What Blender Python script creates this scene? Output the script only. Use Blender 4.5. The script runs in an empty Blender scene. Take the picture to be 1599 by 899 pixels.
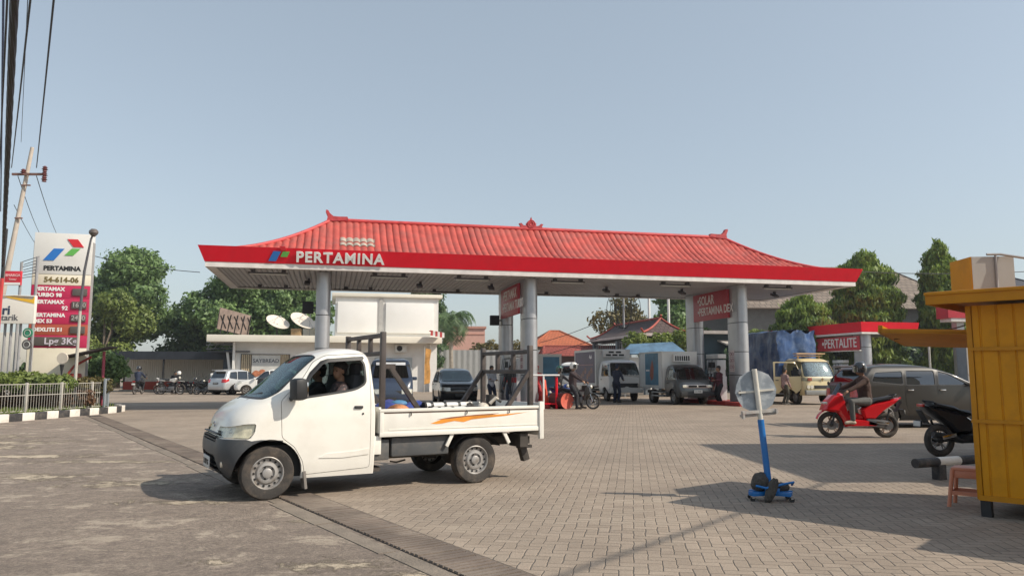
import bpy, bmesh, math, random
import numpy as np
from mathutils import Vector, Matrix, Euler
R = math.radians
PI = math.pi
sc = bpy.context.scene
col = sc.collection
# ---------------------------------------------------------------- camera
PITCH = math.atan((582 - 449.5) / 1180.0)
cam = bpy.data.cameras.new('camera')
cam.lens = 1180 / 1599 * 36
cam.sensor_width = 36
cam.clip_start = 0.05
cam.clip_end = 3000
camo = bpy.data.objects.new('camera', cam)
col.objects.link(camo)
camo.location = (0, 0, 1.42)
camo.rotation_euler = (PI / 2 + PITCH, 0, 0)
sc.camera = camo
# ---------------------------------------------------------------- sky, sun, exposure
SUN_EL = R(40)
SUN_DIR = Vector((0.955, -0.297, 0)).normalized()
world = bpy.data.worlds.new('World')
sc.world = world
world.use_nodes = True
wn = world.node_tree.nodes
wl = world.node_tree.links
wn.clear()
wo = wn.new('ShaderNodeOutputWorld')
wb = wn.new('ShaderNodeBackground')
sky = wn.new('ShaderNodeTexSky')
sky.sky_type = 'NISHITA'
sky.sun_disc = False
sky.sun_elevation = SUN_EL
sky.sun_rotation = math.atan2(SUN_DIR.x, SUN_DIR.y)
sky.air_density = 1.2
sky.dust_density = 1.5
sky.ozone_density = 1.5
wb.inputs['Strength'].default_value = 0.147
hsv = wn.new('ShaderNodeHueSaturation')
hsv.inputs['Saturation'].default_value = 0.62
wl.new(sky.outputs[0], hsv.inputs['Color'])
hzm = wn.new('ShaderNodeMix'); hzm.data_type = 'RGBA'; hzm.inputs[0].default_value = 0.38   # even morning haze in the sky
hzm.inputs[7].default_value = (2.90, 3.62, 4.15, 1)
wl.new(hsv.outputs[0], hzm.inputs[6]); wl.new(hzm.outputs[2], wb.inputs[0])
wl.new(wb.outputs[0], wo.inputs[0])
sl = bpy.data.lights.new('sun', 'SUN')
sl.energy = 4.6
sl.angle = R(0.55)
sl.color = (1.0, 0.90, 0.76)
so = bpy.data.objects.new('sun', sl)
col.objects.link(so)
sv = Vector((SUN_DIR.x * math.cos(SUN_EL), SUN_DIR.y * math.cos(SUN_EL), math.sin(SUN_EL)))
so.rotation_euler = sv.to_track_quat('Z', 'Y').to_euler()
so.location = (30, -10, 40)
sc.view_settings.view_transform = 'Standard'
sc.view_settings.look = 'None'
sc.view_settings.gamma = 1
sc.view_settings.use_curve_mapping = False
sc.view_settings.exposure = 0.06
# ---------------------------------------------------------------- material helpers
MATS = {}
def _new(name):
    m = bpy.data.materials.new(name)
    m.use_nodes = True
    nt = m.node_tree
    return m, nt, nt.nodes, nt.links, nt.nodes['Principled BSDF']
def mat(name, c, rough=0.6, metal=0.0, var=0.12, scale=3.0, bump=0.0, bscale=40.0, dirt=None, dirt_amt=0.35, dscale=1.5, coat=0.0, emit=None, spec=0.5):
    """principled surface with small tone variation, optional dirt patches and fine bump"""
    if name in MATS: return MATS[name]
    m, nt, N, L, P = _new(name)
    tc = N.new('ShaderNodeTexCoord')
    no = N.new('ShaderNodeTexNoise'); no.inputs['Scale'].default_value = scale; no.inputs['Detail'].default_value = 5
    L.new(tc.outputs['Object'], no.inputs['Vector'])
    mr = N.new('ShaderNodeMapRange'); mr.inputs[1].default_value = 0.3; mr.inputs[2].default_value = 0.7
    mr.inputs[3].default_value = 1 - var; mr.inputs[4].default_value = 1 + var
    L.new(no.outputs[0], mr.inputs[0])
    mx = N.new('ShaderNodeMix'); mx.data_type = 'RGBA'; mx.blend_type = 'MULTIPLY'; mx.inputs[0].default_value = 1
    mx.inputs[6].default_value = (*c, 1)
    cmb = N.new('ShaderNodeCombineColor')
    for k in range(3): L.new(mr.outputs[0], cmb.inputs[k])
    L.new(cmb.outputs[0], mx.inputs[7])
    out = mx.outputs[2]
    if dirt is not None:
        n2 = N.new('ShaderNodeTexNoise'); n2.inputs['Scale'].default_value = dscale; n2.inputs['Detail'].default_value = 8; n2.inputs['Roughness'].default_value = 0.65
        L.new(tc.outputs['Object'], n2.inputs['Vector'])
        m2 = N.new('ShaderNodeMapRange'); m2.inputs[1].default_value = 0.48; m2.inputs[2].default_value = 0.75
        m2.inputs[3].default_value = 0; m2.inputs[4].default_value = dirt_amt
        L.new(n2.outputs[0], m2.inputs[0])
        x2 = N.new('ShaderNodeMix'); x2.data_type = 'RGBA'
        L.new(m2.outputs[0], x2.inputs[0]); L.new(out, x2.inputs[6]); x2.inputs[7].default_value = (*dirt, 1)
        out = x2.outputs[2]
    L.new(out, P.inputs['Base Color'])
    P.inputs['Roughness'].default_value = rough
    P.inputs['Metallic'].default_value = metal
    P.inputs['Specular IOR Level'].default_value = spec
    P.inputs['Coat Weight'].default_value = coat
    P.inputs['Coat Roughness'].default_value = 0.08
    if emit:
        P.inputs['Emission Color'].default_value = (*emit[:3], 1); P.inputs['Emission Strength'].default_value = emit[3]
    if bump > 0:
        b = N.new('ShaderNodeBump'); b.inputs['Strength'].default_value = bump; b.inputs['Distance'].default_value = 0.02
        n3 = N.new('ShaderNodeTexNoise'); n3.inputs['Scale'].default_value = bscale; n3.inputs['Detail'].default_value = 4
        L.new(tc.outputs['Object'], n3.inputs['Vector']); L.new(n3.outputs[0], b.inputs['Height']); L.new(b.outputs[0], P.inputs['Normal'])
    MATS[name] = m
    return m
def glass(name, tint, refl=0.08, rough=0.02, fr=0.38):
    if name in MATS: return MATS[name]
    m = bpy.data.materials.new(name); m.use_nodes = True
    N = m.node_tree.nodes; L = m.node_tree.links; N.clear()
    o = N.new('ShaderNodeOutputMaterial'); mx = N.new('ShaderNodeMixShader')
    t = N.new('ShaderNodeBsdfTransparent'); t.inputs[0].default_value = (*tint, 1)
    g = N.new('ShaderNodeBsdfGlossy'); g.inputs['Roughness'].default_value = rough; g.inputs[0].default_value = (0.9, 0.95, 1, 1)
    lw = N.new('ShaderNodeLayerWeight'); lw.inputs['Blend'].default_value = 0.35
    ad = N.new('ShaderNodeMath'); ad.operation = 'MULTIPLY_ADD'; ad.inputs[1].default_value = fr; ad.inputs[2].default_value = refl
    L.new(lw.outputs['Fresnel'], ad.inputs[0]); L.new(ad.outputs[0], mx.inputs[0])
    L.new(t.outputs[0], mx.inputs[1]); L.new(g.outputs[0], mx.inputs[2]); L.new(mx.outputs[0], o.inputs[0])
    MATS[name] = m
    return m
# ---------------------------------------------------------------- object helpers
def props(o, label=None, cat=None, group=None, kind=None):
    if label: o['label'] = label
    if cat: o['category'] = cat
    if group: o['group'] = group
    if kind: o['kind'] = kind
    return o
def thing(name, label, cat, loc=(0, 0, 0), rz=0.0, group=None):
    o = bpy.data.objects.new(name, None)
    o.empty_display_size = 0.2
    col.objects.link(o)
    o.location = loc
    o.rotation_euler = (0, 0, rz)
    return props(o, label, cat, group)
def finish(me, angle=35):
    me.shade_smooth()
    try: me.set_sharp_from_angle(angle=R(angle))
    except Exception: pass
def link_mesh(name, me, mats, parent=None):
    o = bpy.data.objects.new(name, me)
    col.objects.link(o)
    if not isinstance(mats, (list, tuple)): mats = [mats]
    if len(me.materials) == 0:
        for m in mats: me.materials.append(m)
    if parent is not None: o.parent = parent
    return o
def kids(o): return [c for c in bpy.data.objects if c.parent == o]
def copy_tree(o, parent=None):
    c = o.copy(); col.objects.link(c)
    if parent is not None:
        c.parent = parent
    for ch in kids(o): copy_tree(ch, c)
    return c
def dup(o, loc, rz, label, group=None):
    c = copy_tree(o)
    c.location = loc; c.rotation_euler = (0, 0, rz); c['label'] = label
    if group: c['group'] = group
    return c
def rotm(rx=0, ry=0, rz=0): return Euler((rx, ry, rz)).to_matrix().to_4x4()
class MB:
    def __init__(s): s.bm = bmesh.new(); s.mi = 0
    def m(s, i): s.mi = i; return s
    def _f(s, faces):
        for f in faces: f.material_index = s.mi
    def box(s, c, d, rot=None, bev=0.0):
        M = Matrix.Translation(Vector(c))
        if rot is not None: M = M @ (rot if isinstance(rot, Matrix) else rotm(*rot))
        M = M @ Matrix.Diagonal((d[0], d[1], d[2], 1))
        r = bmesh.ops.create_cube(s.bm, size=1, matrix=M)
        vs = r['verts']; fs = set(f for v in vs for f in v.link_faces)
        s._f(fs)
        if bev > 0:
            es = list(set(e for v in vs for e in v.link_edges))
            rr = bmesh.ops.bevel(s.bm, geom=es, offset=bev, segments=2, affect='EDGES', profile=0.6)
            s._f(rr['faces'])
        return s
    def raw(s, verts, faces):
        vv = [s.bm.verts.new(v) for v in verts]
        out = []
        for f in faces:
            try: out.append(s.bm.faces.new([vv[i] for i in f]))
            except ValueError: pass
        s._f(out)
        return vv
    def tube(s, path, r, n=8, cap=True, closed=False):
        path = [Vector(p) for p in path]
        k = len(path)
        rs = r if isinstance(r, (list, tuple)) else [r] * k
        rings = []
        t0 = (path[1] - path[0]).normalized()
        up = Vector((0, 0, 1)) if abs(t0.z) < 0.9 else Vector((1, 0, 0))
        a = t0.cross(up).normalized()
        for i, p in enumerate(path):
            if closed: t = (path[(i + 1) % k] - path[(i - 1) % k]).normalized()
            elif i == 0: t = (path[1] - path[0]).normalized()
            elif i == k - 1: t = (path[-1] - path[-2]).normalized()
            else: t = ((path[i + 1] - p).normalized() + (p - path[i - 1]).normalized()).normalized()
            a = (a - t * a.dot(t))
            if a.length < 1e-6: a = t.orthogonal()
            a.normalize(); b = t.cross(a)
            rings.append([s.bm.verts.new(p + (a * math.cos(2 * PI * j / n) + b * math.sin(2 * PI * j / n)) * rs[i]) for j in range(n)])
        fs = []
        m = k if closed else k - 1
        for i in range(m):
            A_, B_ = rings[i], rings[(i + 1) % k]
            for j in range(n): fs.append(s.bm.faces.new([A_[j], A_[(j + 1) % n], B_[(j + 1) % n], B_[j]]))
        if cap and not closed:
            fs.append(s.bm.faces.new(list(reversed(rings[0])))); fs.append(s.bm.faces.new(rings[-1]))
        s._f(fs)
        return s
    def cyl(s, p0, p1, r, r1=None, n=16): return s.tube([p0, p1], [r, r if r1 is None else r1], n)
    def lathe(s, prof, c=(0, 0, 0), axis='z', n=24, rot=None):
        """prof: list of (radius, height)"""
        M = Matrix.Translation(Vector(c))
        if rot is not None: M = M @ rotm(*rot)
        if axis == 'y': M = M @ rotm(-PI / 2, 0, 0)
        if axis == 'x': M = M @ rotm(0, PI / 2, 0)
        rings = []
        for (r, h) in prof:
            if r < 1e-5: rings.append([s.bm.verts.new(M @ Vector((0, 0, h)))])
            else: rings.append([s.bm.verts.new(M @ Vector((r * math.cos(2 * PI * j / n), r * math.sin(2 * PI * j / n), h))) for j in range(n)])
        fs = []
        for A_, B_ in zip(rings[:-1], rings[1:]):
            for j in range(n):
                j2 = (j + 1) % n
                if len(A_) == 1 and len(B_) == 1: continue
                if len(A_) == 1: fs.append(s.bm.faces.new([A_[0], B_[j2], B_[j]]))
                elif len(B_) == 1: fs.append(s.bm.faces.new([A_[j], A_[j2], B_[0]]))
                else: fs.append(s.bm.faces.new([A_[j], A_[j2], B_[j2], B_[j]]))
        s._f(fs)
        return s
    def ball(s, c, r, n=16, rot=None):
        r = r if isinstance(r, (list, tuple)) else (r, r, r)
        M = Matrix.Translation(Vector(c))
        if rot is not None: M = M @ rotm(*rot)
        M = M @ Matrix.Diagonal((*r, 1)); nv = max(6, n // 2); V = [M @ Vector((0, 0, -1))]
        for i in range(1, nv):
            a = PI * i / nv; V += [M @ Vector((math.sin(a) * math.cos(2 * PI * j / n), math.sin(a) * math.sin(2 * PI * j / n), -math.cos(a))) for j in range(n)]
        V.append(M @ Vector((0, 0, 1))); L_ = len(V) - 1; F = [(0, 1 + (j + 1) % n, 1 + j) for j in range(n)]
        for i in range(nv - 2):
            F += [(1 + i * n + j, 1 + i * n + (j + 1) % n, 1 + (i + 1) * n + (j + 1) % n, 1 + (i + 1) * n + j) for j in range(n)]
        o_ = 1 + (nv - 2) * n; F += [(o_ + j, o_ + (j + 1) % n, L_) for j in range(n)]
        s.raw(V, F)
        return s
    def prism(s, poly, a, b, axis='y'):
        """polygon extruded between a and b along axis; poly in the two other axes (x,z)/(y,z)/(x,y)"""
        def mk(p, t):
            if axis == 'y': return Vector((p[0], t, p[1]))
            if axis == 'x': return Vector((t, p[0], p[1]))
            return Vector((p[0], p[1], t))
        n = len(poly)
        A_ = [s.bm.verts.new(mk(p, a)) for p in poly]; B_ = [s.bm.verts.new(mk(p, b)) for p in poly]
        fs = [s.bm.faces.new(A_), s.bm.faces.new(list(reversed(B_)))]
        for i in range(n):
            j = (i + 1) % n
            fs.append(s.bm.faces.new([A_[j], A_[i], B_[i], B_[j]]))
        s._f(fs)
        bmesh.ops.recalc_face_normals(s.bm, faces=fs)
        return s
    def grid(s, fn, nu, nv, thick=None):
        vs = [[s.bm.verts.new(fn(i / nu, j / nv)) for j in range(nv + 1)] for i in range(nu + 1)]
        fs = []
        for i in range(nu):
            for j in range(nv): fs.append(s.bm.faces.new([vs[i][j], vs[i + 1][j], vs[i + 1][j + 1], vs[i][j + 1]]))
        s._f(fs)
        return s
    def xform(s, M): bmesh.ops.transform(s.bm, matrix=M, verts=s.bm.verts); return s
    def mesh(s, name='mesh', angle=35, recalc=False):
        if recalc: bmesh.ops.recalc_face_normals(s.bm, faces=s.bm.faces)
        me = bpy.data.meshes.new(name); s.bm.to_mesh(me); s.bm.free(); finish(me, angle); return me
    def build(s, name, mats, parent=None, angle=35, recalc=False):
        return link_mesh(name, s.mesh(name, angle, recalc), mats, parent)
SCR = bpy.data.scenes.new('scratch')   # workshop scene for modifiers, removed at the end
def evaluated(me, mods):
    """run modifiers on a temporary object and return the resulting mesh"""
    t = bpy.data.objects.new('tmp', me); SCR.collection.objects.link(t); extra = []
    for typ, kw in mods:
        md = t.modifiers.new(typ, typ)
        for k, v in kw.items():
            if k == 'cutter':
                c = bpy.data.objects.new('tmpc', v); SCR.collection.objects.link(c); extra.append(c); md.object = c
            else: setattr(md, k, v)
    vl = SCR.view_layers[0]; vl.update(); dg = vl.depsgraph
    out = bpy.data.meshes.new_from_object(t.evaluated_get(dg), preserve_all_data_layers=True, depsgraph=dg)
    for o in [t] + extra: bpy.data.objects.remove(o)
    return out
def text_mesh(s, size, depth=0.01, bold=0.0, align='CENTER', sx=1.0, shear=0.0, spacing=1.0):
    cu = bpy.data.curves.new('txt', 'FONT'); cu.body = s; cu.size = size; cu.extrude = depth / 2; cu.offset = bold
    cu.align_x = align; cu.align_y = 'CENTER'; cu.space_character = spacing; cu.resolution_u = 3; cu.shear = shear
    t = bpy.data.objects.new('tmp', cu); SCR.collection.objects.link(t)
    vl = SCR.view_layers[0]; vl.update(); dg = vl.depsgraph
    me = bpy.data.meshes.new_from_object(t.evaluated_get(dg), depsgraph=dg)
    bpy.data.objects.remove(t)
    me.transform(Matrix.Diagonal((sx, 1, 1, 1)))
    return me
def text(name, s, size, M, m, parent, **kw):
    """flat text; local frame x = reading direction, y = up, z = out of the board, placed by matrix M"""
    me = text_mesh(s, size, **kw); me.transform(M); me.materials.clear()
    return link_mesh(name, me, m, parent)
def frame(o, xdir, up=(0, 0, 1)):
    x = Vector(xdir).normalized(); u = Vector(up); z = x.cross(u).normalized(); y = z.cross(x)
    M = Matrix((x, y, z)).transposed().to_4x4(); M.translation = Vector(o); return M
# ---------------------------------------------------------------- common materials
white_paint = mat('white_paint', (0.78, 0.76, 0.70), 0.35, var=0.03, dirt=(0.42, 0.36, 0.28), dirt_amt=0.22, dscale=2.5, coat=0.5)
black_plastic = mat('black_plastic', (0.018, 0.019, 0.021), 0.5, var=0.2, dirt=(0.07, 0.06, 0.05), dirt_amt=0.25)
grey_plastic = mat('grey_plastic', (0.055, 0.06, 0.066), 0.5, var=0.12, dirt=(0.16, 0.14, 0.12), dirt_amt=0.45, dscale=5)
rubber = mat('rubber', (0.04, 0.036, 0.033), 0.85, var=0.2, dirt=(0.14, 0.11, 0.085), dirt_amt=0.9, dscale=5, bump=0.2)
steel = mat('wheel_steel', (0.34, 0.33, 0.32), 0.45, 0.35, dirt=(0.15, 0.115, 0.085), dirt_amt=0.9, dscale=9)
chrome = mat('chrome', (0.75, 0.75, 0.76), 0.15, 1.0, var=0.05)
alu = mat('aluminium_cladding', (0.42, 0.43, 0.45), 0.36, 0.55, var=0.05, dirt=(0.28, 0.27, 0.26), dirt_amt=0.25, dscale=2)
dark = mat('dark_void', (0.012, 0.012, 0.013), 0.8, var=0.2)
chassis = mat('chassis_dirt', (0.045, 0.04, 0.036), 0.8, var=0.3, dirt=(0.14, 0.11, 0.09), dirt_amt=0.5)
red_fascia = mat('red_fascia', (0.70, 0.006, 0.022), 0.5, var=0.04, dirt=(0.45, 0.02, 0.03), dirt_amt=0.35, dscale=0.9, spec=0.25)
white_wall = mat('white_wall', (0.74, 0.73, 0.70), 0.8, var=0.04, dirt=(0.5, 0.47, 0.42), dirt_amt=0.3, dscale=0.9)
cream_wall = mat('cream_wall', (0.74, 0.70, 0.60), 0.8, var=0.04, dirt=(0.5, 0.45, 0.36), dirt_amt=0.3)
skin = mat('skin', (0.30, 0.16, 0.095), 0.55, var=0.08)
hair_m = mat('hair', (0.012, 0.010, 0.009), 0.6, var=0.2)
white_m = mat('white_letters', (0.82, 0.82, 0.80), 0.45, var=0.02)
black_m = mat('black_letters', (0.02, 0.02, 0.02), 0.5, var=0.02)
clear_lens = mat('clear_lens', (0.62, 0.60, 0.52), 0.12, 0.3, var=0.25, scale=14, coat=1)
red_lens = mat('red_lens', (0.45, 0.012, 0.012), 0.2, var=0.1, coat=1)
amber_lens = mat('amber_lens', (0.7, 0.2, 0.02), 0.25, var=0.1, coat=1)
tint = glass('tinted_glass', (0.10, 0.12, 0.13), 0.10)
clear = glass('clear_glass', (0.62, 0.70, 0.70), 0.06)
# ================================================================ GROUND
def asphalt_mat():
    m, nt, N, L, P = _new('asphalt')
    tc = N.new('ShaderNodeTexCoord')
    def noise(s, d=6, r=0.6, vec=None, dist=0.0):
        n = N.new('ShaderNodeTexNoise'); n.inputs['Scale'].default_value = s; n.inputs['Detail'].default_value = d
        n.inputs['Roughness'].default_value = r; n.inputs['Distortion'].default_value = dist
        L.new(vec if vec else tc.outputs['Object'], n.inputs['Vector']); return n.outputs[0]
    def mrange(x, a, b, c=0.0, d=1.0):
        n = N.new('ShaderNodeMapRange'); n.inputs[1].default_value = a; n.inputs[2].default_value = b
        n.inputs[3].default_value = c; n.inputs[4].default_value = d; L.new(x, n.inputs[0]); return n.outputs[0]
    def mix(f, a, b):
        n = N.new('ShaderNodeMix'); n.data_type = 'RGBA'; L.new(f, n.inputs[0])
        for k, v in ((6, a), (7, b)):
            if isinstance(v, tuple): n.inputs[k].default_value = (*v, 1)
            else: L.new(v, n.inputs[k])
        return n.outputs[2]
    base = mix(mrange(noise(0.35, 5), 0.35, 0.65), (0.35, 0.283, 0.228), (0.46, 0.375, 0.30))
    base = mix(mrange(noise(5.5, 10, 0.85, None, .8), 0.42, 0.60, 0, .85), base, (0.21, 0.17, 0.14))
    base = mix(mrange(noise(13, 6, 0.85, None, .5), 0.46, 0.60, 0, .5), base, (0.15, 0.12, 0.10))
    fine = mrange(noise(34, 5, 0.9), 0.42, 0.58, 0, .62)
    base = mix(fine, base, (0.125, 0.098, 0.082))
    peb = N.new('ShaderNodeTexVoronoi'); peb.inputs['Scale'].default_value = 26; L.new(tc.outputs['Object'], peb.inputs['Vector'])
    pm = mrange(peb.outputs['Distance'], 0.22, 0.05)
    base = mix(mrange(pm, 0, 1, 0, 0.6), base, (0.42, 0.35, 0.28))
    # broken, worn areas and pale sandy deposits stretched along the road
    mp = N.new('ShaderNodeMapping'); mp.inputs['Rotation'].default_value = (0, 0, R(-14)); mp.inputs['Scale'].default_value = (0.8, 1.15, 1)
    L.new(tc.outputs['Object'], mp.inputs['Vector'])
    n1 = noise(1.5, 14, 0.80, mp.outputs[0], .35)
    sand = mrange(n1, 0.53, 0.59)
    base = mix(mrange(sand, 0, 1, 0, 0.6), base, (0.56, 0.47, 0.37))
    hole = mrange(noise(2.8, 14, 0.84, mp.outputs[0], .3), 0.56, 0.62)
    base = mix(mrange(hole, 0, 1, 0, 0.6), base, (0.15, 0.12, 0.10))
    tot = None
    for (x, y, rx, ry) in ((-6.55, 10.6, 1.5, 0.55), (-4.95, 10.0, 1.3, 0.50), (-3.6, 8.6, 1.0, 0.30), (-1.35, 5.85, 0.75, 0.28), (-0.75, 5.55, .5, .2),
                           (-2.2, 5.9, 0.35, 0.15), (-9.8, 14.7, 1.6, 0.55), (-8.6, 13.2, 2.6, 0.55), (-6.6, 12.4, 2.0, 0.35), (-6.9, 17.3, 1.1, 0.3), (-12.0, 17.0, 2.4, 1.3), (-10.5, 15.8, 2.6, .8), (-1.9, 7.5, .8, .12), (-0.6, 6.0, .9, .10)):
        mp = N.new('ShaderNodeMapping'); mp.inputs['Location'].default_value = (-x / rx, -y / ry, 0); mp.inputs['Scale'].default_value = (1 / rx, 1 / ry, 0)
        L.new(tc.outputs['Object'], mp.inputs['Vector'])
        ln = N.new('ShaderNodeVectorMath'); ln.operation = 'LENGTH'; L.new(mp.outputs[0], ln.inputs[0])
        v = mrange(ln.outputs['Value'], 1.15, 0.1)
        if tot is None: tot = v
        else:
            a = N.new('ShaderNodeMath'); a.operation = 'MAXIMUM'; L.new(tot, a.inputs[0]); L.new(v, a.inputs[1]); tot = a.outputs[0]
    nn = mrange(noise(2.4, 14, 0.84, None, .5), 0.36, 0.64, -0.75, 0.75)
    a = N.new('ShaderNodeMath'); a.operation = 'ADD'; L.new(tot, a.inputs[0]); L.new(nn, a.inputs[1])
    pat = mrange(a.outputs[0], 0.60, 0.95)
    base = mix(mrange(pat, 0, 1, 0, .8), base, (0.62, 0.52, 0.39))
    L.new(base, P.inputs['Base Color']); P.inputs['Roughness'].default_value = 0.88
    b = N.new('ShaderNodeBump'); b.inputs['Strength'].default_value = 1.0; b.inputs['Distance'].default_value = 0.035
    h = N.new('ShaderNodeMath'); h.operation = 'MULTIPLY_ADD'; L.new(noise(24, 6, 0.8), h.inputs[0]); h.inputs[1].default_value = 0.8; L.new(n1, h.inputs[2])
    h2 = N.new('ShaderNodeMath'); h2.operation = 'MULTIPLY_ADD'; L.new(pat, h2.inputs[0]); h2.inputs[1].default_value = 0.9; L.new(h.outputs[0], h2.inputs[2])
    L.new(h2.outputs[0], b.inputs['Height']); L.new(b.outputs[0], P.inputs['Normal'])
    return m
def paving_mat():
    m, nt, N, L, P = _new('herringbone_paving')
    def M_(op, a, b=None, c=None):
        n = N.new('ShaderNodeMath'); n.operation = op
        for k, v in enumerate((a, b, c)):
            if v is None: continue
            if isinstance(v, (int, float)): n.inputs[k].default_value = v
            else: L.new(v, n.inputs[k])
        return n.outputs[0]
    tc = N.new('ShaderNodeTexCoord')
    mp = N.new('ShaderNodeMapping'); mp.inputs['Rotation'].default_value = (0, 0, R(9)); mp.inputs['Scale'].default_value = (9.4, 9.4, 1)
    L.new(tc.outputs['Object'], mp.inputs['Vector'])
    # small wobble so that joints are not ruled
    nz = N.new('ShaderNodeTexNoise'); nz.inputs['Scale'].default_value = 0.7; nz.inputs['Detail'].default_value = 3; L.new(mp.outputs[0], nz.inputs['Vector'])
    wv = N.new('ShaderNodeVectorMath'); wv.operation = 'MULTIPLY_ADD'; L.new(nz.outputs['Color'], wv.inputs[0]); wv.inputs[1].default_value = (0.34, 0.34, 0); L.new(mp.outputs[0], wv.inputs[2])
    sp = N.new('ShaderNodeSeparateXYZ'); L.new(wv.outputs[0], sp.inputs[0])
    x, y = sp.outputs[0], sp.outputs[1]
    i, j = M_('FLOOR', x), M_('FLOOR', y)
    fx, fy = M_('FRACT', x), M_('FRACT', y)
    k = M_('FLOORED_MODULO', M_('SUBTRACT', i, j), 4)
    eq = [M_('COMPARE', k, q, 0.1) for q in range(4)]
    dl = M_('ADD', fx, eq[1]); dr = M_('ADD', M_('SUBTRACT', 1, fx), eq[0])
    db = M_('ADD', fy, eq[2]); dt = M_('ADD', M_('SUBTRACT', 1, fy), eq[3])
    d = M_('MINIMUM', M_('MINIMUM', dl, dr), M_('MINIMUM', db, dt))
    cid = N.new('ShaderNodeCombineXYZ'); L.new(M_('SUBTRACT', i, eq[1]), cid.inputs[0]); L.new(M_('SUBTRACT', j, eq[2]), cid.inputs[1])
    wn_ = N.new('ShaderNodeTexWhiteNoise'); wn_.noise_dimensions = '3D'; L.new(cid.outputs[0], wn_.inputs['Vector'])
    def mr(v, a, b, c=0., e=1.):
        n = N.new('ShaderNodeMapRange'); n.inputs[1].default_value = a; n.inputs[2].default_value = b; n.inputs[3].default_value = c; n.inputs[4].default_value = e; L.new(v, n.inputs[0]); return n.outputs[0]
    def mix(f, a, b, mode='MIX'):
        n = N.new('ShaderNodeMix'); n.data_type = 'RGBA'; n.blend_type = mode
        if isinstance(f, float): n.inputs[0].default_value = f
        else: L.new(f, n.inputs[0])
        for q, v in ((6, a), (7, b)):
            if isinstance(v, tuple): n.inputs[q].default_value = (*v, 1)
            else: L.new(v, n.inputs[q])
        return n.outputs[2]
    def noise(s, dt_=6, r=0.6):
        n = N.new('ShaderNodeTexNoise'); n.inputs['Scale'].default_value = s; n.inputs['Detail'].default_value = dt_; n.inputs['Roughness'].default_value = r; L.new(tc.outputs['Object'], n.inputs['Vector']); return n.outputs[0]
    c = mix(wn_.outputs['Value'], (0.30, 0.240, 0.184), (0.39, 0.315, 0.245))
    c = mix(mr(noise(0.45, 7, 0.62), 0.38, 0.66, 0, 0.75), c, (0.225, 0.178, 0.138))
    c = mix(mr(noise(2.6, 8, 0.7), 0.5, 0.72, 0, 0.5), c, (0.36, 0.305, 0.24))
    c = mix(mr(noise(45, 3, 0.7), 0.35, 0.7, 0, 0.35), c, (0.13, 0.11, 0.095))
    c = mix(mr(noise(0.9, 10, 0.8), 0.60, 0.68, 0, 0.45), c, (0.12, 0.098, 0.082))
    ms = N.new('ShaderNodeMapping'); ms.inputs['Rotation'].default_value = (0, 0, R(-20)); ms.inputs['Scale'].default_value = (.16, 1.5, 1); L.new(tc.outputs['Object'], ms.inputs['Vector'])
    ns = N.new('ShaderNodeTexNoise'); ns.inputs['Scale'].default_value = 1.1; ns.inputs['Detail'].default_value = 8; ns.inputs['Roughness'].default_value = .7; L.new(ms.outputs[0], ns.inputs['Vector'])
    c = mix(mr(ns.outputs[0], 0.56, 0.68, 0, 0.45), c, (0.15, 0.12, 0.10))
    c = mix(mr(ns.outputs[0], 0.44, 0.33, 0, 0.35), c, (0.40, 0.335, 0.262))
    wear = mr(noise(0.8, 5), 0.35, 0.65, 0.03, 0.08)
    dd = M_('DIVIDE', d, wear)
    jm = mr(dd, 0.25, 1.0, 1, 0)
    sp2 = N.new('ShaderNodeSeparateXYZ'); L.new(tc.outputs['Object'], sp2.inputs[0])
    c = mix(M_('MULTIPLY', jm, mr(sp2.outputs[0], -3.0, 3.0, 0.28, 0.85)), c, (0.10, 0.085, 0.07))
    L.new(c, P.inputs['Base Color']); P.inputs['Roughness'].default_value = 0.85
    b = N.new('ShaderNodeBump'); b.inputs['Strength'].default_value = 0.8; b.inputs['Distance'].default_value = 0.008
    hh = M_('ADD', M_('ADD', mr(dd, 0, 1.4), M_('MULTIPLY', wn_.outputs['Value'], 0.8)), M_('MULTIPLY', noise(50, 3, 0.7), 0.6))
    L.new(hh, b.inputs['Height']); L.new(b.outputs[0], P.inputs['Normal'])
    return m
asphalt = asphalt_mat()
paving = paving_mat()
concrete = mat('concrete', (0.34, 0.30, 0.25), 0.85, var=0.18, scale=5, bump=0.4, dirt=(0.17, 0.14, 0.12), dirt_amt=0.5)
props(MB().box((0, 200, -0.5), (900, 900, 1.0)).build('ground', asphalt), kind='structure')
LD = Vector((-0.569, 0.8223, 0)); LN = Vector((0.8223, 0.569, 0)); LP = Vector((-1.0, 6.79, 0))
a0 = LP - LD * 22 + LN * 0.24; a1 = LP + LD * 25 + LN * 0.24
props(MB().prism([(a0.x, a0.y), (70, a0.y), (120, 46), (60, 70), (-60, 62), (-40, 44), (a1.x, a1.y + 3), (a1.x, a1.y)], -0.05, 0.004, 'z').build('paved_forecourt', paving), kind='structure')
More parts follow.
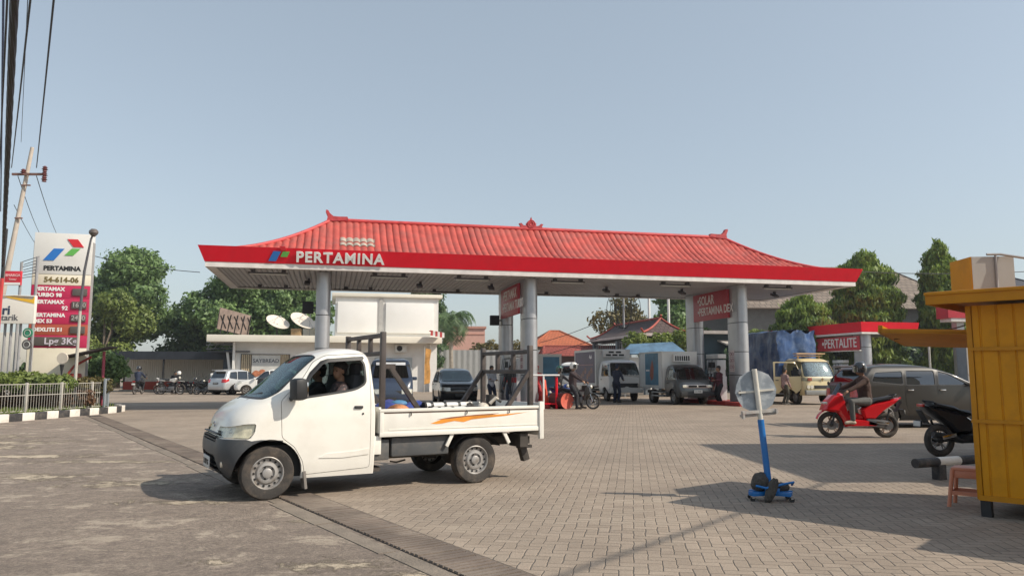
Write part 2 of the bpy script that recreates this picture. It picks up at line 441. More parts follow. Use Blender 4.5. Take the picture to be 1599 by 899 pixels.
# trench drain: concrete channel edge, bars
dr = thing('trench_drain', 'long trench drain with rusty brown cross bars running diagonally across the ground', 'drain', LP, math.atan2(LD.y, LD.x))
mb = MB(); mb.box((0, -0.205, 0.001), (46, 0.03, 0.02)); mb.build('drain_edge', mat('edge_brown', (.13, .105, .085), .9, var=.3, bump=.4), dr)
MB().box((0, 0, -0.02), (46, 0.40, 0.045)).build('channel', mat('drain_dark', (0.05, 0.04, 0.034), 0.9), dr)
mb = MB(); rnd = random.Random(3); t = -11.0
while t < 22:
    L_ = 0.068 if rnd.random() < .93 else 0.04
    mb.box((t, 0, 0.008 + rnd.uniform(-.004, .003)), (0.054, 0.385, 0.018), (0, 0, rnd.uniform(-.03, .03))); t += 0.0755
mb.build('grate', mat('drain_rust', (0.15, 0.118, 0.096), 0.8, 0.0, var=0.3, scale=2, dirt=(0.30, 0.25, 0.20), dirt_amt=0.9, dscale=0.8, bump=0.3), dr)
mb = MB()
for k in range(24):
    mb.box((-11 + k * 1.4, 0.31 + 0.02 * math.sin(k * 1.7), -0.02), (1.37, 0.16 + 0.03 * math.sin(k * 2.3), 0.052))
mb.build('concrete_margin', mat('margin_concrete', (.21, .175, .14), .9, var=.25, scale=3, bump=.6, dirt=(.15, .125, .105), dirt_amt=.85, dscale=2), dr)
# ================================================================ CANOPY
CAZ = math.atan2(0.232, 0.973)
C0 = Vector((-11.04, 27.0, 0))
CL, CW = 26.95, 7.3
def cw(l, s, z=0):
    c, q = math.cos(CAZ), math.sin(CAZ)
    return Vector((C0.x + c * l - q * s, C0.y + q * l + c * s, z))
canopy = thing('station_canopy', 'large fuel station canopy with red fascia, curved red tiled roof and grey clad columns', 'canopy', C0, CAZ)
def ring_strip(levels, x0=0., x1=CL, y0=0., y1=CW):
    mb = MB(); rs = []
    for off, z in levels:
        rs.append([mb.bm.verts.new(v) for v in ((x0 - off, y0 - off, z), (x1 + off, y0 - off, z), (x1 + off, y1 + off, z), (x0 - off, y1 + off, z))])
    for a, b in zip(rs[:-1], rs[1:]):
        for i in range(4): mb.bm.faces.new([a[i], a[(i + 1) % 4], b[(i + 1) % 4], b[i]])
    return mb
ZB = 5.23
ring_strip([(-0.30, ZB + .02), (0, ZB + .02), (0.0, ZB), (0.03, ZB), (0.03, ZB + 0.185), (-.05, ZB + 0.185)]).build('white_band', mat('band_white', (0.66, 0.63, 0.60), 0.5, dirt=(0.35, 0.3, 0.27), dirt_amt=0.3, dscale=1), canopy, 20)
fas = ring_strip([(-0.05, ZB + 0.187), (0.05, ZB + 0.187), (0.27, ZB + 0.74), (0.12, ZB + 0.74), (0.05, ZB + 0.60), (-0.6, ZB + 0.52)]).build('fascia', red_fascia, canopy, 20)
# soffit of metal strips
MB().box((CL / 2, CW / 2, ZB + 0.10), (CL - 0.3, CW - 0.3, 0.04)).build('soffit', mat('soffit_grey', (0.20, 0.20, 0.205), 0.6), canopy)
mb = MB(); n = int(CL / 0.2)
for i in range(n):
    x = 0.25 + i * (CL - 0.45) / n
    mb.prism([(x, ZB + .075), (x + .03, ZB + .045), (x + .135, ZB + .045), (x + .165, ZB + .075)], 0.2, CW - 0.2, 'y')
mb.build('soffit_strips', mat('soffit_strip', (0.36, 0.35, 0.355), 0.5, 0.1, var=0.08, scale=1, dirt=(0.22, 0.21, 0.2), dirt_amt=0.3), canopy, 15)
# curved hip roof
Z0, Z1, EI = ZB + 0.60, 7.78, 0.12
def gz(t): return Z0 + (Z1 - Z0) * (0.12 * t + 0.88 * t ** 1.75)
HL, HS = 4.3, CW / 2
def roof_face(kind):
    mb = MB(); pitch = 0.275; per = 8
    Ltot = CL if kind in ('f', 'b') else CW
    half = HL if kind in ('f', 'b') else HS
    deep = HS if kind in ('f', 'b') else HL
    nu = int(Ltot / pitch) * per; nt = 22
    prev = None
    for i in range(nu + 1):
        a = Ltot * i / nu
        tm = min(1, a / half, (Ltot - a) / half)
        rib = abs(math.sin(PI * a / pitch)) ** 0.42 * 0.10
        rr = []
        for k in range(nt + 1):
            t = tm * k / nt
            d = t * deep
            row = (d / 0.42) % 1.0
            z = gz(t) + rib - 0.035 * row
            p = {'f': (a, d, z), 'b': (a, CW - d, z), 'l': (d, a, z), 'r': (CL - d, a, z)}[kind]
            rr.append(mb.bm.verts.new(p))
        if prev:
            for k in range(nt):
                try: mb.bm.faces.new([prev[k], rr[k], rr[k + 1], prev[k + 1]])
                except ValueError: pass
        prev = rr
    bmesh.ops.recalc_face_normals(mb.bm, faces=mb.bm.faces)
    return mb
tile = mat('red_roof_tile', (0.43, 0.070, 0.052), 0.6, var=0.22, scale=1.9, dirt=(0.30, 0.10, 0.085), dirt_amt=0.8, dscale=1.1, bump=0.3, bscale=14)
for kd in 'fblr': roof_face(kd).build('roof_tiles', tile, canopy, 60)
mb = MB()
mb.tube([(HL, CW / 2, Z1 + .08), (CL - HL, CW / 2, Z1 + .08)], 0.09, 10)
for sx in (0, 1):
    for sy in (0, 1):
        pts = []
        for k in range(15):
            t = k / 14; x = HL * t; y = HS * t
            pts.append((CL - x if sx else x, CW - y if sy else y, gz(t) + 0.07))
        mb.tube(pts, 0.075, 8)
mb.build('ridge_cap', mat('ridge_tile', (0.50, 0.05, 0.05), 0.55, var=0.2, scale=4), canopy, 60)
orn = mat('ornament_red', (0.42, 0.045, 0.05), 0.6, var=0.25, scale=6, bump=0.6, bscale=20)
for sx, x0 in ((-1, HL), (1, CL - HL)):
    mb = MB()
    pr = [(0.75, 0), (0.7, .22), (0.35, .20), (0.12, .22), (-0.02, .40), (-0.10, .62), (-0.19, .64), (-0.2, .5), (-0.12, .2), (-0.15, -.12), (0.2, -.1)]
    mb.prism([(x0 - sx * p[0], Z1 + .10 + p[1] * .62) for p in pr], CW / 2 - .11, CW / 2 + .11, 'y')
    mb.build('ridge_ornament', orn, canopy)
mb = MB(); cx = 13.1
out = [(-.52, 0), (-.50, .14), (-.56, .30), (-.46, .34), (-.36, .18), (-.22, .16), (-.23, .32), (-.13, .52), (-.04, .60), (0, .80), (.04, .60), (.13, .52), (.23, .32), (.22, .16), (.36, .18), (.46, .34), (.56, .30), (.50, .14), (.52, 0)]
mb.prism([(cx + p[0], Z1 + .12 + p[1] * .62) for p in out], CW / 2 - .08, CW / 2 + .08, 'y')
for r_ in (0.17, 0.1): mb.tube([(cx + r_ * math.cos(a), CW / 2 - .09, Z1 + .30 + r_ * math.sin(a)) for a in np.linspace(0, 2 * PI, 13)[:-1]], 0.025, 6, closed=True)
mb.build('crown_ornament', orn, canopy)
# patch of pale replacement tiles on the front slope
mb = MB()
for i in range(5):
    for k in range(10):
        a0_ = 4.72 + i * .275; q0 = a0_ + .275 * k / 10; q1 = a0_ + .275 * (k + 1) / 10
        def pp(a, d): return (a, d, gz(d / HS) + abs(math.sin(PI * a / .275)) ** .42 * .10 + .012 - .035 * ((d / .42) % 1.0))
        mb.raw([pp(q0, 1.72), pp(q1, 1.72), pp(q1, 2.08), pp(q0, 2.08)], [(0, 1, 2, 3)])
        mb.raw([pp(q0, 2.11), pp(q1, 2.11), pp(q1, 2.48), pp(q0, 2.48)], [(0, 1, 2, 3)])
mb.build('pale_tiles', mat('pale_tile', (0.40, 0.34, 0.28), 0.6, var=0.35, scale=7), canopy, 60)
# fascia logo and lettering (fascia leans outwards)
tiltv = Vector((0, -0.22, 0.553)).normalized()
def fasM(l, h): # h along the slope from its bottom
    p = Vector((l, -0.05, ZB + .187)) + tiltv * h
    M = Matrix((Vector((1, 0, 0)), tiltv, Vector((1, 0, 0)).cross(tiltv))).transposed().to_4x4(); M.translation = p; return M
text('lettering', 'PERTAMINA', 0.545, fasM(4.72, 0.27) @ Matrix.Translation((0, 0, .05)), white_m, canopy, depth=0.05, bold=0.017, spacing=1.13)
logo_b = mat('logo_blue', (0.02, 0.16, 0.5), 0.4, var=0.02); logo_g = mat('logo_green', (0.12, 0.42, 0.08), 0.4, var=0.02); logo_r = mat('logo_red', (0.62, 0.02, 0.03), 0.4, var=0.02)
def para(parent, M, x, y, w, h, sh, m, d=0.03):
    mb = MB(); mb.prism([(x, y), (x + w, y), (x + w + sh, y + h), (x + sh, y + h)], 0.004, d, 'z'); mb.xform(M); return mb.build('logo', m, parent)
para(canopy, fasM(2.15, 0), 0, 0.09, .27, .37, .17, logo_b); para(canopy, fasM(2.15, 0), 0.42, .26, .24, .20, .09, logo_g)
para(canopy, fasM(2.15, 0), 0.44, .50, .20, .16, -.06, logo_r)
# columns: stadium section, panel joints
def column(l, s, h=ZB + .05):
    def sec(g, n=14):
        a, b = 0.27 - g, 0.33
        return [(l + a * math.cos(q), s + (b if math.sin(q) > 0 else -b) + a * math.sin(q)) for q in np.linspace(0.0001, 2 * PI - .0001, 2 * n)]
    c = MB(); zs = [0.12, 1.33, 2.34, 3.62, h]
    for z0, z1 in zip(zs[:-1], zs[1:]): c.prism(sec(0), z0 + .015, z1 - .015, 'z')
    o = c.build('column', alu, canopy, 30)
    MB().prism(sec(.02), .1, h, 'z').build('column_core', dark, o)
    return o
COLS = [(4.12, 0.97 + .45), (12.4, 0.97 + .45), (22.05, 1.15 + .40)]
for (l, s) in COLS: column(l, s); column(l, 5.65)
# sign boards between columns facing the left
brd = mat('signboard_red', (0.40, 0.02, 0.035), 0.45, var=0.04, dirt=(0.3, 0.05, 0.06), dirt_amt=0.3)
pale = mat('board_letters', (0.78, 0.74, 0.72), 0.5, var=0.05)
for (l, z1, rows) in ((21.72, 5.16, (('•SOLAR', .36, .46), ('•PERTAMINA DEX', .88, .40))), (12.06, 5.16, (('•PERTAMAX', .36, .46), ('•PERTAMAX TURBO', .88, .40)))):
    b = MB().box((l, 3.35, z1 - .64), (.10, 3.3, 1.28), bev=.01).build('signboard', brd, canopy)
    for (s_, dz, sz) in rows:
        M = frame((l - .053, 4.55, z1 - dz), (0, -1, 0))
        text('lettering', s_, sz * 1.30, M, pale, b, align='LEFT', bold=.008, sx=.80, depth=.012)
# painted notices on the column ends
for (l, s) in COLS[1:]:
    bb = MB().box((l - .275, s + .1, 1.95), (.012, .42, .95)).build('notice', mat('notice_pale', (0.50, 0.44, 0.44), 0.6, var=.1), canopy)
    mb = MB()
    for k in range(3):
        mb.tube([(l - .285, s + .1 + .07 * math.cos(a) + (.09 if k % 2 else -.09), 2.25 - .28 * k + .07 * math.sin(a)) for a in np.linspace(0, 2 * PI, 13)[:-1]], .012, 5, closed=True)
        mb.tube([(l - .285, s + .1 + .07 * math.cos(a) - (.09 if k % 2 else -.09), 2.25 - .28 * k + .07 * math.sin(a)) for a in np.linspace(0, 2 * PI, 13)[:-1]], .012, 5, closed=True)
        for w_ in (-.09, .09): mb.box((l - .285, s + .1 + w_, 2.11 - .28 * k), (.01, .12, .02))
    mb.build('notice_symbols', mat('notice_ink', (0.22, 0.10, 0.11), .6), bb)
# lamps under the soffit
lampm = mat('lamp_tube', (0.55, 0.55, 0.52), .4); lampd = mat('lamp_bracket', (0.05, 0.045, 0.05), .5)
for row, xs in ((0.75, (2.1, 6.6, 9.9, 13.9, 18.7, 23.6)), (5.9, (1.9, 5.6, 9.6, 13.9, 18.6, 23.0))):
    for l in xs:
        f = MB(); f.box((l, row, ZB - .075), (1.45, .07, .05), bev=.01)
        for q in (-.55, .55): f.box((l + q, row, ZB - .02), (.16, .16, .13), bev=.01)
        o = f.build('light_fixture', lampd, canopy)
        MB().tube([(l - .66, row, ZB - .12), (l + .66, row, ZB - .12)], .025, 8).build('tube_lamp', lampm, o)
for l in (3.5, 8.1, 11.2, 16.5, 20.2, 25.0):
    f = MB(); f.box((l, 3.2, ZB - .02), (.1, .1, .16)); f.box((l - .05, 3.1, ZB - .14), (.24, .42, .1), (.35, 0, 0), bev=.015)
    f.build('floodlight', lampd, canopy)
# pump islands and pumps
redk = mat('red_kerb_paint', (0.34, 0.035, 0.03), .6, var=.2, dirt=(0.2, .15, .12), dirt_amt=.5)
ISL = []
for k, (l, s) in enumerate(COLS):
    p = cw(l, 3.6)
    il = props(MB().prism([(a, b) for a, b in ((-.62, -3.1), (.62, -3.1), (.75, -2.8), (.75, 2.8), (.62, 3.1), (-.62, 3.1), (-.75, 2.8), (-.75, -2.8))], -.05, .17, 'z').build('pump_island', redk),
               ('red edged raised pump island under the leftmost canopy columns', 'red edged raised pump island at the middle canopy columns', 'red edged raised pump island at the rightmost canopy columns')[k], 'kerb island', 'pump islands under the canopy')
    il.location = p; il.rotation_euler = (0, 0, CAZ)
pumpw = mat('pump_white', (0.50, 0.51, 0.52), .4, var=.05, dirt=(.3, .28, .26), dirt_amt=.3)
def make_pump(label, loc):
    t = thing('fuel_pump', label, 'fuel pump', loc, CAZ, 'fuel dispensers on the islands')
    b = MB(); b.box((0, 0, .55), (.5, 1.0, 1.1), bev=.02); b.box((0, 0, 1.62), (.46, 1.0, .46), bev=.03)
    for sy in (-.44, .44): b.box((0, sy, 1.25), (.4, .1, .4))
    b.build('cabinet', pumpw, t)
    for sx in (-1, 1): MB().box((sx * .236, 0, 1.62), (.012, .62, .26)).build('display', dark, t)
    b = MB()
    for sx in (-1, 1): b.box((sx * .256, 0, .95), (.012, .9, .22))
    b.build('stripe', logo_r, t)
    b = MB().box((0, 0, 2.02), (.42, 1.15, .2), bev=.02).build('header', mat('pump_header', (.62, .62, .6), .4), t)
    for sx in (-1, 1):
        for sy in (-.3, 0, .3):
            n_ = MB(); n_.box((sx * .27, sy, 1.15), (.06, .05, .16), bev=.01); n_.tube([(sx * .29, sy, 1.2), (sx * .36, sy, 1.23), (sx * .4, sy, 1.15)], .012, 6); nz_ = n_.build('nozzle', black_plastic, t)
            MB().tube([(sx * .28, sy, 1.08), (sx * .36, sy + .02, .7), (sx * .42, sy + .05, .35), (sx * .44, sy + .1, .45), (sx * .40, sy + .12, 1.2), (sx * .3, sy + .1, 1.9)], .014, 6).build('hose', black_plastic, nz_)
    return t
pump0 = make_pump('white fuel dispenser on the rightmost island, beside the dark cab box truck', cw(22.05, 3.6, .17))
dup(pump0, cw(12.4, 3.0, .17), CAZ, 'white fuel dispenser on the middle island beside the thick column')
dup(pump0, cw(12.4, 4.5, .17), CAZ, 'white fuel dispenser on the middle island, nearer its rear column')
dup(pump0, cw(4.12, 3.6, .17), CAZ, 'white fuel dispenser on the left island behind the white pickup cab')
# small monitor on the left faces of the columns
for (l, s, z, lab) in ((3.55, 1.6, 3.95, 'small dark speaker box bracketed to the left canopy column'), (11.85, 5.6, 3.85, 'small dark speaker box bracketed to the middle rear canopy column')):
    t = thing('speaker_box', lab, 'speaker', cw(l, s, z), CAZ, 'speaker boxes on the columns')
    MB().box((0, 0, 0), (.42, .26, .46), bev=.02).build('housing', dark, t); MB().box((.24, 0, 0), (.1, .06, .06)).build('bracket', lampd, t)
# ================================================================ VEGETATION
def leaf_mat(name, c1, c2, tr=0.35):
    m, nt, N, L, P = _new(name)
    g = N.new('ShaderNodeNewGeometry'); tc = N.new('ShaderNodeTexCoord')
    no = N.new('ShaderNodeTexNoise'); no.inputs['Scale'].default_value = 0.55; no.inputs['Detail'].default_value = 4; L.new(tc.outputs['Object'], no.inputs['Vector'])
    a = N.new('ShaderNodeMath'); a.operation = 'MULTIPLY_ADD'; L.new(g.outputs['Random Per Island'], a.inputs[0]); a.inputs[1].default_value = 0.45
    mr = N.new('ShaderNodeMapRange'); mr.inputs[1].default_value = .35; mr.inputs[2].default_value = .65; mr.inputs[4].default_value = .55; L.new(no.outputs[0], mr.inputs[0]); L.new(mr.outputs[0], a.inputs[2])
    x = N.new('ShaderNodeMix'); x.data_type = 'RGBA'; L.new(a.outputs[0], x.inputs[0]); x.inputs[6].default_value = (*c1, 1); x.inputs[7].default_value = (*c2, 1)
    L.new(x.outputs[2], P.inputs['Base Color']); P.inputs['Roughness'].default_value = .55
    t = N.new('ShaderNodeBsdfTranslucent'); L.new(x.outputs[2], t.inputs[0]); mx = N.new('ShaderNodeMixShader'); mx.inputs[0].default_value = tr
    L.new(P.outputs[0], mx.inputs[1]); L.new(t.outputs[0], mx.inputs[2]); L.new(mx.outputs[0], N['Material Output'].inputs[0])
    return m
leafA = leaf_mat('leaf_mid', (0.07, 0.135, 0.055), (0.24, 0.36, 0.12))
leafB = leaf_mat('leaf_dark', (0.05, 0.10, 0.05), (0.16, 0.24, 0.10))
leafC = leaf_mat('leaf_yellow', (0.09, 0.14, 0.04), (0.28, 0.34, 0.08))
leafD = leaf_mat('leaf_olive', (0.09, 0.09, 0.04), (0.24, 0.19, 0.06))
leafR = leaf_mat('leaf_reddish', (0.10, 0.04, 0.035), (0.20, 0.12, 0.06))
bark = mat('bark', (0.16, 0.125, 0.095), .9, var=.25, scale=4, bump=.8, bscale=12)
def clump_mesh(blobs, n, size, seed, hang=0.0, shell=0.55, aspect=1.0, ROUGH=.22):
    rs = np.random.RandomState(seed)
    vol = np.array([b[3] * b[4] * b[5] for b in blobs]) ** (2 / 3); vol /= vol.sum()
    idx = rs.choice(len(blobs), n, p=vol)
    B = np.array(blobs)[idx]
    d = rs.normal(size=(n, 3)); d /= np.linalg.norm(d, axis=1)[:, None]
    rad = shell + (1.06 - shell) * rs.rand(n) ** 0.6
    rad *= 1 + ROUGH * np.sin(d[:, 0] * 5 + B[:, 0] * 3) * np.sin(d[:, 2] * 6 + B[:, 1] * 2) + .12 * np.sin(d[:, 1] * 11 + B[:, 2] * 5)
    c = B[:, :3] + d * rad[:, None] * B[:, 3:6]
    nrm = d + rs.normal(size=(n, 3)) * .75; nrm /= np.linalg.norm(nrm, axis=1)[:, None]
    t = rs.normal(size=(n, 3)); t[:, 2] -= hang * 3; t -= nrm * (t * nrm).sum(1)[:, None]; t /= np.linalg.norm(t, axis=1)[:, None]
    b = np.cross(nrm, t); s = size * (0.55 + .9 * rs.rand(n))[:, None]
    bend = nrm * s * .25
    v = np.stack([c - t * s * aspect, c + b * s * .55 + bend * .5, c + t * s * aspect - bend, c - b * s * .55 + bend * .5], 1).reshape(-1, 3)
    me = bpy.data.meshes.new('foliage')
    me.vertices.add(4 * n); me.vertices.foreach_set('co', v.ravel())
    me.loops.add(4 * n); me.loops.foreach_set('vertex_index', np.arange(4 * n, dtype=np.int32))
    me.polygons.add(n); me.polygons.foreach_set('loop_start', np.arange(0, 4 * n, 4, dtype=np.int32))
    me.update(calc_edges=True)
    return me
def tree(name, label, loc, blobs, n, size, lm, trunk_r=.25, seed=1, group=None, cat='tree', hang=0, aspect=1.0, limbs=True, shell=.55, rough=.22):
    t = thing(name, label, cat, loc, 0, group)
    rnd = random.Random(seed)
    top = max(b[2] for b in blobs)
    mb = MB(); hh = min(b[2] - b[5] for b in blobs) + .6
    hh = max(hh, .4)
    mb.tube([(0, 0, -.1), (.05, 0, hh * .5), (0, .05, hh), (0, 0, top)], [trunk_r * 1.25, trunk_r, trunk_r * .8, trunk_r * .25], 8)
    if limbs:
        for b in blobs:
            e = Vector(b[:3]); s0 = Vector((0, 0, hh * .85 + (e.z - hh * .85) * .15)); mid = (s0 + e) / 2 + Vector((rnd.uniform(-.3, .3), rnd.uniform(-.3, .3), -.15 * abs(e.x)))
            mb.tube([s0, mid, e], [trunk_r * .5, trunk_r * .3, trunk_r * .1], 6)
    mb.build('trunk', bark, t)
    link_mesh('crown', clump_mesh(blobs, n, size, seed, hang, shell, aspect, rough), lm, t)
    return t
def blobset(W, z0, z1, n, seed, r=(1.6, 2.6), dep=None):
    rnd = random.Random(seed); out = []
    cz = (z0 + z1) / 2; hz = (z1 - z0) / 2
    for i in range(n):
        a = rnd.uniform(0, 2 * PI); q = rnd.random() ** .5; p = rnd.uniform(-1, 1)
        rr = rnd.uniform(*r); wz = math.sqrt(max(0.05, 1 - p * p * .8))
        out.append((math.cos(a) * q * W * wz, math.sin(a) * q * (dep or W) * wz, cz + p * (hz - rr * .5), rr, rr, rr * .75))
    return out
tree('tree', 'broad dark green tree behind the black roofed shed, just right of the price totem', (-37.5, 72, 0), blobset(3.6, 3.2, 13.3, 13, 4), 26000, .19, leafA, .35, 4, 'big trees behind the shed')
tree('tree', 'large spreading green tree left of the canopy, behind the rooftop dishes', (-25.0, 74, 0), blobset(5.6, 3.0, 13.6, 20, 9), 42000, .19, leafA, .4, 9, 'big trees behind the shed')
tree('tree', 'lower yellowish green tree right beside the price totem, behind the shed', (-35.6, 66, 0), blobset(2.8, 2.2, 8.2, 9, 14, (1.2, 1.8)), 14000, .17, leafC, .2, 14, 'big trees behind the shed')
tree('tree', 'dark leafy tree between the big trees, low behind the shed roof', (-31.0, 76, 0), blobset(4, 1.5, 7.6, 9, 17, (1.4, 2.2)), 13000, .20, leafB, .2, 17, 'big trees behind the shed')
tree('tree', 'dark tree half hidden behind the tall white shop block', (-7.6, 66, 0), blobset(1.4, 1.5, 9.8, 8, 21, (1.0, 1.5)), 11000, .17, leafB, .2, 21)
tree('tree', 'green tree seen above the left end of the shop roof behind the canopy column', (-18.5, 68, 0), blobset(2.0, 3, 8.2, 7, 23, (1.2, 1.7)), 9000, .17, leafA, .2, 23)
tree('tree', 'dark low tree filling the gap under the big crowns behind the shed', (-27.5, 79, 0), blobset(6, 1.0, 6.5, 12, 19, (1.4, 2.2)), 16000, .19, leafB, .25, 19)
tree('tree', 'sparse grey green tree beyond the pavilion roof', (11.2, 76, 0), blobset(2.6, 4.2, 9.2, 8, 31, (1.0, 1.7)), 3200, .20, leafD, .2, 31)
tree('tree', 'bright green tree beside the right rear canopy column', (15.6, 70, 0), blobset(1.8, 3.2, 9.6, 8, 33, (1.0, 1.5)), 6000, .22, leafA, .2, 33)
tree('tree', 'small leafy tree in front of the pavilion, above the box trucks', (9.9, 50, 0), blobset(2.4, 1.6, 4.3, 9, 35, (.5, .9)), 4500, .13, leafC, .1, 35)
# weeping columnar trees on the right
def weeping(label, loc, rad, h, z0, seed, n, lm=leafC):
    bl = []; rnd = random.Random(seed); k = 16
    for i in range(k):
        q = i / (k - 1); z = z0 + (h - z0 - .6) * q
        w = rad * max(.42, math.sqrt(max(.02, 1 - max(0, (q - .30) / .74) ** 3.6))) * (.90 + .10 * min(1, q / .3))
        a = i * 2.4
        bl.append((math.cos(a) * w * .22, math.sin(a) * w * .22, z, w * .82, w * .82, (h - z0) / k * 1.7))
    tree('weeping_tree', label, loc, bl, int(n * 2.9), .12, lm, .15, seed, 'weeping evergreen trees behind the second canopy', hang=1.2, aspect=1.7, limbs=False, shell=.7, rough=.08)
leafW = leaf_mat('leaf_weeping', (0.06, 0.125, 0.03), (0.30, 0.40, 0.07))
weeping('tall round topped weeping tree behind the PERTALITE canopy', (26.3, 56, 0), 2.55, 10.1, 1.6, 41, 15000, leafW)
weeping('tallest narrow weeping tree beside the yellow kiosk roof', (30.8, 54, 0), 1.55, 10.5, 1.4, 43, 11000, leafW)
weeping('lower rounded weeping tree above the blue tarpaulin truck', (21.2, 55, 0), 2.1, 7.1, 1.8, 45, 9000, leafW)
def palm(label, loc, h, fr, n, seed, lm, tr=.16):
    t = thing('palm_tree', label, 'palm', loc, 0, 'palms around the station'); rnd = random.Random(seed)
    mb = MB(); mb.tube([(0, 0, -.1), (.05, 0, h * .3), (-.03, 0, h * .7), (0, 0, h)], [tr * 1.4, tr * 1.05, tr * .95, tr * .9], 10)
    mb.build('trunk', mat('palm_bark', (.30, .27, .23), .9, var=.2, scale=5, bump=.6), t)
    mb = MB()
    for i in range(n):
        a = i * 2.399 + rnd.uniform(-.2, .2); el = rnd.uniform(-.35, 1.25); L_ = fr * rnd.uniform(.85, 1.1)
        pts = []; p = Vector((0, 0, h)); ang = el
        for k in range(12):
            pts.append(p.copy()); p = p + Vector((math.cos(a) * math.cos(ang), math.sin(a) * math.cos(ang), math.sin(ang))) * L_ / 11; ang -= .16 + .03 * k / 2
        mb.tube(pts, [.035 * (1 - k / 14) for k in range(12)], 5)
        side = Vector((-math.sin(a), math.cos(a), 0))
        for k in range(1, 12):
            for q in (0, .5):
                b = pts[k] if q == 0 or k == 11 else (pts[k] + pts[k + 1]) / 2
                fw = (pts[min(k + 1, 11)] - pts[k - 1]).normalized(); ln = L_ * .26 * math.sin(PI * min(1, (k + 1.5) / 13)) + .12
                for sgn in (-1, 1):
                    e = b + side * sgn * ln * .8 + fw * ln * .45 - Vector((0, 0, ln * rnd.uniform(.25, .7))); w = fw * .045
                    mb.raw([b - w, b + w, e + w * .3, e - w * .3], [(0, 1, 2, 3)])
    mb.build('crown', lm, t, 60)
palm('tall feathery palm with a pale straight trunk, behind the black hatchback', (-4.9, 61, 0), 5.7, 2.5, 30, 5, leafB)
palm('small palm beside the right front canopy column, in front of the grey tiled roof', (19.3, 58, 0), 4.2, 1.8, 18, 6, leafC, .1)
# ================================================================ LEFT: kerbed island, fence, totem, signs
kw = mat('kerb_white', (.72, .68, .62), .7, var=.06, dirt=(.3, .27, .23), dirt_amt=.55, dscale=6); kb = mat('kerb_black', (.035, .035, .038), .7, var=.2, dirt=(.2, .17, .14), dirt_amt=.5, dscale=6)
kpath = [(-15.9, 13.0), (-15.25, 17.0), (-14.85, 21), (-14.45, 25), (-14.28, 27.6), (-14.55, 28.6), (-15.2, 29.3), (-16.4, 30.2), (-18.0, 31.4), (-20, 33)]
def walk(path, step):
    P_ = [Vector((p[0], p[1], 0)) for p in path]; out = []; carry = 0
    for a, b in zip(P_[:-1], P_[1:]):
        d = (b - a).length; t = carry
        while t < d: out.append(a.lerp(b, t / d)); t += step
        carry = t - d
    return out
pts = walk(kpath, .52)
kt = thing('painted_kerb', 'raised kerb painted in alternating black and white blocks around the planted corner', 'kerb', (-14.6, 24, 0))
for i, (a, b) in enumerate(zip(pts[:-1], pts[1:])):
    c = (a + b) / 2 - kt.location; an = math.atan2(b.y - a.y, b.x - a.x); L_ = (b - a).length
    mb = MB(); mb.box((c.x, c.y, .10), (L_ * .985, .20, .26), (0, 0, an), bev=.018); mb.build('kerb_block', kw if i % 2 else kb, kt)
soil = mat('lawn_soil', (.11, .12, .05), .95, var=.3, scale=2, bump=.8, dirt=(.17, .13, .08), dirt_amt=.7)
props(MB().prism([(p[0] - .1, p[1]) for p in kpath] + [(-27, 33), (-30, 13)], -.05, .17, 'z').build('lawn', soil), kind='structure')
rs = np.random.RandomState(5); ng = 9000
gx = -24 + 9.3 * rs.rand(ng); gy = 19 + 10 * rs.rand(ng); k_ = gx < np.interp(gy, [p[1] for p in kpath[:5]], [p[0] for p in kpath[:5]]) - .15; k_ &= ~((gy > 27.5) & (gx > -15.0)); gx, gy = gx[k_], gy[k_]; ng = len(gx)
a = rs.rand(ng) * 6.28; h = .08 + .10 * rs.rand(ng); w = .03
v = np.stack([np.stack([gx - w * np.cos(a), gy - w * np.sin(a), np.full(ng, .165)], 1), np.stack([gx + w * np.cos(a), gy + w * np.sin(a), np.full(ng, .165)], 1), np.stack([gx + .05 * rs.normal(size=ng), gy + .05 * rs.normal(size=ng), .165 + h], 1)], 1).reshape(-1, 3)
me = bpy.data.meshes.new('grass'); me.from_pydata([tuple(p) for p in v], [], [(3 * i, 3 * i + 1, 3 * i + 2) for i in range(ng)])
o = link_mesh('grass', me, leafC); props(o, 'short yellow green grass behind the white fence', 'grass', None, 'stuff')
fence_w = mat('fence_white', (.44, .42, .38), .5, var=.06, dirt=(.3, .25, .2), dirt_amt=.5, dscale=6)
fence_g = mat('fence_grey', (.24, .27, .30), .5, var=.08)
def fence(label, pth, post_x, h, m, z0=.17):
    t = thing('railing', label, 'fence', (pth[0][0], pth[0][1], z0), 0, 'railings round the planted corner')
    O_ = Vector((pth[0][0], pth[0][1], 0))
    for p in walk(pth, post_x):
        q = p - O_; MB().box((q.x, q.y, h / 2 + .02), (.07, .07, h + .06), bev=.008).build('post', m, t)
    rail = MB()
    for a, b in zip(pth[:-1], pth[1:]):
        a = Vector((*a, 0)) - O_; b = Vector((*b, 0)) - O_
        for z in (.08, h * .62, h): rail.tube([(a.x, a.y, z), (b.x, b.y, z)], .014, 6)
    rail.build('rail', m, t)
    bars = MB()
    for p in walk(pth, .115):
        q = p - O_; bars.tube([(q.x, q.y, .08), (q.x, q.y, h)], .0065, 4, cap=False)
    bars.build('bars', m, t)
fence('white painted metal railing with thin bars along the black and white kerb', [(-15.45, 20.6), (-15.2, 22.9), (-15.0, 24.4), (-14.85, 25.9), (-14.72, 27.3)], 1.56, .90, fence_w)
fence('grey metal railing closing the end of the planted corner', [(-14.72, 27.55), (-14.95, 28.3), (-15.6, 29.0), (-16.6, 29.7)], .62, 1.0, fence_g)
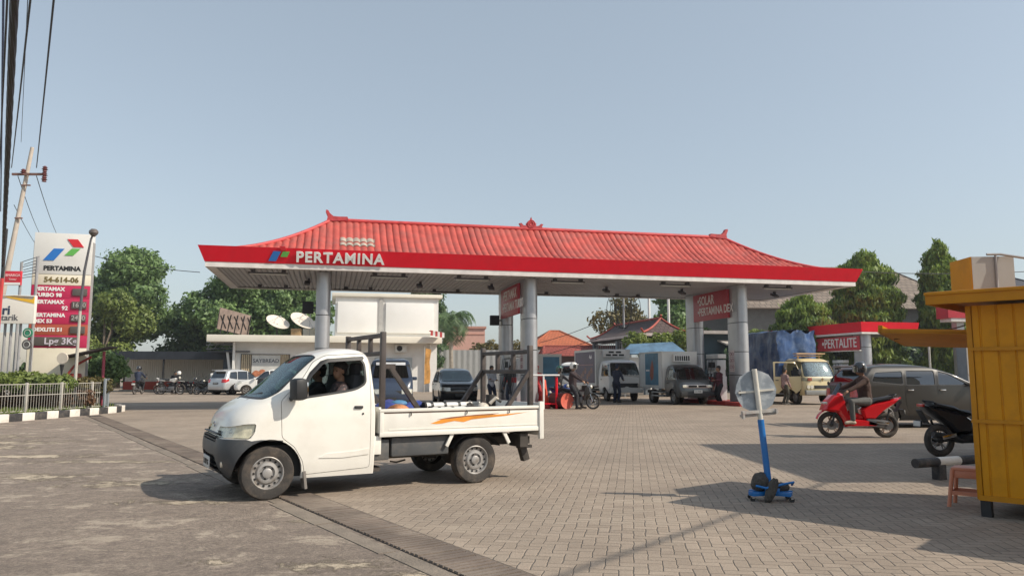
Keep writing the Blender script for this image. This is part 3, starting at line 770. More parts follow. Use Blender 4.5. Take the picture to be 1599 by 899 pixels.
# hedges
def hedge(label, loc, blobs, n, lm, size=.075):
    t = thing('hedge', label, 'hedge', loc, 0, 'clipped plants round the price totem')
    MB().tube([(b[0], b[1], 0) for b in blobs[:2]] if len(blobs) > 1 else [(0, 0, 0), (0, 0, .5)], .05, 6).build('stem', bark, t)
    link_mesh('foliage', clump_mesh(blobs, n, size, 7, 0, .45), lm, t)
hedge('long clipped olive green hedge behind the left half of the railing', (-16.9, 24.9, .17), [(-.6 + k * .55, .35 * k * .6, .92 + .05 * math.sin(k), .5, .45, .30) for k in range(5)], 6000, leafC)
hedge('low brownish hedge below the leaning dark roof', (-15.9, 27.2, .17), [(-.5 + k * .42, .25 * k, .85 - .03 * k, .42, .4, .28) for k in range(4)], 4500, leafD)
hedge('bank of reddish leafed bedding plants seen through the railing bars', (-16.6, 25.2, .17), [(-.9 + k * .42, .5 * k * .5, .34, .34, .3, .3) for k in range(7)], 6000, leafR, .06)
tree('round_bush', 'round clipped bush on a short trunk right of the price totem', (-16.4, 30.5, .17), [(0, 0, 1.55, .72, .72, .60), (-.75, .2, 1.6, .55, .5, .5), (.3, .1, 1.4, .6, .55, .5)], 5000, .085, leafA, .07, 51, cat='bush')
tree('round_bush', 'small dark round bush behind the sign posts, left of the price totem', (-19.6, 31.0, .17), [(0, 0, 1.45, .55, .55, .5), (-.5, .2, 1.1, .5, .5, .4)], 3000, .085, leafB, .07, 52, cat='bush')
# price totem
TY = 28.6; TS = 1180 / TY
tz = lambda y: 1.42 + (582 - y) / TS
TW = 1.98
tot = thing('price_totem', 'tall white and crimson fuel price totem with a three colour emblem on top', 'price sign', (-17.12, TY, 0), R(15))
def tb(name, y0, y1, m, dy=0, w=TW, d=.36, x=0): return MB().box((x, -dy / 2, (tz(y0) + tz(y1)) / 2), (w, d + dy, tz(y0) - tz(y1)), bev=.012).build(name, m, tot)
t_white = mat('totem_white', (.70, .69, .66), .45, var=.03, dirt=(.45, .42, .38), dirt_amt=.3); t_cream = mat('totem_cream', (.78, .72, .58), .5, var=.03, dirt=(.5, .42, .3), dirt_amt=.3)
t_mag = mat('totem_crimson', (.50, .02, .085), .45, var=.05, dirt=(.4, .06, .1), dirt_amt=.3); t_brn = mat('totem_brown', (.42, .09, .05), .5, var=.08)
def tM(x, y, off=.004): return frame((x, -.18 - off, tz(y)), (1, 0, 0))
hd = tb('header_panel', 364, 429, t_white, .012)
MB().box((0, 0, 3.3), (TW + .04, .30, 6.2)).build('side_frame', mat('totem_side', (.32, .31, .30), .5), tot)
def tpara(x, y, w, h, sh, m): mb = MB(); mb.prism([(x, y), (x + w, y), (x + w + sh, y + h), (x + sh, y + h)], 0.0, .02, 'z'); mb.xform(tM(0, 396, .014)); return mb.build('logo', m, hd)
tpara(-.66, -.28, .36, .46, .34, logo_b); tpara(.05, -.07, .30, .27, .24, logo_g); tpara(.34, .26, .36, .30, -.22, logo_r)
text('lettering', 'PERTAMINA', .235, tM(0, 420, .014), black_m, hd, bold=.012)
p_ = tb('station_code_panel', 429.5, 446, t_cream, .008); text('lettering', '54-614-06', .27, tM(0, 438, .012), mat('olive_ink', (.16, .12, .04), .5), p_, bold=.012, spacing=1.05)
disp = mat('price_display', (.11, .095, .085), .4, var=.1); digit = mat('digits', (.42, .40, .38), .5)
rows = [('fuel_panel', 446.5, 466.5, t_mag, ('PERTAMAX', 'TURBO 98'), ''), ('fuel_panel', 466.7, 487, t_mag, ('PERTAMAX', '92'), '1620'), ('fuel_panel', 487.2, 507, t_mag, ('PERTAMINA', 'DEX 53'), '2480'), ('fuel_panel', 507.2, 524, t_brn, ('DEXLITE 51',), '')]
for nm, y0, y1, m, ws, dg in rows:
    o = tb(nm, y0, y1, m, .004)
    for k, w_ in enumerate(ws):
        yy = (y0 + 6 + 9.3 * k) if len(ws) > 1 else (y0 + y1) / 2
        if w_ == '92': text('lettering', w_, .21, tM(.28, yy, .008), white_m, o, bold=.006, align='RIGHT')
        else: text('lettering', w_, .190, tM(-.86, yy, .008), white_m, o, bold=.009, align='LEFT', spacing=1.05)
    d = MB().box((.66, -.20, tz((y0 + y1) / 2)), (.50, .06, .27), bev=.01).build('display', disp, o)
    if dg: text('digits', dg, .24, tM(.66, (y0 + y1) / 2, .055), digit, o, bold=.002)
o = tb('lpg_panel', 524.2, 543.5, t_mag, .004)
d = MB().box((-.1, -.20, tz(533.5)), (1.55, .05, .33), bev=.01).build('display', disp, o); text('lettering', 'Lpg 3Kg', .34, tM(.12, 533.5, .05), mat('pale_lilac', (.60, .55, .62), .5), o, bold=.006)
tb('plinth', 543.7, 616, t_cream, 0)
# lamp post
lp = thing('lamp_post', 'slim white lamp post with dark domed head in front of the price totem', 'lamp post', (-15.15, 26.4, .17))
MB().tube([(0, 0, .5), (.02, 0, 3.4)], [.055, .05], 8).build('pole', fence_w, lp)
MB().tube([(.02, 0, 3.4), (.08, 0, 4.8), (.24, 0, 5.95), (.30, 0, 6.1)], [.05, .045, .035, .03], 8).build('upper_pole', mat('dark_pole', (.09, .09, .10), .5), lp)
MB().tube([(0, 0, -.1), (0, 0, .9)], .085, 10).build('foot', black_plastic, lp)
mb = MB(); mb.lathe([(0, .20), (.09, .19), (.15, .12), (.155, .05), (.12, 0), (.05, -.08), (0, -.09)], (.32, 0, 6.12), n=16); mb.build('lamp_head', mat('lamp_head', (.12, .10, .09), .4), lp)
# leaning shelter with red posts, red drum, round white garden lamp
sh = thing('small_shelter', 'small slanting dark roof on red curved posts in the flower bed', 'shelter', (-16.0, 28.3, .17), R(5))
MB().box((.22, 0, 2.02), (1.75, .7, .06), (0, -.22, 0), bev=.01).build('roof', mat('dark_timber', (.06, .045, .04), .8, var=.3), sh)
rd = mat('oxide_red', (.30, .045, .03), .6, var=.15)
MB().tube([(-.55, 0, 0), (-.62, 0, .7), (-.55, 0, 1.15), (-.3, 0, 1.5), (.3, 0, 1.85)], .045, 8).build('curved_post', rd, sh)
MB().tube([(.72, .1, 0), (.70, .1, 2.05)], .055, 8).build('straight_post', mat('post_crimson', (.32, .05, .08), .6), sh)
o = MB(); o.lathe([(0, 0), (.2, 0), (.2, .5), (.17, .55), (0, .56)], (0, 0, 0)); o.tube([(.2, 0, .3), (.55, 0, .3)], .12, 10); o.ball((.5, 0, .26), (.22, .14, .13), 12)
ob = o.build('red_tank', rd); ob.location = (-16.35, 28.5, .85); props(ob, 'small red tank and drum set under the slanting dark roof', 'tank')
ob2 = MB().box((0, 0, 0), (1.1, .4, .6), bev=.03).build('planter_plinth', concrete); ob2.location = (-16.2, 28.6, .50); props(ob2, 'low concrete plinth carrying the small red tank', 'plinth')
gl = thing('garden_lamp', 'round pale lamp disc on a thin dark stem before the totem base', 'lamp', (-16.35, 27.6, .17))
MB().tube([(0, 0, 0), (0, 0, 1.2), (0, 0, 1.55)], [.02, .02, .08], 8).build('stem', black_plastic, gl); MB().lathe([(0, -.02), (.20, -.02), (.21, 0), (.20, .02), (0, .02)], (0, 0, 1.78), 'y').build('disc', mat('lamp_cream', (.7, .62, .52), .5), gl)
# bank sign, red posts, little signs at the left edge
ADk = (-18.0, 27.0)
bs = thing('bank_sign', 'white bank signboard with yellow sweep reading mandiri setor tarik at the left edge', 'sign', (-17.9, 26.0, 0), R(6))
sb = MB().box((.05, 0, 3.60), (2.65, .16, .98), bev=.01).build('board', mat('board_white', (.78, .76, .70), .45, var=.03, dirt=(.5, .45, .36), dirt_amt=.25), bs)
def bM(x, z): return frame((x, -.086, z), (1, 0, 0))
text('lettering', 'mandiri', .44, bM(.60, 3.56), mat('bank_ink', (.03, .05, .10), .5), sb, bold=.01, align='RIGHT'); text('lettering', 'setor tarik', .29, bM(.86, 3.31), mat('ink_grey', (.10, .10, .11), .5), sb, bold=.002, align='RIGHT')
yel = mat('sign_yellow', (.85, .5, .04), .5)
for (pl, m) in (([(-.2, 3.86), (.55, 4.02), (1.3, 3.95), (1.36, 4.06), (.3, 4.08), (-.6, 4.0)], mat('sweep_grey', (.35, .38, .4), .5)), ([(.3, 4.04), (1.36, 3.80), (1.36, 4.03), (.7, 4.08)], yel)):
    mb = MB(); mb.prism(pl, -.090, -.082, 'y'); mb.build('sweep', m, sb)
mb = MB()
for k in range(5): mb.box((-.5 + k * .17, -.085, 3.19), (.08, .012, .035))
mb.build('small_marks', mat('ink_brown', (.35, .2, .06), .5), sb)
for x in (.35, .55, .85): MB().tube([(x, .15, 0), (x, .15, 4.1 if x < .6 else 3.4)], .045, 8).build('post', mat('grey_post', (.30, .30, .31), .5), bs)
rp = thing('red_pole', 'thin red and black pole rising at the left edge before the bank sign', 'pole', (-17.3, 25.4, 0))
MB().tube([(0, 0, 0), (.03, 0, 4.6)], .06, 8).build('pole', mat('pole_red', (.50, .04, .04), .5, var=.1), rp)
MB().tube([(.03, 0, 4.5), (.05, 0, 6.3)], .05, 8).build('pole_top', black_plastic, rp)
rs_ = thing('red_sign', 'small red rectangular sign with white band on a grey post above the bank sign', 'sign', (-18.35, 27.6, 0), R(6))
o = MB().box((0, 0, 4.88), (.56, .10, .52), bev=.01).build('board', mat('sign_red', (.6, .03, .05), .45), rs_)
MB().box((0, -.056, 4.67), (.54, .012, .09)).build('white_band', white_m, o); text('lettering', 'BHARGA', .13, frame((0, -.054, 4.98), (1, 0, 0)), mat('pink_ink', (.8, .45, .45), .5), o, bold=.004); text('lettering', 'Tower', .10, frame((0, -.054, 4.83), (1, 0, 0)), MATS['pink_ink'], o, bold=.003)
MB().tube([(.2, .1, 0), (.2, .1, 5.5)], .05, 8).build('post', MATS['grey_post'], rs_)
MB().tube([(.75, .1, 0), (.75, .1, 5.7)], .055, 8).build('post', MATS['grey_post'], rs_)
mb = MB()
for k in range(7): mb.tube([(.2 + .08 * (k % 2), .1, 4.9 + .1 * k), (.8, .1, 5.0 + .12 * k)], .012, 4)
mb.build('brackets', dark, rs_)
for (x, y, z, m, lab) in ((-17.55, 27.4, 2.86, mat('disc_green', (.05, .30, .18), .5), 'small round green sign beside the lower edge of the totem'), (-17.55, 27.4, 2.44, mat('disc_grey', (.13, .12, .12), .5), 'small round dark grey sign under the green one')):
    t = thing('round_sign', lab, 'sign', (x, y, z), 0, 'round signs left of the totem'); MB().lathe([(0, -.02), (.18, -.02), (.18, .02), (0, .02)], (0, 0, 0), 'y').build('disc', m, t)
    MB().lathe([(.10, -.03), (.12, -.03), (.12, -.02), (.10, -.02)], (0, 0, 0), 'y').build('mark', white_m, t); MB().tube([(.16, .03, 0), (.16, .03, -z)], .015, 6).build('post', MATS['grey_post'], t)
bw = thing('notice_board', 'white panel with faded lettering behind the posts at the left edge', 'sign', (-20.6, 30.5, 0), R(5))
MB().box((0, 0, 2.25), (2.6, .08, 1.6), bev=.01).build('board', MATS['board_white'], bw); MB().box((1.62, -.02, 2.35), (.62, .07, .38), (0, 0, 0), bev=.01).build('blue_board', mat('board_blue', (.03, .10, .36), .5), bw)
mb = MB(); mb.prism([(1.40, 2.26), (1.75, 2.26), (1.86, 2.38), (1.55, 2.44)], -.065, -.056, 'y'); mb.build('white_mark', white_m, bw)
for x in (-1, 1.2): MB().tube([(x, .08, 0), (x, .08, 3.1)], .04, 6).build('post', MATS['grey_post'], bw)
ne = thing('no_entry_sign', 'no entry board with a white bar on a red disc at the lower left edge', 'road sign', (-15.0, 21.2, 0), R(4))
g1 = MB().box((0, 0, .96), (.94, .06, .86), bev=.01).build('board', mat('board_pale', (.62, .64, .66), .5), ne)
mb = MB(); mb.lathe([(0, -.008), (.33, -.008), (.33, 0), (0, 0)], (-.04, -.034, 1.04), 'y', 32); mb.build('disc', mat('noentry_red', (.55, .03, .03), .5), g1); MB().box((-.04, -.045, 1.04), (.46, .01, .11)).build('bar', white_m, g1)
mb = MB(); mb.prism([(-.47, .54), (.46, .54), (.46, .86), (.1, .66), (-.47, .62)], -.040, -.034, 'y'); mb.build('blue_field', mat('field_blue', (.03, .16, .38), .5), g1)
mb = MB(); mb.prism([(-.2, .66), (.1, .67), (.46, .87), (.46, 1.02), (.2, .78)], -.039, -.0345, 'y'); mb.build('green_field', mat('field_green', (.15, .40, .20), .5), g1)
for k in range(5): MB().box((-.38 + k * .19, 0, .27), (.185, .10, .54), bev=.005).build('stripe', MATS['board_pale'] if k % 2 == 0 else MATS['grey_post'], ne)
# utility pole and cables
up = thing('utility_pole', 'leaning pale concrete utility pole with cross arm and dark insulators at the left', 'utility pole', (-20.9, 30, 0))
MB().tube([(0, 0, 0), (.75, 0, 6.0), (1.33, 0, 10.55)], [.12, .10, .07], 12).build('pole', mat('pole_concrete', (.48, .42, .36), .8, var=.12), up)
MB().box((1.35, -.12, 9.40), (1.35, .08, .09)).build('cross_arm', mat('arm_brown', (.22, .12, .10), .7), up)
ins = mat('insulator_brown', (.14, .05, .05), .35)
for (x, z) in ((1.98, 9.38), (1.98, 9.62), (1.98, 9.2), (1.12, 9.5)):
    MB().lathe([(0, -.12), (.09, -.11), (.06, -.05), (.12, -.02), (.06, .03), (.10, .06), (.04, .12), (0, .13)], (x, -.12, z), n=12).build('insulator', ins, up)
MB().box((1.25, -.1, 8.95), (.35, .06, .05)).build('bracket', MATS['arm_brown'], up); MB().box((1.05, -.1, 7.6), (.3, .06, .05)).build('bracket', MATS['arm_brown'], up)
def ray_pt(px, py, Y):
    u = (px - 799.5) / 1180; v = (449.5 - py) / 1180; th = PITCH
    d = Vector((u, math.cos(th) - v * math.sin(th), math.sin(th) + v * math.cos(th))); return Vector((0, 0, 1.42)) + d * (Y / d.y)
cabm = mat('cable_black', (.012, .012, .016), .6, var=.2)
def cable(label, a, b, r, sag=.25, m=cabm, n=14, name='overhead_cable'):
    pts = [a.lerp(b, k / n) - Vector((0, 0, 4 * sag * (k / n) * (1 - k / n))) for k in range(n + 1)]
    o = MB().tube([p - a for p in pts], r, 6).build(name, m); o.location = a
    return props(o, label, 'cable', 'overhead cables at the left')
def bundle(label, a, b, R0, n, k=5):
    mb = MB(); N_ = 60
    for j in range(k):
        pts = []
        for i in range(N_ + 1):
            t = i / N_; p = (b - a) * t; ph = t * 40 + j * 2 * PI / k
            pts.append(p + Vector((math.cos(ph) * R0 * .55, 0, math.sin(ph) * R0 * .55)))
        mb.tube(pts, R0 * .52, 6)
    o = mb.build('cable_bundle', cabm); o.location = a
    return props(o, label, 'cable', 'overhead cables at the left')
bundle('thickest black twisted cable bundle sweeping down the left edge to the pole', ray_pt(25, -60, 7), ray_pt(4, 425, 27), .048, 5)
cable('thin dark cable hanging left of the thick bundle', ray_pt(14, -60, 8), ray_pt(-4, 330, 25), .014, .0)
cable('blue thin cable nearest the left picture edge', ray_pt(6, -60, 9), ray_pt(1, 330, 25), .016, .0, mat('cable_blue', (.02, .05, .16), .5))
cable('cable crossing behind the thick bundle, ending at the bracket of the pole', ray_pt(54, -60, 9), ray_pt(18, 262, 30), .016, .1)
cable('single cable running from the top of the picture to the outer insulators', ray_pt(90, -60, 10), ray_pt(57, 262, 30), .017, .1)
cable('fine cable between the bundle and the pole top', ray_pt(46, -60, 12), ray_pt(33, 222, 30), .008, .0)
cable('cable leaving the outer insulators down towards the totem', ray_pt(57, 275, 30), ray_pt(92, 372, 60), .016, .2)
cable('middle cable leaving the pole down to the right', ray_pt(28, 275, 30), ray_pt(66, 372, 60), .016, .2)
cable('lowest cable leaving the pole down to the right', ray_pt(22, 320, 30), ray_pt(70, 400, 60), .014, .2)
cable('faint far cable stretched before the big trees left of the canopy', ray_pt(140, 398, 60), ray_pt(312, 425, 60), .03, .2)
for (a, b, lab) in (((842, 535), (930, 505), 'upper far cable over the orange roof'), ((842, 556), (1000, 505), 'lower far cable over the orange roof')):
    cable(lab, ray_pt(*a, 58), ray_pt(*b, 58), .025, .1)
cable('long far cable crossing the weeping trees at the right', ray_pt(1340, 424, 52), ray_pt(1600, 424, 52), .028, .15)
# ================================================================ BUILDINGS
# --- shed on the left
corr_w = mat('corrugated_cream', (.62, .58, .50), .6, var=.06, scale=1.5, dirt=(.3, .26, .22), dirt_amt=.4)
def corr(mb, x0, x1, y, z0, z1, pitch=.16, dep=.03):
    n = int((x1 - x0) / pitch * 4)
    pr = [0, dep, dep, 0]
    pts = [(x0 + (x1 - x0) * i / n, y - pr[i % 4]) for i in range(n + 1)]
    vs = [(p[0], p[1], z0) for p in pts] + [(p[0], p[1], z1) for p in pts]
    mb.raw(vs, [(i, i + 1, n + 2 + i, n + 1 + i) for i in range(n)])
shed = thing('open_shed', 'long low shed with black corrugated fascia, cream sheet wall and a red base strip', 'shed', (-29.5, 57.5, 0), R(6))
b = MB(); b.box((4.2, 1.0, 2.78), (10.2, 4.6, .10)); b.build('roof', mat('shed_roof', (.05, .055, .065), .5, var=.1), shed)
b = MB(); corr(b, -.8, 9.2, -1.35, 2.42, 3.02, .5, .015); b.build('roof_fascia', mat('shed_fascia', (.016, .020, .028), .5, var=.15, scale=2), shed, 20)
b = MB(); corr(b, -.6, 9.1, 2.2, .75, 2.75); b.build('sheet_wall', corr_w, shed, 20)
MB().box((4.2, 2.4, 1.5), (10, .1, 2.7)).build('backing_wall', dark, shed)
MB().box((1.5, 2.12, .42), (4.3, .12, .66)).build('red_base', mat('base_red', (.33, .05, .03), .7, var=.1), shed)
MB().box((6.5, 2.14, .42), (5.4, .1, .66)).build('dark_base', mat('base_dark', (.05, .04, .045), .7), shed)
MB().box((4.2, 1.9, .06), (10, .5, .14)).build('step', concrete, shed)
for x in (3.4, 8.4): MB().box((x, -1.2, 1.25), (.12, .12, 2.5)).build('post', dark, shed)
# grey annex with banner beside
an = thing('dark_annex', 'dark blue grey lean-to with metal trusses between shed and shop', 'shed', (-20.9, 56.2, 0), R(8))
MB().box((.4, 2.0, 1.6), (2.6, .12, 3.2)).build('wall', mat('annex_grey', (.10, .13, .17), .7), an)
MB().box((.3, 0, 2.95), (2.9, 3.8, .08)).build('roof', MATS['shed_roof'], an)
mb = MB()
for z in (3.25, 3.55, 3.75): mb.tube([(-1.6, -.5, z - .1), (1.4, -.5, z + .05)], .03, 5)
for k in range(6): mb.tube([(-1.5 + k * .5, -.5, 3.2), (-1.25 + k * .5, -.5, 3.7)], .02, 5)
mb.build('truss', MATS['grey_post'], an)
o = MB().box((0, 0, 0), (.16, .10, 1.9), (0, -.16, 0)).build('banner', white_wall); o.location = (-20.35, 54.6, 2.0); props(o, 'narrow white leaning banner at the left corner of the bread shop', 'banner')
# --- shop
SAZ = CAZ
shop = thing('shop_building', 'white two storey shop block with a low bread shop wing and projecting concrete slab', 'building', (-21.4, 53, 0), SAZ)
MB().box((8.3, 4.2, 3.86), (16.6, 8.4, .48), bev=.02).build('canopy_slab', cream_wall, shop)
MB().box((9.0, 4.7, 1.81), (14.6, 6.9, 3.62)).build('ground_floor_wall', white_wall, shop)
MB().box((1.75, 1.05, 1.8), (.16, .5, 3.6)).build('side_pier', white_wall, shop)
up_ = MB(); up_.box((12.6, 4.6, 5.6), (7.7, 7.0, 3.0)); upper = up_.build('upper_wall', white_wall, shop)
MB().box((12.6, 4.6, 7.23), (8.25, 7.5, .26), bev=.02).build('cornice', cream_wall, shop)
for (x, w) in ((10.35, 2.9), (14.25, 3.6)): MB().box((x, 1.02, 5.55), (w, .14, 2.3), bev=.02).build('facade_panel', mat('panel_white', (.80, .79, .76), .7, var=.02, dirt=(.6, .57, .5), dirt_amt=.25), shop)
MB().box((12.1, 1.04, 5.6), (.30, .10, 2.75)).build('pilaster', mat('pilaster_grey', (.42, .41, .39), .8), shop)
MB().box((16.05, 1.0, 1.8), (.55, .5, 3.6)).build('pillar', white_wall, shop)
sg = MB(); corr(sg, 2.25, 5.55, 1.17, .3, 2.75, .14, .03); sg.build('shutter', mat('shutter_tan', (.46, .38, .26), .6, var=.08), shop, 20)
MB().box((3.9, 1.2, 1.5), (3.4, .06, 2.55)).build('shutter_back', dark, shop)
ps = MB().box((3.95, 1.08, 1.65), (1.95, .06, 2.1)).build('poster', mat('poster_pale', (.55, .55, .52), .6, var=.1), shop)
text('lettering', 'SAYBREAD', .38, frame((3.95, 1.045, 2.28), (1, 0, 0)), mat('poster_ink', (.05, .06, .08), .5), ps, bold=.004, spacing=1.0)
bread = MB()
for k in range(4): bread.ball((3.3 + k * .42, 1.03, 1.25 + .08 * (k % 2)), (.30, .02, .36), 12)
bread.build('bread_picture', mat('bread_brown', (.42, .15, .07), .6, var=.4, scale=6), ps)
MB().box((8.6, 1.16, 1.4), (3.4, .08, 2.5)).build('shop_window', mat('window_bluegrey', (.22, .27, .30), .25, var=.1, scale=.5), shop)
MB().box((10.6, 1.14, 1.3), (.1, .1, 2.6)).build('window_frame', grey_plastic, shop)
MB().box((13.1, 1.16, 1.35), (2.8, .08, 2.4)).build('shop_window', mat('window_pale', (.40, .44, .45), .25, var=.1, scale=.5), shop)
for (x, z) in ((13.6, 3.25),):
    a_ = MB().box((x, .9, z), (.85, .35, .58), bev=.03).build('air_conditioner', mat('ac_white', (.6, .6, .57), .5), shop)
    MB().lathe([(0, -.01), (.21, -.01), (.21, 0), (0, 0)], (x - .1, .72, z), 'y').build('fan', dark, a_)
bn = thing('orange_banner', 'tall orange and white feather banner beside the shop pillar', 'banner', (-5.9, 56.2, 0)); bn.location = (-6.35, 55.0, 0)
mb = MB(); mb.prism([(0, .6), (.42, .7), (.45, 1.4), (.38, 2.2), (.5, 3.1), (.1, 3.2), (.02, 2.0)], -.02, .02, 'y'); mb.build('cloth', mat('banner_orange', (.72, .36, .10), .7, var=.35, scale=3), bn); MB().tube([(0, 0, 0), (0, 0, 3.3)], .03, 6).build('pole', fence_w, bn)
aw = MB()
for k in range(6): aw.m(k % 2).box((k * .17, 0, -.03 * k), (.17, .9, .05), (0, .2, 0)).box((k * .17, -.45, -.2 - .03 * k), (.165, .03, .32))
o = aw.build('striped_awning', [mat('awning_red', (.5, .05, .05), .7), mat('awning_white', (.75, .72, .68), .7)]); o.location = (-6.0, 56.0, 4.5); o.rotation_euler = (0, 0, SAZ); props(o, 'little red and white striped awning at the right corner of the white block', 'awning')
# dishes, billboard frame, box on roof
dishm = mat('dish_cream', (.66, .60, .52), .6, var=.05, dirt=(.45, .38, .3), dirt_amt=.4)
def dish(label, loc, r, rot):
    t = thing('satellite_dish', label, 'satellite dish', loc, 0, 'dishes on the shop roof')
    mb = MB(); pr = [(r * k / 8, .22 * r * (k / 8) ** 2) for k in range(9)]; mb.lathe(pr + [(p[0], p[1] - .02) for p in reversed(pr)], (0, 0, .95), n=28, rot=rot); mb.build('reflector', dishm, t, 50)
    M = Matrix.Translation((0, 0, .95)) @ rotm(*rot); mb = MB(); e = M @ Vector((0, 0, r * .75))
    for a in (0, 2.1, 4.2): mb.tube([M @ Vector((r * .95 * math.cos(a), r * .95 * math.sin(a), r * .2)), e], .015, 5)
    mb.ball(e, .07, 8); mb.build('feed_arm', MATS['grey_post'], t)
    MB().tube([(0, 0, 0), (0, 0, .95)], .06, 8).build('mast', black_plastic, t)
def shp(x, y, z): c, q = math.cos(SAZ), math.sin(SAZ); return (-21.4 + c * x - q * y, 53 + q * x + c * y, z)
dish('left satellite dish of the two big cream ones on the low shop roof', shp(4.55, 2.2, 4.1), .88, (R(24), R(30), 0))
dish('right satellite dish of the two big cream ones, nearer the canopy column', shp(6.3, 2.6, 4.25), .97, (R(24), R(34), R(0)))
dish('pale flat dish partly hidden behind the left canopy column', shp(7.6, 3.4, 4.0), .75, (R(30), R(10), 0))
bx = MB().box((0, 0, .35), (1.5, 1, .7), bev=.02).build('roof_box', cream_wall); bx.location = shp(7.2, 4.2, 4.1); props(bx, 'small cream water tank housing on the roof beside the dishes', 'roof box')
bi = MB().box((0, 0, .3), (.7, .5, .6), bev=.02).build('crate', mat('crate_brown', (.30, .20, .10), .8, var=.2)); bi.location = shp(5.95, 2.2, 4.1); props(bi, 'brown wooden box under the right satellite dish', 'box')
bb = thing('billboard', 'weathered rooftop billboard seen at a steep angle with struts behind it', 'billboard', shp(1.0, 1.0, 4.1), R(62))
MB().box((.9, 0, 1.0), (2.9, .08, 1.55), (0, R(8), 0)).build('board', mat('billboard_rust', (.20, .15, .125), .8, var=.3, scale=2.5, dirt=(.12, .09, .08), dirt_amt=.8, dscale=3), bb)
mb = MB()
for k in range(5): mb.tube([(-.4 + k * .62, -.06, .05), (-.1 + k * .62, -.1, 1.5)], .035, 5); mb.tube([(-.4 + k * .62, -.08, 1.4), (.1 + k * .62, -.08, .5)], .03, 5)
mb.build('struts', dark, bb)
an_ = thing('tv_antenna', 'spindly television antenna on a mast beside the right dish', 'antenna', shp(6.9, 2.5, 4.1))
MB().tube([(0, 0, 0), (0, 0, 2.0)], .025, 6).build('mast', MATS['grey_post'], an_); mb = MB(); mb.tube([(-.5, 0, 1.8), (.4, .2, 1.95)], .018, 5)
for k in range(6): mb.tube([(-.45 + k * .16, -.25, 1.82 + .02 * k), (-.45 + k * .16, .35, 1.82 + .02 * k)], .010, 4)
mb.build('elements', MATS['grey_post'], an_)
# --- background centre
pk = thing('pink_building', 'pale pink flat roofed building beyond the palm', 'building', (-6.9, 84, 0), R(6))
MB().box((1.6, 3, 3.2), (4.6, 6, 6.4)).build('wall', mat('pink_wall', (.62, .36, .29), .8, var=.05), pk); MB().box((1.6, 3, 6.45), (4.9, 6.3, .25)).build('parapet', mat('pink_trim', (.5, .26, .2), .8), pk)
MB().box((1.6, -.02, 5.7), (4.6, .06, .12)).build('band', MATS['pink_trim'], pk)
gw = MB(); corr(gw, -6.2, 8.5, 0, 0, 3.4, .5, .04); o = gw.build('metal_fence_wall', mat('metal_grey', (.36, .37, .37), .5, var=.05), angle=20); o.location = (-.2, 66, 0); o.rotation_euler = (0, 0, R(2)); props(o, 'long pale grey corrugated metal wall behind the black hatchback', 'wall')
gh = tree('shrubs', 'low scrubby shrubs showing above the grey metal wall', (-1.2, 70, 0), [(-1.8 + k * .9, 0, 3.4 + .25 * math.sin(k * 2), .8, .8, .7) for k in range(6)], 2400, .16, leafD, .08, 77, cat='shrub')
def hip_house(name, label, loc, rz, w, d, ze, zr, m_roof, m_wall, over=.5, ridge=.4, cat='house'):
    t = thing(name, label, cat, loc, rz)
    MB().box((0, 0, ze / 2), (w, d, ze)).build('wall', m_wall, t)
    W, D = w / 2 + over, d / 2 + over; r = W * ridge
    mb = MB(); v = [(-W, -D, ze), (W, -D, ze), (W, D, ze), (-W, D, ze), (-r, 0, zr), (r, 0, zr)]
    mb.raw(v, [(0, 1, 5, 4), (1, 2, 5), (2, 3, 4, 5), (3, 0, 4), (3, 2, 1, 0)]); mb.build('roof', m_roof, t, 10)
    mb = MB(); 
    for a, b in ((0, 4), (1, 5), (2, 5), (3, 4), (4, 5)): mb.tube([v[a], v[b]], .11, 6)
    mb.build('ridge_tiles', m_roof, t); return t
def tiled(name, c, c2, sc_=3.2, rot=0):
    m, nt, N, L, P = _new(name); tc = N.new('ShaderNodeTexCoord'); mp = N.new('ShaderNodeMapping'); mp.inputs['Scale'].default_value = (sc_, sc_ * .0 + 1, sc_ * 1.6); mp.inputs['Rotation'].default_value = (0, 0, rot)
    L.new(tc.outputs['Object'], mp.inputs[0]); sp = N.new('ShaderNodeSeparateXYZ'); L.new(mp.outputs[0], sp.inputs[0]); cb = N.new('ShaderNodeCombineXYZ'); L.new(sp.outputs[0], cb.inputs[0]); L.new(sp.outputs[2], cb.inputs[1])
    br = N.new('ShaderNodeTexBrick'); br.inputs['Scale'].default_value = 1; br.inputs['Brick Width'].default_value = 1; br.inputs['Row Height'].default_value = 1; br.inputs['Mortar Size'].default_value = .07
    br.inputs['Color1'].default_value = (*c, 1); br.inputs['Color2'].default_value = (*c2, 1); br.inputs['Mortar'].default_value = (*[q * .45 for q in c], 1); L.new(cb.outputs[0], br.inputs['Vector'])
    no = N.new('ShaderNodeTexNoise'); no.inputs['Scale'].default_value = .8; no.inputs['Detail'].default_value = 6; L.new(tc.outputs['Object'], no.inputs['Vector'])
    mr = N.new('ShaderNodeMapRange'); mr.inputs[1].default_value = .35; mr.inputs[2].default_value = .7; mr.inputs[4].default_value = .6; L.new(no.outputs[0], mr.inputs[0])
    x = N.new('ShaderNodeMix'); x.data_type = 'RGBA'; L.new(mr.outputs[0], x.inputs[0]); L.new(br.outputs['Color'], x.inputs[6]); x.inputs[7].default_value = (*[q * .6 for q in c], 1)
    L.new(x.outputs[2], P.inputs['Base Color']); P.inputs['Roughness'].default_value = .85
    b = N.new('ShaderNodeBump'); b.inputs['Strength'].default_value = .5; b.inputs['Distance'].default_value = .05; L.new(br.outputs['Fac'], b.inputs['Height']); b.invert = True; L.new(b.outputs[0], P.inputs['Normal'])
    MATS[name] = m; return m
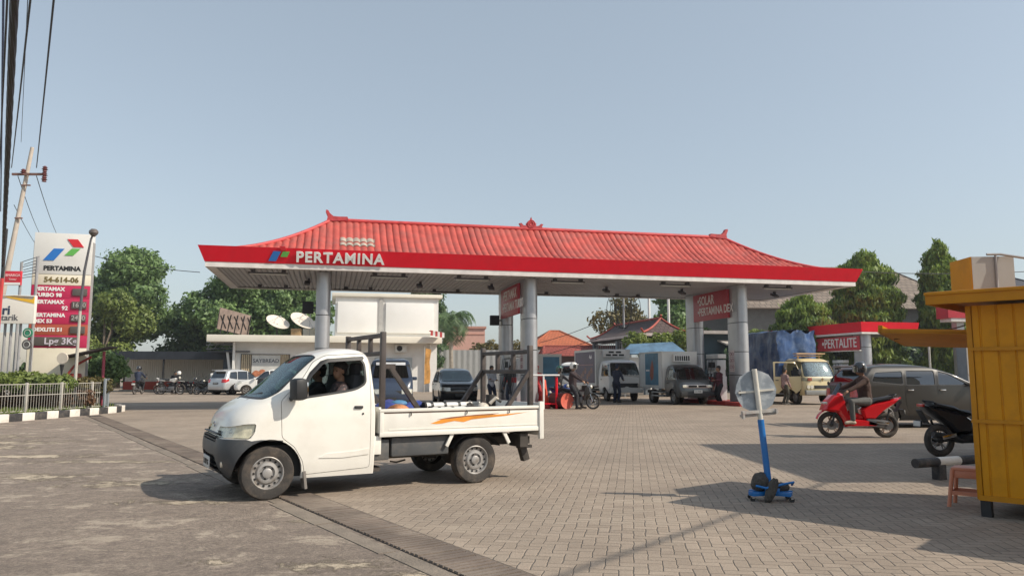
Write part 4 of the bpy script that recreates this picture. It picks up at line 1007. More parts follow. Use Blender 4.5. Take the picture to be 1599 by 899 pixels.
t_or = tiled('tile_orange', (.50, .14, .06), (.42, .12, .055)); t_gr = tiled('tile_grey', (.20, .16, .13), (.28, .225, .18), 1.9); t_br = tiled('tile_brown', (.085, .06, .058), (.11, .075, .07))
hip_house('orange_roofed_house', 'house with a bright orange hipped roof beyond the middle canopy columns', (4.3, 76, 0), R(8), 5.2, 7, 3.9, 5.6, t_or, mat('dull_wall', (.28, .25, .22), .8), ridge=.15)
hip_house('low_red_roofed_stall', 'long low stall with a dark red tiled roof behind the motorbikes', (5.4, 60, 0), R(4), 5.4, 3, 2.7, 3.5, tiled('tile_red', (.28, .06, .045), (.34, .08, .06)), mat('stall_wall', (.16, .10, .09), .8), ridge=.9)
# pavilion with Balinese roof
pv = thing('pavilion', 'open pavilion with dark curved tiled roof and red upturned ridge ends', 'pavilion', (8.6, 49.5, 0), CAZ)
def hiproof(mb, x0, x1, y0, y1, z0, z1, ins, n=8, over=0):
    ym = (y0 + y1) / 2; xm = (x0 + x1) / 2; N_ = 24
    W2 = (x1 - x0) / 2
    for kind in range(4):
        def P_(a, t):
            z = z0 + (z1 - z0) * (.35 * t + .65 * t ** 1.9)
            if kind == 0: return (x0 + W2 * t, y0 + ins * t + (y1 - y0 - 2 * ins * t) * a, z)
            if kind == 1: return (x1 - W2 * t, y1 - ins * t - (y1 - y0 - 2 * ins * t) * a, z)
            if kind == 2: return (x1 - W2 * t - (x1 - x0 - 2 * W2 * t) * a, y0 + ins * t, z)
            return (x0 + W2 * t + (x1 - x0 - 2 * W2 * t) * a, y1 - ins * t, z)
        mb.grid(P_, 6, n)
    return mb
PX0, PX1, PY0, PY1 = 0, 3.4, 0, 10.5
rf = MB(); hiproof(rf, PX0, PX1, PY0, PY1, 4.05, 5.05, 1.0); bmesh.ops.remove_doubles(rf.bm, verts=rf.bm.verts, dist=.001); rf.build('roof', t_br, pv, 40, recalc=True)
MB().box(((PX0 + PX1) / 2, (PY0 + PY1) / 2, 3.93), (PX1 - PX0 + .06, PY1 - PY0 + .06, .2)).build('eave_board', mat('eave_pale', (.50, .42, .40), .7, var=.1), pv)
MB().box(((PX0 + PX1) / 2, (PY0 + PY1) / 2, 3.78), (PX1 - PX0 - .1, PY1 - PY0 - .1, .12)).build('ceiling', dark, pv)
mb = MB()
for (sx, sy) in ((0, 0), (1, 0), (0, 1), (1, 1)):
    pts = []
    for k in range(9):
        t = k / 8; x = (PX1 - PX0) / 2 * t; y = 1.0 * t; pts.append((PX1 - x if sx else x, PY1 - y if sy else y, 4.10 + 1.0 * (.35 * t + .65 * t ** 1.9)))
    e = pts[0]; pts.insert(0, (e[0] + (.22 if sx else -.22), e[1] + (.15 if sy else -.15), e[2] + .22)); mb.tube(pts, .07, 6)
mb.tube([(1.7, .9, 5.3), (1.7, 1.0, 5.12), (1.7, 9.5, 5.12), (1.7, 9.6, 5.3)], .08, 6)
mb.build('ridge_trim', mat('trim_red', (.36, .07, .05), .7, var=.2), pv)
for x in (.3, 3.1):
    for y in (.3, 5.2, 10.2): MB().box((x, y, 1.9), (.34, .34, 3.8)).build('column', mat('pav_col', (.13, .15, .17), .7), pv)
mb = MB()
for k in range(24): mb.tube([(.3, .6 + k * .40, 2.7), (.3, .6 + k * .40, 3.6)], .02, 4)
mb.tube([(.3, .3, 3.6), (.3, 10.2, 3.6)], .04, 5); mb.tube([(.3, .3, 2.7), (.3, 10.2, 2.7)], .04, 5); mb.build('lattice', MATS['grey_post'], pv)
wsx = thing('office_sign', 'small white sign with a dark figure hanging at the pavilion corner', 'sign', (11.2, 47.6, 3.6)); MB().box((0, 0, 0), (.36, .05, .5)).build('board', white_m, wsx); MB().prism([(-.05, -.15), (.08, -.12), (.02, .0), (.06, .15), (-.08, .1)], -.035, -.026, 'y').build('mark', black_m, wsx)
# blue tarp roof, wire sculpture, masts
o = MB(); o.raw([(-2.0, -1, 0), (1.9, -1, 0), (1.9, 1, 0), (-2.0, 1, 0), (-1.4, 0, .62), (1.2, 0, .75)], [(0, 1, 5, 4), (1, 2, 5), (2, 3, 4, 5), (3, 0, 4)]); tp = o.build('tarpaulin_tent', mat('tarp_blue_pale', (.09, .17, .26), .6, var=.3, scale=2, bump=.5, bscale=3)); tp.location = (8.6, 46.2, 2.55)
props(tp, 'pale blue tarpaulin tent top above the white box trucks', 'tent'); 
for x in (-1.9, 1.8):
    for y in (-.95, .95): MB().tube([(x, y, -2.6), (x, y, 0)], .04, 5).build('tent_pole', MATS['grey_post'], tp)
w_ = thing('wire_mast', 'thin mast circled by large loops of wire above the pavilion roof', 'antenna', (8.3, 56, 0)); MB().tube([(0, 0, 0), (0, 0, 7.6)], .08, 6).build('mast', MATS['grey_post'], w_)
mb = MB()
for k in range(5):
    rx = .9 + .12 * k
    mb.tube([(rx * math.cos(a) * (1 if k % 2 else .6), .3 * math.sin(a + k), 6.2 + 1.5 * math.sin(a)) for a in np.linspace(0, 2 * PI, 25)[:-1]], .022, 4, closed=True)
for k in range(7): mb.tube([(-.6 + .2 * k, 0, 5.9 + .1 * (k % 3)), (-.55 + .2 * k, 0, 6.5)], .035, 4)
mb.build('wire_loops', dark, w_)
for (x, h, lab) in ((10.55, 8.5, 'left white mast of the two behind the pavilion'), (12.05, 8.5, 'right white mast of the two behind the pavilion, nearest the rear canopy column')):
    o = MB().tube([(0, 0, 0), (0, 0, h)], .10, 8).build('white_mast', white_wall); o.location = (x, 58, 0); props(o, lab, 'mast', 'white masts')
# teal building behind right canopy columns
tb_ = thing('teal_building', 'dark teal office block with a pale roof edge behind the right canopy columns', 'building', (13.0, 62, 0), R(8))
MB().box((7, 3, 2.3), (14, 6, 4.6)).build('wall', mat('teal_wall', (.035, .075, .095), .7, var=.1), tb_); MB().box((7, 2.6, 4.72), (14.6, 7, .26)).build('roof_edge', mat('edge_pale', (.42, .38, .35), .7), tb_)
for k in range(4): MB().box((2.2 + k * 2.8, -.04, 2.4), (1.8, .08, 1.3)).build('window', mat('win_dark', (.03, .05, .06), .2), tb_)
MB().box((6.6, -.8, 3.9), (5.2, 1.9, .12), (R(12), 0, 0)).build('awning', mat('awning_pale', (.45, .42, .38), .7), tb_)
gb = thing('hedge_bank', 'dark green planted bank behind the second canopy', 'hedge', (25, 60, 0)); MB().box((2, 1, 1), (20, .6, 2)).build('stem_wall', mat('dark_green_wall', (.02, .04, .035), .9), gb)
link_mesh('foliage', clump_mesh([(-7 + k * 1.6, 0, 2.0 + .4 * math.sin(k * 1.7), 1.5, 1.2, 1.8) for k in range(12)], 12000, .2, 88, .2, .4), leafB, gb)
tree('shrub', 'bright yellow green shrub just above the grey car bonnet', (25.6, 50, 0), [(0, 0, 1.6, .8, .6, .8), (-.6, 0, 1.0, .6, .5, .7), (.7, .1, 1.1, .6, .5, .7)], 2600, .14, leafC, .05, 91, cat='shrub')
bh = hip_house('grey_roofed_hall', 'large hall with a broad weathered grey tiled roof behind the weeping trees', (30.6, 76, 0), R(3), 22, 14, 7.2, 12.0, t_gr, mat('hall_wall', (.12, .12, .115), .8), over=1.0, ridge=.62, cat='building')
dr_ = hip_house('dark_roofed_house', 'house with a dark roof peeping out at the far right above the kiosk', (44.5, 68, 0), R(-4), 5, 7, 8.3, 10.0, mat('roof_navy', (.05, .05, .06), .7), mat('house_white', (.6, .6, .58), .8), ridge=.2)
gp_ = thing('glass_booth', 'small white framed glass booth just left of the yellow kiosk', 'booth', (25.2, 42, 0), 0)
MB().box((.6, .5, 1.5), (1.2, 1.0, 2.7)).build('cabinet', mat('booth_grey', (.16, .19, .22), .3), gp_); mb = MB()
for x in (0, .6, 1.2): mb.box((x, -.02, 1.5), (.07, .06, 3.0))
for z in (.1, 1.3, 2.95): mb.box((.6, -.02, z), (1.25, .06, .08))
mb.build('frame', fence_w, gp_)
ob = MB().box((4, 0, 1.7), (9, .3, 3.4)).build('dark_wall', mat('wall_bluegreen', (.018, .035, .042), .8, var=.2)); ob.location = (24.5, 59.5, 0); props(ob, 'dark blue green wall between the second canopy and the kiosk', 'wall')
o = MB().tube([(0, 0, 0), (0, 0, 3.6)], .06, 8).build('white_post', fence_w); o.location = (23.5, 42.7, 0); props(o, 'slim white post standing left of the yellow awning flap', 'post')
# --- second canopy
c2 = thing('small_canopy', 'smaller fuel canopy with red fascia and a PERTALITE board at the right', 'canopy', (22.3, 48.2, 0), CAZ)
A2, B2, ang2 = 4.1, 13.0, R(12)
def c2ring(lv):
    mb = MB(); rs = []
    for off, z in lv: rs.append([mb.bm.verts.new(v) for v in ((-off, -off, z), (A2 + off, -off, z), (A2 + off, B2 + off, z), (-off, B2 + off, z))])
    for a, b in zip(rs[:-1], rs[1:]):
        for i in range(4): mb.bm.faces.new([a[i], a[(i + 1) % 4], b[(i + 1) % 4], b[i]])
    return mb
c2ring([(-.3, 3.90), (0.03, 3.90), (.03, 4.02), (-.05, 4.02)]).build('white_band', MATS['band_white'], c2, 20)
f_ = c2ring([(-.05, 4.022), (.04, 4.022), (.14, 4.66), (0, 4.66), (-.4, 4.55)]); f_.raw([(.1, .1, 4.5), (A2 - .1, .1, 4.5), (A2 - .1, B2 - .1, 4.5), (.1, B2 - .1, 4.5)], [(0, 1, 2, 3)]); f_.build('fascia', red_fascia, c2, 20)
MB().box((A2 / 2, B2 / 2, 3.97), (A2 - .2, B2 - .2, .05)).build('soffit', MATS['soffit_grey'], c2)
def col2(x, y):
    for z0, z1 in ((0.1, 1.8), (1.83, 3.05), (3.08, 3.95)):
        pass
    mb = MB(); sec = [(x + .38 * math.cos(q), y + (.5 if math.sin(q) > 0 else 0) + .38 * math.sin(q)) for q in np.linspace(0, 2 * PI, 25)[:-1]]
    for z0, z1 in ((0.1, 1.8), (1.83, 3.05), (3.08, 3.95)): mb.prism(sec, z0, z1, 'z')
    mb.build('column', alu, c2, 30)
col2(.75, .7); col2(.75, 7.6)
b2 = MB().box((.28, 3.6, 3.35), (.12, 5.9, .92), bev=.01).build('signboard', mat('sign_bright_red', (.46, .02, .035), .45), c2)
text('lettering', '•PERTALITE', .88, frame((.21, .8, 3.36), (0, -1, 0)), pale, b2, align='RIGHT', bold=.008, sx=.80, depth=.012)
bm_ = MB(); bm_.box((.28, 3.6, 2.86), (.14, 6.1, .06)); bm_.build('board_trim', chrome, c2)
i2 = MB().prism([(-.8, 0), (.8, 0), (.8, 9), (-.8, 9)], -.05, .16, 'z').build('pump_island', concrete); i2.location = (22.85, 48.8, 0); i2.rotation_euler = (0, 0, CAZ); props(i2, 'concrete pump island under the small PERTALITE canopy', 'kerb island', 'pump islands under the canopy')
dup(pump0, (22.2, 51.3, .16), CAZ, 'fuel dispenser under the PERTALITE board, nearer the front column')
dup(pump0, (21.7, 53.3, .16), CAZ, 'fuel dispenser under the PERTALITE board, half hidden by the blue tarpaulin')
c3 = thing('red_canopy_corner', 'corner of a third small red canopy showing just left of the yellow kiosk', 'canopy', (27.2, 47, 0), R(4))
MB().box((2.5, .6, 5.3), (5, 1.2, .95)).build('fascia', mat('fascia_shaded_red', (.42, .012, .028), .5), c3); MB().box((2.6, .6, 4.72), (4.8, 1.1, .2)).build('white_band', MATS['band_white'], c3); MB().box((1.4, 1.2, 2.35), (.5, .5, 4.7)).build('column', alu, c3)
# ================================================================ KIOSK (right foreground)
KA = math.atan2(-.70, .714)
kx, ky = 4.66, 7.72
kio = thing('yellow_kiosk', 'mustard yellow sheet metal kiosk on short black legs with overhanging roof', 'kiosk', (kx, ky, 0), KA)
yk = mat('kiosk_yellow', (.60, .255, .006), .5, var=.07, scale=1.2, dirt=(.26, .11, .012), dirt_amt=.5, dscale=3.5, bump=.15, bscale=6, spec=.25)
yk2 = mat('kiosk_yellow_dark', (.50, .21, .008), .5, var=.08, spec=.25, dirt=(.25, .11, .02), dirt_amt=.4, dscale=5)
KW, KD, z0, z1 = 2.4, 1.5, .17, 2.10
# local x along the long visible face, y away from the camera
def ribbed(mb, ax, fixed, a0, a1, z0, z1, pitch, dep, sgn):
    n = max(1, int(round((a1 - a0) / pitch))); st = (a1 - a0) / n; pts = []
    for i in range(n):
        b = a0 + i * st; pts += [(b, 0), (b + st * .38, 0), (b + st * .43, -dep), (b + st * .5, -dep), (b + st * .55, 0)]
    pts.append((a1, 0)); m_ = len(pts)
    V_ = [((p[0], fixed + sgn * p[1], z) if ax == 'x' else (fixed + sgn * p[1], p[0], z)) for z in (z0, z1) for p in pts]
    mb.raw(V_, [(i, i + 1, m_ + i + 1, m_ + i) for i in range(m_ - 1)])
mb = MB(); ribbed(mb, 'x', 0.0, .04, KW, z0, z1, .145, .011, -1); ribbed(mb, 'y', 0.0, .04, KD, z0, z1, .145, .011, -1)
mb.build('sheet_wall', yk, kio, 25)
MB().box((KW / 2 + .02, KD / 2 + .02, (z0 + z1) / 2), (KW - .06, KD - .06, z1 - z0 - .02)).build('inner_box', mat('kiosk_inner', (.05, .035, .02), .8), kio)
mb = MB(); mb.box((0.01, 0.01, (z0 + z1) / 2), (.05, .05, z1 - z0), bev=.006); mb.build('corner_post', yk2, kio); MB().box((.01, KD, (z0 + z1) / 2), (.05, .05, z1 - z0), bev=.006).build('corner_post', yk2, kio)
mb = MB(); mb.box((KW / 2, -.016, 1.66), (KW, .02, .035)); mb.box((KW / 2, -.016, .94), (KW, .02, .035)); mb.box((-.016, KD / 2, .94), (.02, KD, .035)); mb.box((KW / 2, -.012, z0 + .02), (KW, .03, .05)); mb.build('rail', yk2, kio)
mb = MB(); mb.box((KW / 2 - .05, KD / 2 + .02, z1 + .10), (KW + .50, KD + .50, .05)); mb.box((KW / 2 - .05, -.235, z1 + .08), (KW + .50, .03, .13), bev=.008); mb.box((KW / 2 - .05, -.255, z1 + .125), (KW + .54, .03, .03), bev=.006); mb.box((-.305, KD / 2 + .02, z1 + .08), (.03, KD + .50, .13), bev=.008)
mb.build('roof', yk2, kio)
for (x, y) in ((.05, .05), (.05, KD - .05), (KW - .1, .05), (KW - .1, KD - .05)): MB().box((x, y, .09), (.09, .09, .2)).build('leg', black_plastic, kio)
mb = MB()
for k in range(9): mb.box((.35 + .2 * k, .5 + .1 * (k % 3), .1), (.05, .05, .16))
mb.build('under_clutter', chassis, kio)
# propped flap on the far left side
fl = MB(); fl.box((0, 0, 0), (1.25, .95, .03), bev=.005); fl.box((-.62, 0, .03), (.04, .95, .09)); fl.box((0, -.46, .01), (1.25, .03, .05)); fl.xform(Matrix.Translation((-.42, 1.0, 1.80)) @ rotm(R(-8), R(3), 0)); flo = fl.build('awning_flap', yk2, kio)
MB().tube([(-.02, .95, 2.02), (-.35, .95, 1.93), (-1.0, .9, 1.82)], .008, 5).build('chain', mat('chain_brown', (.12, .07, .03), .6), flo)
lb = thing('kiosk_lightbox', 'yellow and grey sign box with a metal stay standing on the kiosk roof', 'sign', (5.24, 8.36, z1 + .13), R(-4))
MB().box((0, 0, .22), (.42, .42, .44), bev=.005).build('box_body', mat('lightbox_grey', (.30, .31, .32), .5, dirt=(.2, .19, .17), dirt_amt=.4), lb)
MB().box((.005, -.217, .222), (.44, .012, .45)).build('grey_side', mat('lightbox_side', (.38, .37, .35), .5, var=.08, dirt=(.2, .18, .15), dirt_amt=.4), lb); MB().box((-.219, 0, .222), (.016, .44, .45)).build('yellow_face', yk, lb)
MB().tube([(.03, -.235, -.02), (.03, -.235, .47)], .012, 6).build('bracket', MATS['grey_post'], lb)
MB().tube([(-.06, -.235, .47), (.08, -.235, .47), (1.0, -.6, .22)], .014, 6).build('stay', MATS['grey_post'], lb)
# unseen stalls added to the right, outside the picture, to throw long shadows
def stall(label, loc, rz, w, d, h):
    t = thing('shadow_stall', label, 'kiosk', loc, rz, 'unseen shadow casting stalls to the right of the yellow kiosk')
    MB().box((w / 2, d / 2, h / 2 + .1), (w, d, h - .1), bev=.02).build('body', yk, t); MB().box((w / 2, d / 2, h + .1), (w + .9, d + .7, .1)).build('roof', yk2, t)
    return t
stall('unseen yellow stall added behind and right of the kiosk for its shadow', (6.5, 5.45, 0), R(-42), 2.4, 1.5, 2.2)
stall('second unseen yellow stall beyond the kiosk, added for its shadow', (8.7, 9.1, 0), R(-12), 2.6, 1.6, 2.35)
stall('third unseen yellow stall far to the right, added for its shadow', (10.6, 12.6, 0), R(-5), 2.4, 1.5, 2.3)
shp_ = thing('shadow_shop', 'unseen two storey shop house added right of the forecourt for its shadow', 'building', (10.6, 8.4, 0), R(3))  # unseen block added as a larger shadow caster over the paving
MB().box((2.9, 2.4, 2.7), (5.8, 4.8, 5.4)).build('wall', cream_wall, shp_); MB().box((2.9, 2.4, 5.5), (6.3, 5.3, .2)).build('roof', MATS['shed_roof'], shp_)
for k in range(3): MB().box((-.01, .9 + k * 1.5, 1.5), (.06, 1.1, 2.4)).build('shutter', MATS['shutter_tan'], shp_); MB().box((-.01, .9 + k * 1.5, 4.1), (.06, .9, 1.1)).build('window', MATS['window_bluegrey'], shp_)
for k in range(2): MB().box((-.8, 1.1 + k * 2.5, 3.0), (1.7, 2.0, .06), (0, R(-12), 0)).build('awning', MATS['awning_pale'], shp_)
um = thing('parasol', 'unseen wide canvas parasol added beyond the stalls for its shadow', 'parasol', (9.4, 11.2, 0)); MB().tube([(0, 0, 0), (0, 0, 2.5)], .025, 8).build('pole', fence_w, um); MB().lathe([(1.25, 1.95), (.8, 2.2), (0, 2.5)], n=8).build('canopy', mat('parasol_cloth', (.3, .1, .08), .8), um)  # unseen, added among the shadow casters out of frame
cable('stout overhead cable high to the right of the yellow kiosk', Vector((3.2, -1.6, 6.1)), Vector((15.0, 12.9, 6.0)), .024, 0.0)
# stool
st = thing('plastic_stool', 'salmon pink plastic stool standing against the kiosk', 'stool', (4.90, 8.30, 0), R(-40))
pm = mat('stool_pink', (.58, .22, .13), .45, var=.06, dirt=(.3, .15, .1), dirt_amt=.3)
MB().box((0, 0, .40), (.27, .27, .035), bev=.012).build('seat', pm, st)
for sx in (-1, 1):
    for sy in (-1, 1): MB().tube([(sx * .12, sy * .12, .39), (sx * .165, sy * .165, 0)], [.022, .020], 8).build('leg', pm, st)
MB().box((0, 0, .345), (.25, .25, .08), bev=.01).build('skirt', pm, st); mb = MB()
for s in (-1, 1): mb.box((s * .15, 0, .15), (.015, .28, .04)); mb.box((0, s * .15, .15), (.28, .015, .04))
mb.build('brace', pm, st)
# black and white rail
rl = thing('barrier_rail', 'low pipe rail painted black and white on a short square post', 'barrier', (5.62, 10.3, 0), R(24))
for k in range(7): MB().tube([(-.33 + k * .42 + (.0 if k == 0 else .0), 0, .235), (.09 + k * .42, 0, .235)], .062, 14).build('pipe_segment', kb if k % 2 == 0 else kw, rl)
MB().box((.12, 0, .09), (.14, .12, .22), bev=.008).build('post', kb, rl); MB().box((2.2, 0, .13), (.14, .12, .28), bev=.008).build('post', kb, rl)
# round sign on a castored trolley
ts = thing('trolley_sign', 'round road sign seen from behind on a leaning blue pole with a castored base', 'road sign', (2.90, 8.68, 0), 0)
lean = rotm(0, R(-5.2), 0)
blue = mat('pole_blue', (.01, .16, .48), .38, var=.1, dirt=(.1, .12, .14), dirt_amt=.35, dscale=6); wp = mat('pole_white', (.62, .60, .54), .5, var=.08, dirt=(.35, .25, .15), dirt_amt=.4, dscale=9)
mb = MB(); mb.tube([(0, 0, .08), (0, 0, .90)], .036, 12); mb.xform(lean); mb.build('blue_pole', blue, ts)
mb = MB(); mb.tube([(0, 0, .90), (0, 0, 1.47)], .029, 12); mb.xform(lean); mb.build('white_pole', wp, ts)
sg_ = mat('sign_back_grey', (.30, .335, .37), .5, .2, var=.2, scale=6, dirt=(.62, .64, .64), dirt_amt=.95, dscale=6, bump=.3, bscale=9)
mb = MB(); rp_ = [(.235 if k % 2 else .243) for k in range(16)]
mb.prism([(rp_[k] * math.cos(k * PI / 8) , 1.22 + rp_[k] * math.sin(k * PI / 8)) for k in range(16)], .032, .042, 'y'); mb.xform(lean @ rotm(0, 0, R(4))); dd = mb.build('disc', sg_, ts)
mb = MB(); mb.box((0, .024, 1.22), (.42, .016, .022)); mb.xform(lean @ rotm(0, 0, R(4))); mb.build('crossbar', wp, dd)
mb = MB(); mb.box((-.12, .027, 1.11), (.05, .004, .012), (0, -.5, 0)); mb.box((-.19, .013, 1.215), (.014, .01, .05)); mb.xform(lean); mb.build('marks', black_m, dd)
mb = MB(); mb.box((0, 0, .99), (.42, .05, .035), (0, .03, 0)); mb.box((0, .05, .955), (.40, .1, .03), bev=.004); mb.box((-.2, 0, .96), (.02, .06, .07)); mb.box((.19, .02, .98), (.02, .12, .05)); mb.xform(lean @ rotm(0, 0, R(6))); mb.build('lower_plate', mat('plate_rusty', (.42, .40, .37), .6, var=.2, scale=12, dirt=(.25, .08, .04), dirt_amt=.8, dscale=14), ts)
mb = MB(); mb.box((0, 0, .085), (.50, .10, .045), (0, 0, .25), bev=.006); mb.box((0, 0, .085), (.46, .09, .045), (0, 0, -.55), bev=.006); mb.box((0, 0, .12), (.16, .16, .05), bev=.006); mb.build('base_frame', blue, ts)
mb = MB(); mb.tube([(-.20, -.12, .18), (-.1, -.16, .16), (.1, -.14, .20), (.24, -.06, .21), (.25, .02, .17)], .013, 8); mb.build('loop_bar', blue, ts)
for (x, y) in ((-.22, -.06), (.22, .08), (-.19, .13), (.19, -.13)):
    c_ = MB(); c_.tube([(x, y - .012, .028), (x, y + .012, .028)], .028, 12); w = c_.build('castor', black_plastic, ts); MB().box((x, y, .055), (.03, .04, .04)).build('fork', chrome, w)
def rock(name, label, loc, dims, rot, m, seed, cat='stone'):
    mb = MB(); mb.ball((0, 0, 0), dims, 14); r_ = random.Random(seed)
    for v in mb.bm.verts: v.co *= 1 + r_.uniform(-.10, .10)
    for v in mb.bm.verts: v.co.x = max(-dims[0] * .8, min(dims[0] * .8, v.co.x))
    o = mb.build(name, m, angle=25); o.location = loc; o.rotation_euler = rot; return props(o, label, cat, 'weights on the trolley sign base')
stn = mat('stone_dark', (.075, .068, .06), .9, var=.3, scale=8, bump=1, bscale=30)
rock('stone', 'round dark stone leaning at the left behind the blue pole base', (2.79, 8.70, .20), (.10, .12, .11), (0, .4, 0), stn, 1)
rock('paving_block', 'grey brown brick leaning upright in front of the blue pole base', (2.86, 8.54, .13), (.065, .05, .15), (.1, .35, .2), stn, 2)
rock('paving_block', 'small dark brick lying on the right arm of the blue base', (3.02, 8.70, .15), (.13, .06, .05), (0, .1, .3), stn, 3)
# cones, drum, barrier by the middle column
orange = mat('cone_orange', (.62, .07, .03), .5, var=.08)
def cone(label, loc, h=.95):
    t = thing('traffic_cone', label, 'traffic cone', loc, 0, 'tall cones by the middle island')
    MB().box((0, 0, .02), (.42, .42, .05), bev=.01).build('base', orange, t)
    MB().lathe([(.19, .04), (.06, h - .04), (.045, h), (0, h)], n=20).build('body', orange, t); MB().lathe([(.152, .28), (.128, .46)], n=20).build('band', white_m, t); MB().lathe([(.108, .60), (.088, .76)], n=20).build('band', white_m, t)
cone('orange and white cone standing by the red post of the middle island', (1.32, 31.0, 0), 1.15)
dm = thing('oil_drum', 'orange red oil drum lying on its side beside the blue motorbike', 'drum', (1.95, 30.5, .32), R(-58)); MB().lathe([(.30, -.42), (.31, -.40), (.30, -.14), (.31, -.12), (.30, .12), (.31, .14), (.30, .40), (.31, .42), (.3, .43)], (0, 0, 0), 'x').build('barrel', mat('drum_dark', (.10, .025, .025), .6, var=.2), dm)
for s in (-1, 1): MB().lathe([(0, s * .425), (.285, s * .425), (.31, s * .44), (.31, s * .42)], (0, 0, 0), 'x').build('lid', mat('drum_lid', (.55, .11, .07), .6, var=.2, scale=4), dm)
br = thing('pipe_barrier', 'white pipe barrier with a T shaped rail and red uprights beside the cone', 'barrier', (1.15, 30.2, 0), R(0))
MB().tube([(-.5, 0, 1.33), (.75, 0, 1.33)], .035, 8).build('top_rail', white_m, br); MB().tube([(.1, 0, 0), (.1, 0, 1.33)], .035, 8).build('upright', white_m, br)
for x in (-.4, .62): MB().tube([(x, .1, 0), (x, .1, 1.25)], .05, 8).build('red_upright', red_fascia, br)
MB().tube([(-.4, .1, .2), (.62, .1, .2)], .03, 8).build('low_rail', red_fascia, br)
# ================================================================ VEHICLE TOOLKIT
def catmull(P, sub):
    P = np.array(P, float); n = len(P); out = []
    for i in range(n - 1):
        p0, p1, p2, p3 = P[max(i - 1, 0)], P[i], P[i + 1], P[min(i + 2, n - 1)]
        for k in range(sub):
            t = k / sub
            out.append(.5 * ((2 * p1) + (-p0 + p2) * t + (2 * p0 - 5 * p1 + 4 * p2 - p3) * t * t + (-p0 + 3 * p1 - 3 * p2 + p3) * t ** 3))
    out.append(P[-1]); return np.array(out)
class Shell:
    """vehicle skin lofted from horizontal slices (z, x_front, x_rear, half_width, front_corner_len, front_corner_w, rear_corner_len, rear_corner_w)"""
    def __init__(s, slices, sub=3, bow=0.03, crown=0.03):
        s.S = catmull(slices, sub); s.bow = bow; s.crown = crown; s.S[:, 0] = np.maximum.accumulate(s.S[:, 0] + np.arange(len(s.S)) * 1e-4)
    def bmesh_(s, off=0.0):
        bm = bmesh.new(); rings = []
        for (z, xf, xr, w, fl, fw, rl, rw) in s.S:
            xf += off; xr -= off; w += off; h = []
            for k in range(4): y = (w - fw) * k / 4; h.append((xf - s.bow * (y / w) ** 2, y))
            for k in range(7):
                a = k / 6 * PI / 2; y = w - fw + fw * math.sin(a); h.append((xf - s.bow * ((w - fw) / w) ** 2 - fl * (1 - math.cos(a)), y))
            xa = h[-1][0]; xb = xr + rl
            for k in range(1, 10): h.append((xa + (xb - xa) * k / 10, w))
            for k in range(7):
                a = k / 6 * PI / 2; h.append((xr + rl * (1 - math.sin(a)), w - rw + rw * math.cos(a)))
            for k in range(3, -1, -1): h.append((xr, (w - rw) * k / 4))
            ring = [bm.verts.new((x, y, z)) for x, y in h] + [bm.verts.new((x, -y, z)) for x, y in reversed(h[1:-1])]
            rings.append(ring)
        m = len(rings[0])
        for A_, B_ in zip(rings[:-1], rings[1:]):
            for i in range(m): bm.faces.new([A_[i], A_[(i + 1) % m], B_[(i + 1) % m], B_[i]])
        top = rings[-1]; half = m // 2
        cr = {0: top[0], half: top[half]}
        rowm = [top[0]] + [None] * (half - 1) + [top[half]]
        for i in range(1, half):
            a, b = top[i], top[m - i]
            f = min(1, abs(a.co.y) / (s.S[-1][3] + 1e-6)); rowm[i] = bm.verts.new(((a.co + b.co) / 2) + Vector((0, 0, s.crown * f)))
        for i in range(half):
            a0, a1 = top[i], top[i + 1]; b0, b1 = top[(m - i) % m], top[m - i - 1]; c0, c1 = rowm[i], rowm[i + 1]
            for q in ([a0, a1, c1, c0], [c0, c1, b1, b0]):
                u = []
                for v in q:
                    if v not in u: u.append(v)
                if len(u) >= 3:
                    try: bm.faces.new(u)
                    except ValueError: pass
        bmesh.ops.recalc_face_normals(bm, faces=bm.faces)
        if bm.faces[0].normal.length:
            c = sum((v.co for v in bm.verts), Vector()) / len(bm.verts)
            sgn = sum((f.normal.dot(f.calc_center_median() - c)) for f in bm.faces)
            if sgn < 0: bmesh.ops.reverse_faces(bm, faces=bm.faces)
        return bm
    def part(s, name, mats, parent, inter=(), diff=(), off=0.0, thick=.035, angle=32, wn=True):
        bm = s.bmesh_(off); me = bpy.data.meshes.new('sk'); bm.to_mesh(me); bm.free()
        out = evaluated(me, [('SOLIDIFY', dict(thickness=thick, offset=-1.0, use_even_offset=False))])
        for op, cs in (('INTERSECT', inter), ('DIFFERENCE', diff)):
            for i_, c in enumerate(cs):
                nf = len(out.polygons); r = evaluated(out, [('BOOLEAN', dict(operation=op, solver='EXACT', cutter=c))])
                if len(r.polygons) == 0 or (op == 'DIFFERENCE' and len(r.polygons) < nf * .25):
                    print('BOOL retry', name, op, i_, nf, len(r.polygons)); cc = c.copy(); cc.transform(Matrix.Translation((.0013, .0009, .0011)) @ rotm(.0007, .0009, .0005))
                    r2 = evaluated(out, [('BOOLEAN', dict(operation=op, solver='EXACT', cutter=cc))])
                    if len(r2.polygons) > len(r.polygons): r = r2
                    if len(r.polygons) == 0 or (op == 'DIFFERENCE' and len(r.polygons) < nf * .25): print('   FAILED'); r = out if op == 'DIFFERENCE' else r
                out = r
        finish(out, angle)
        if wn: out = evaluated(out, [('WEIGHTED_NORMAL', dict(keep_sharp=True, weight=60))])
        out.materials.clear()
        return link_mesh(name, out, mats, parent)
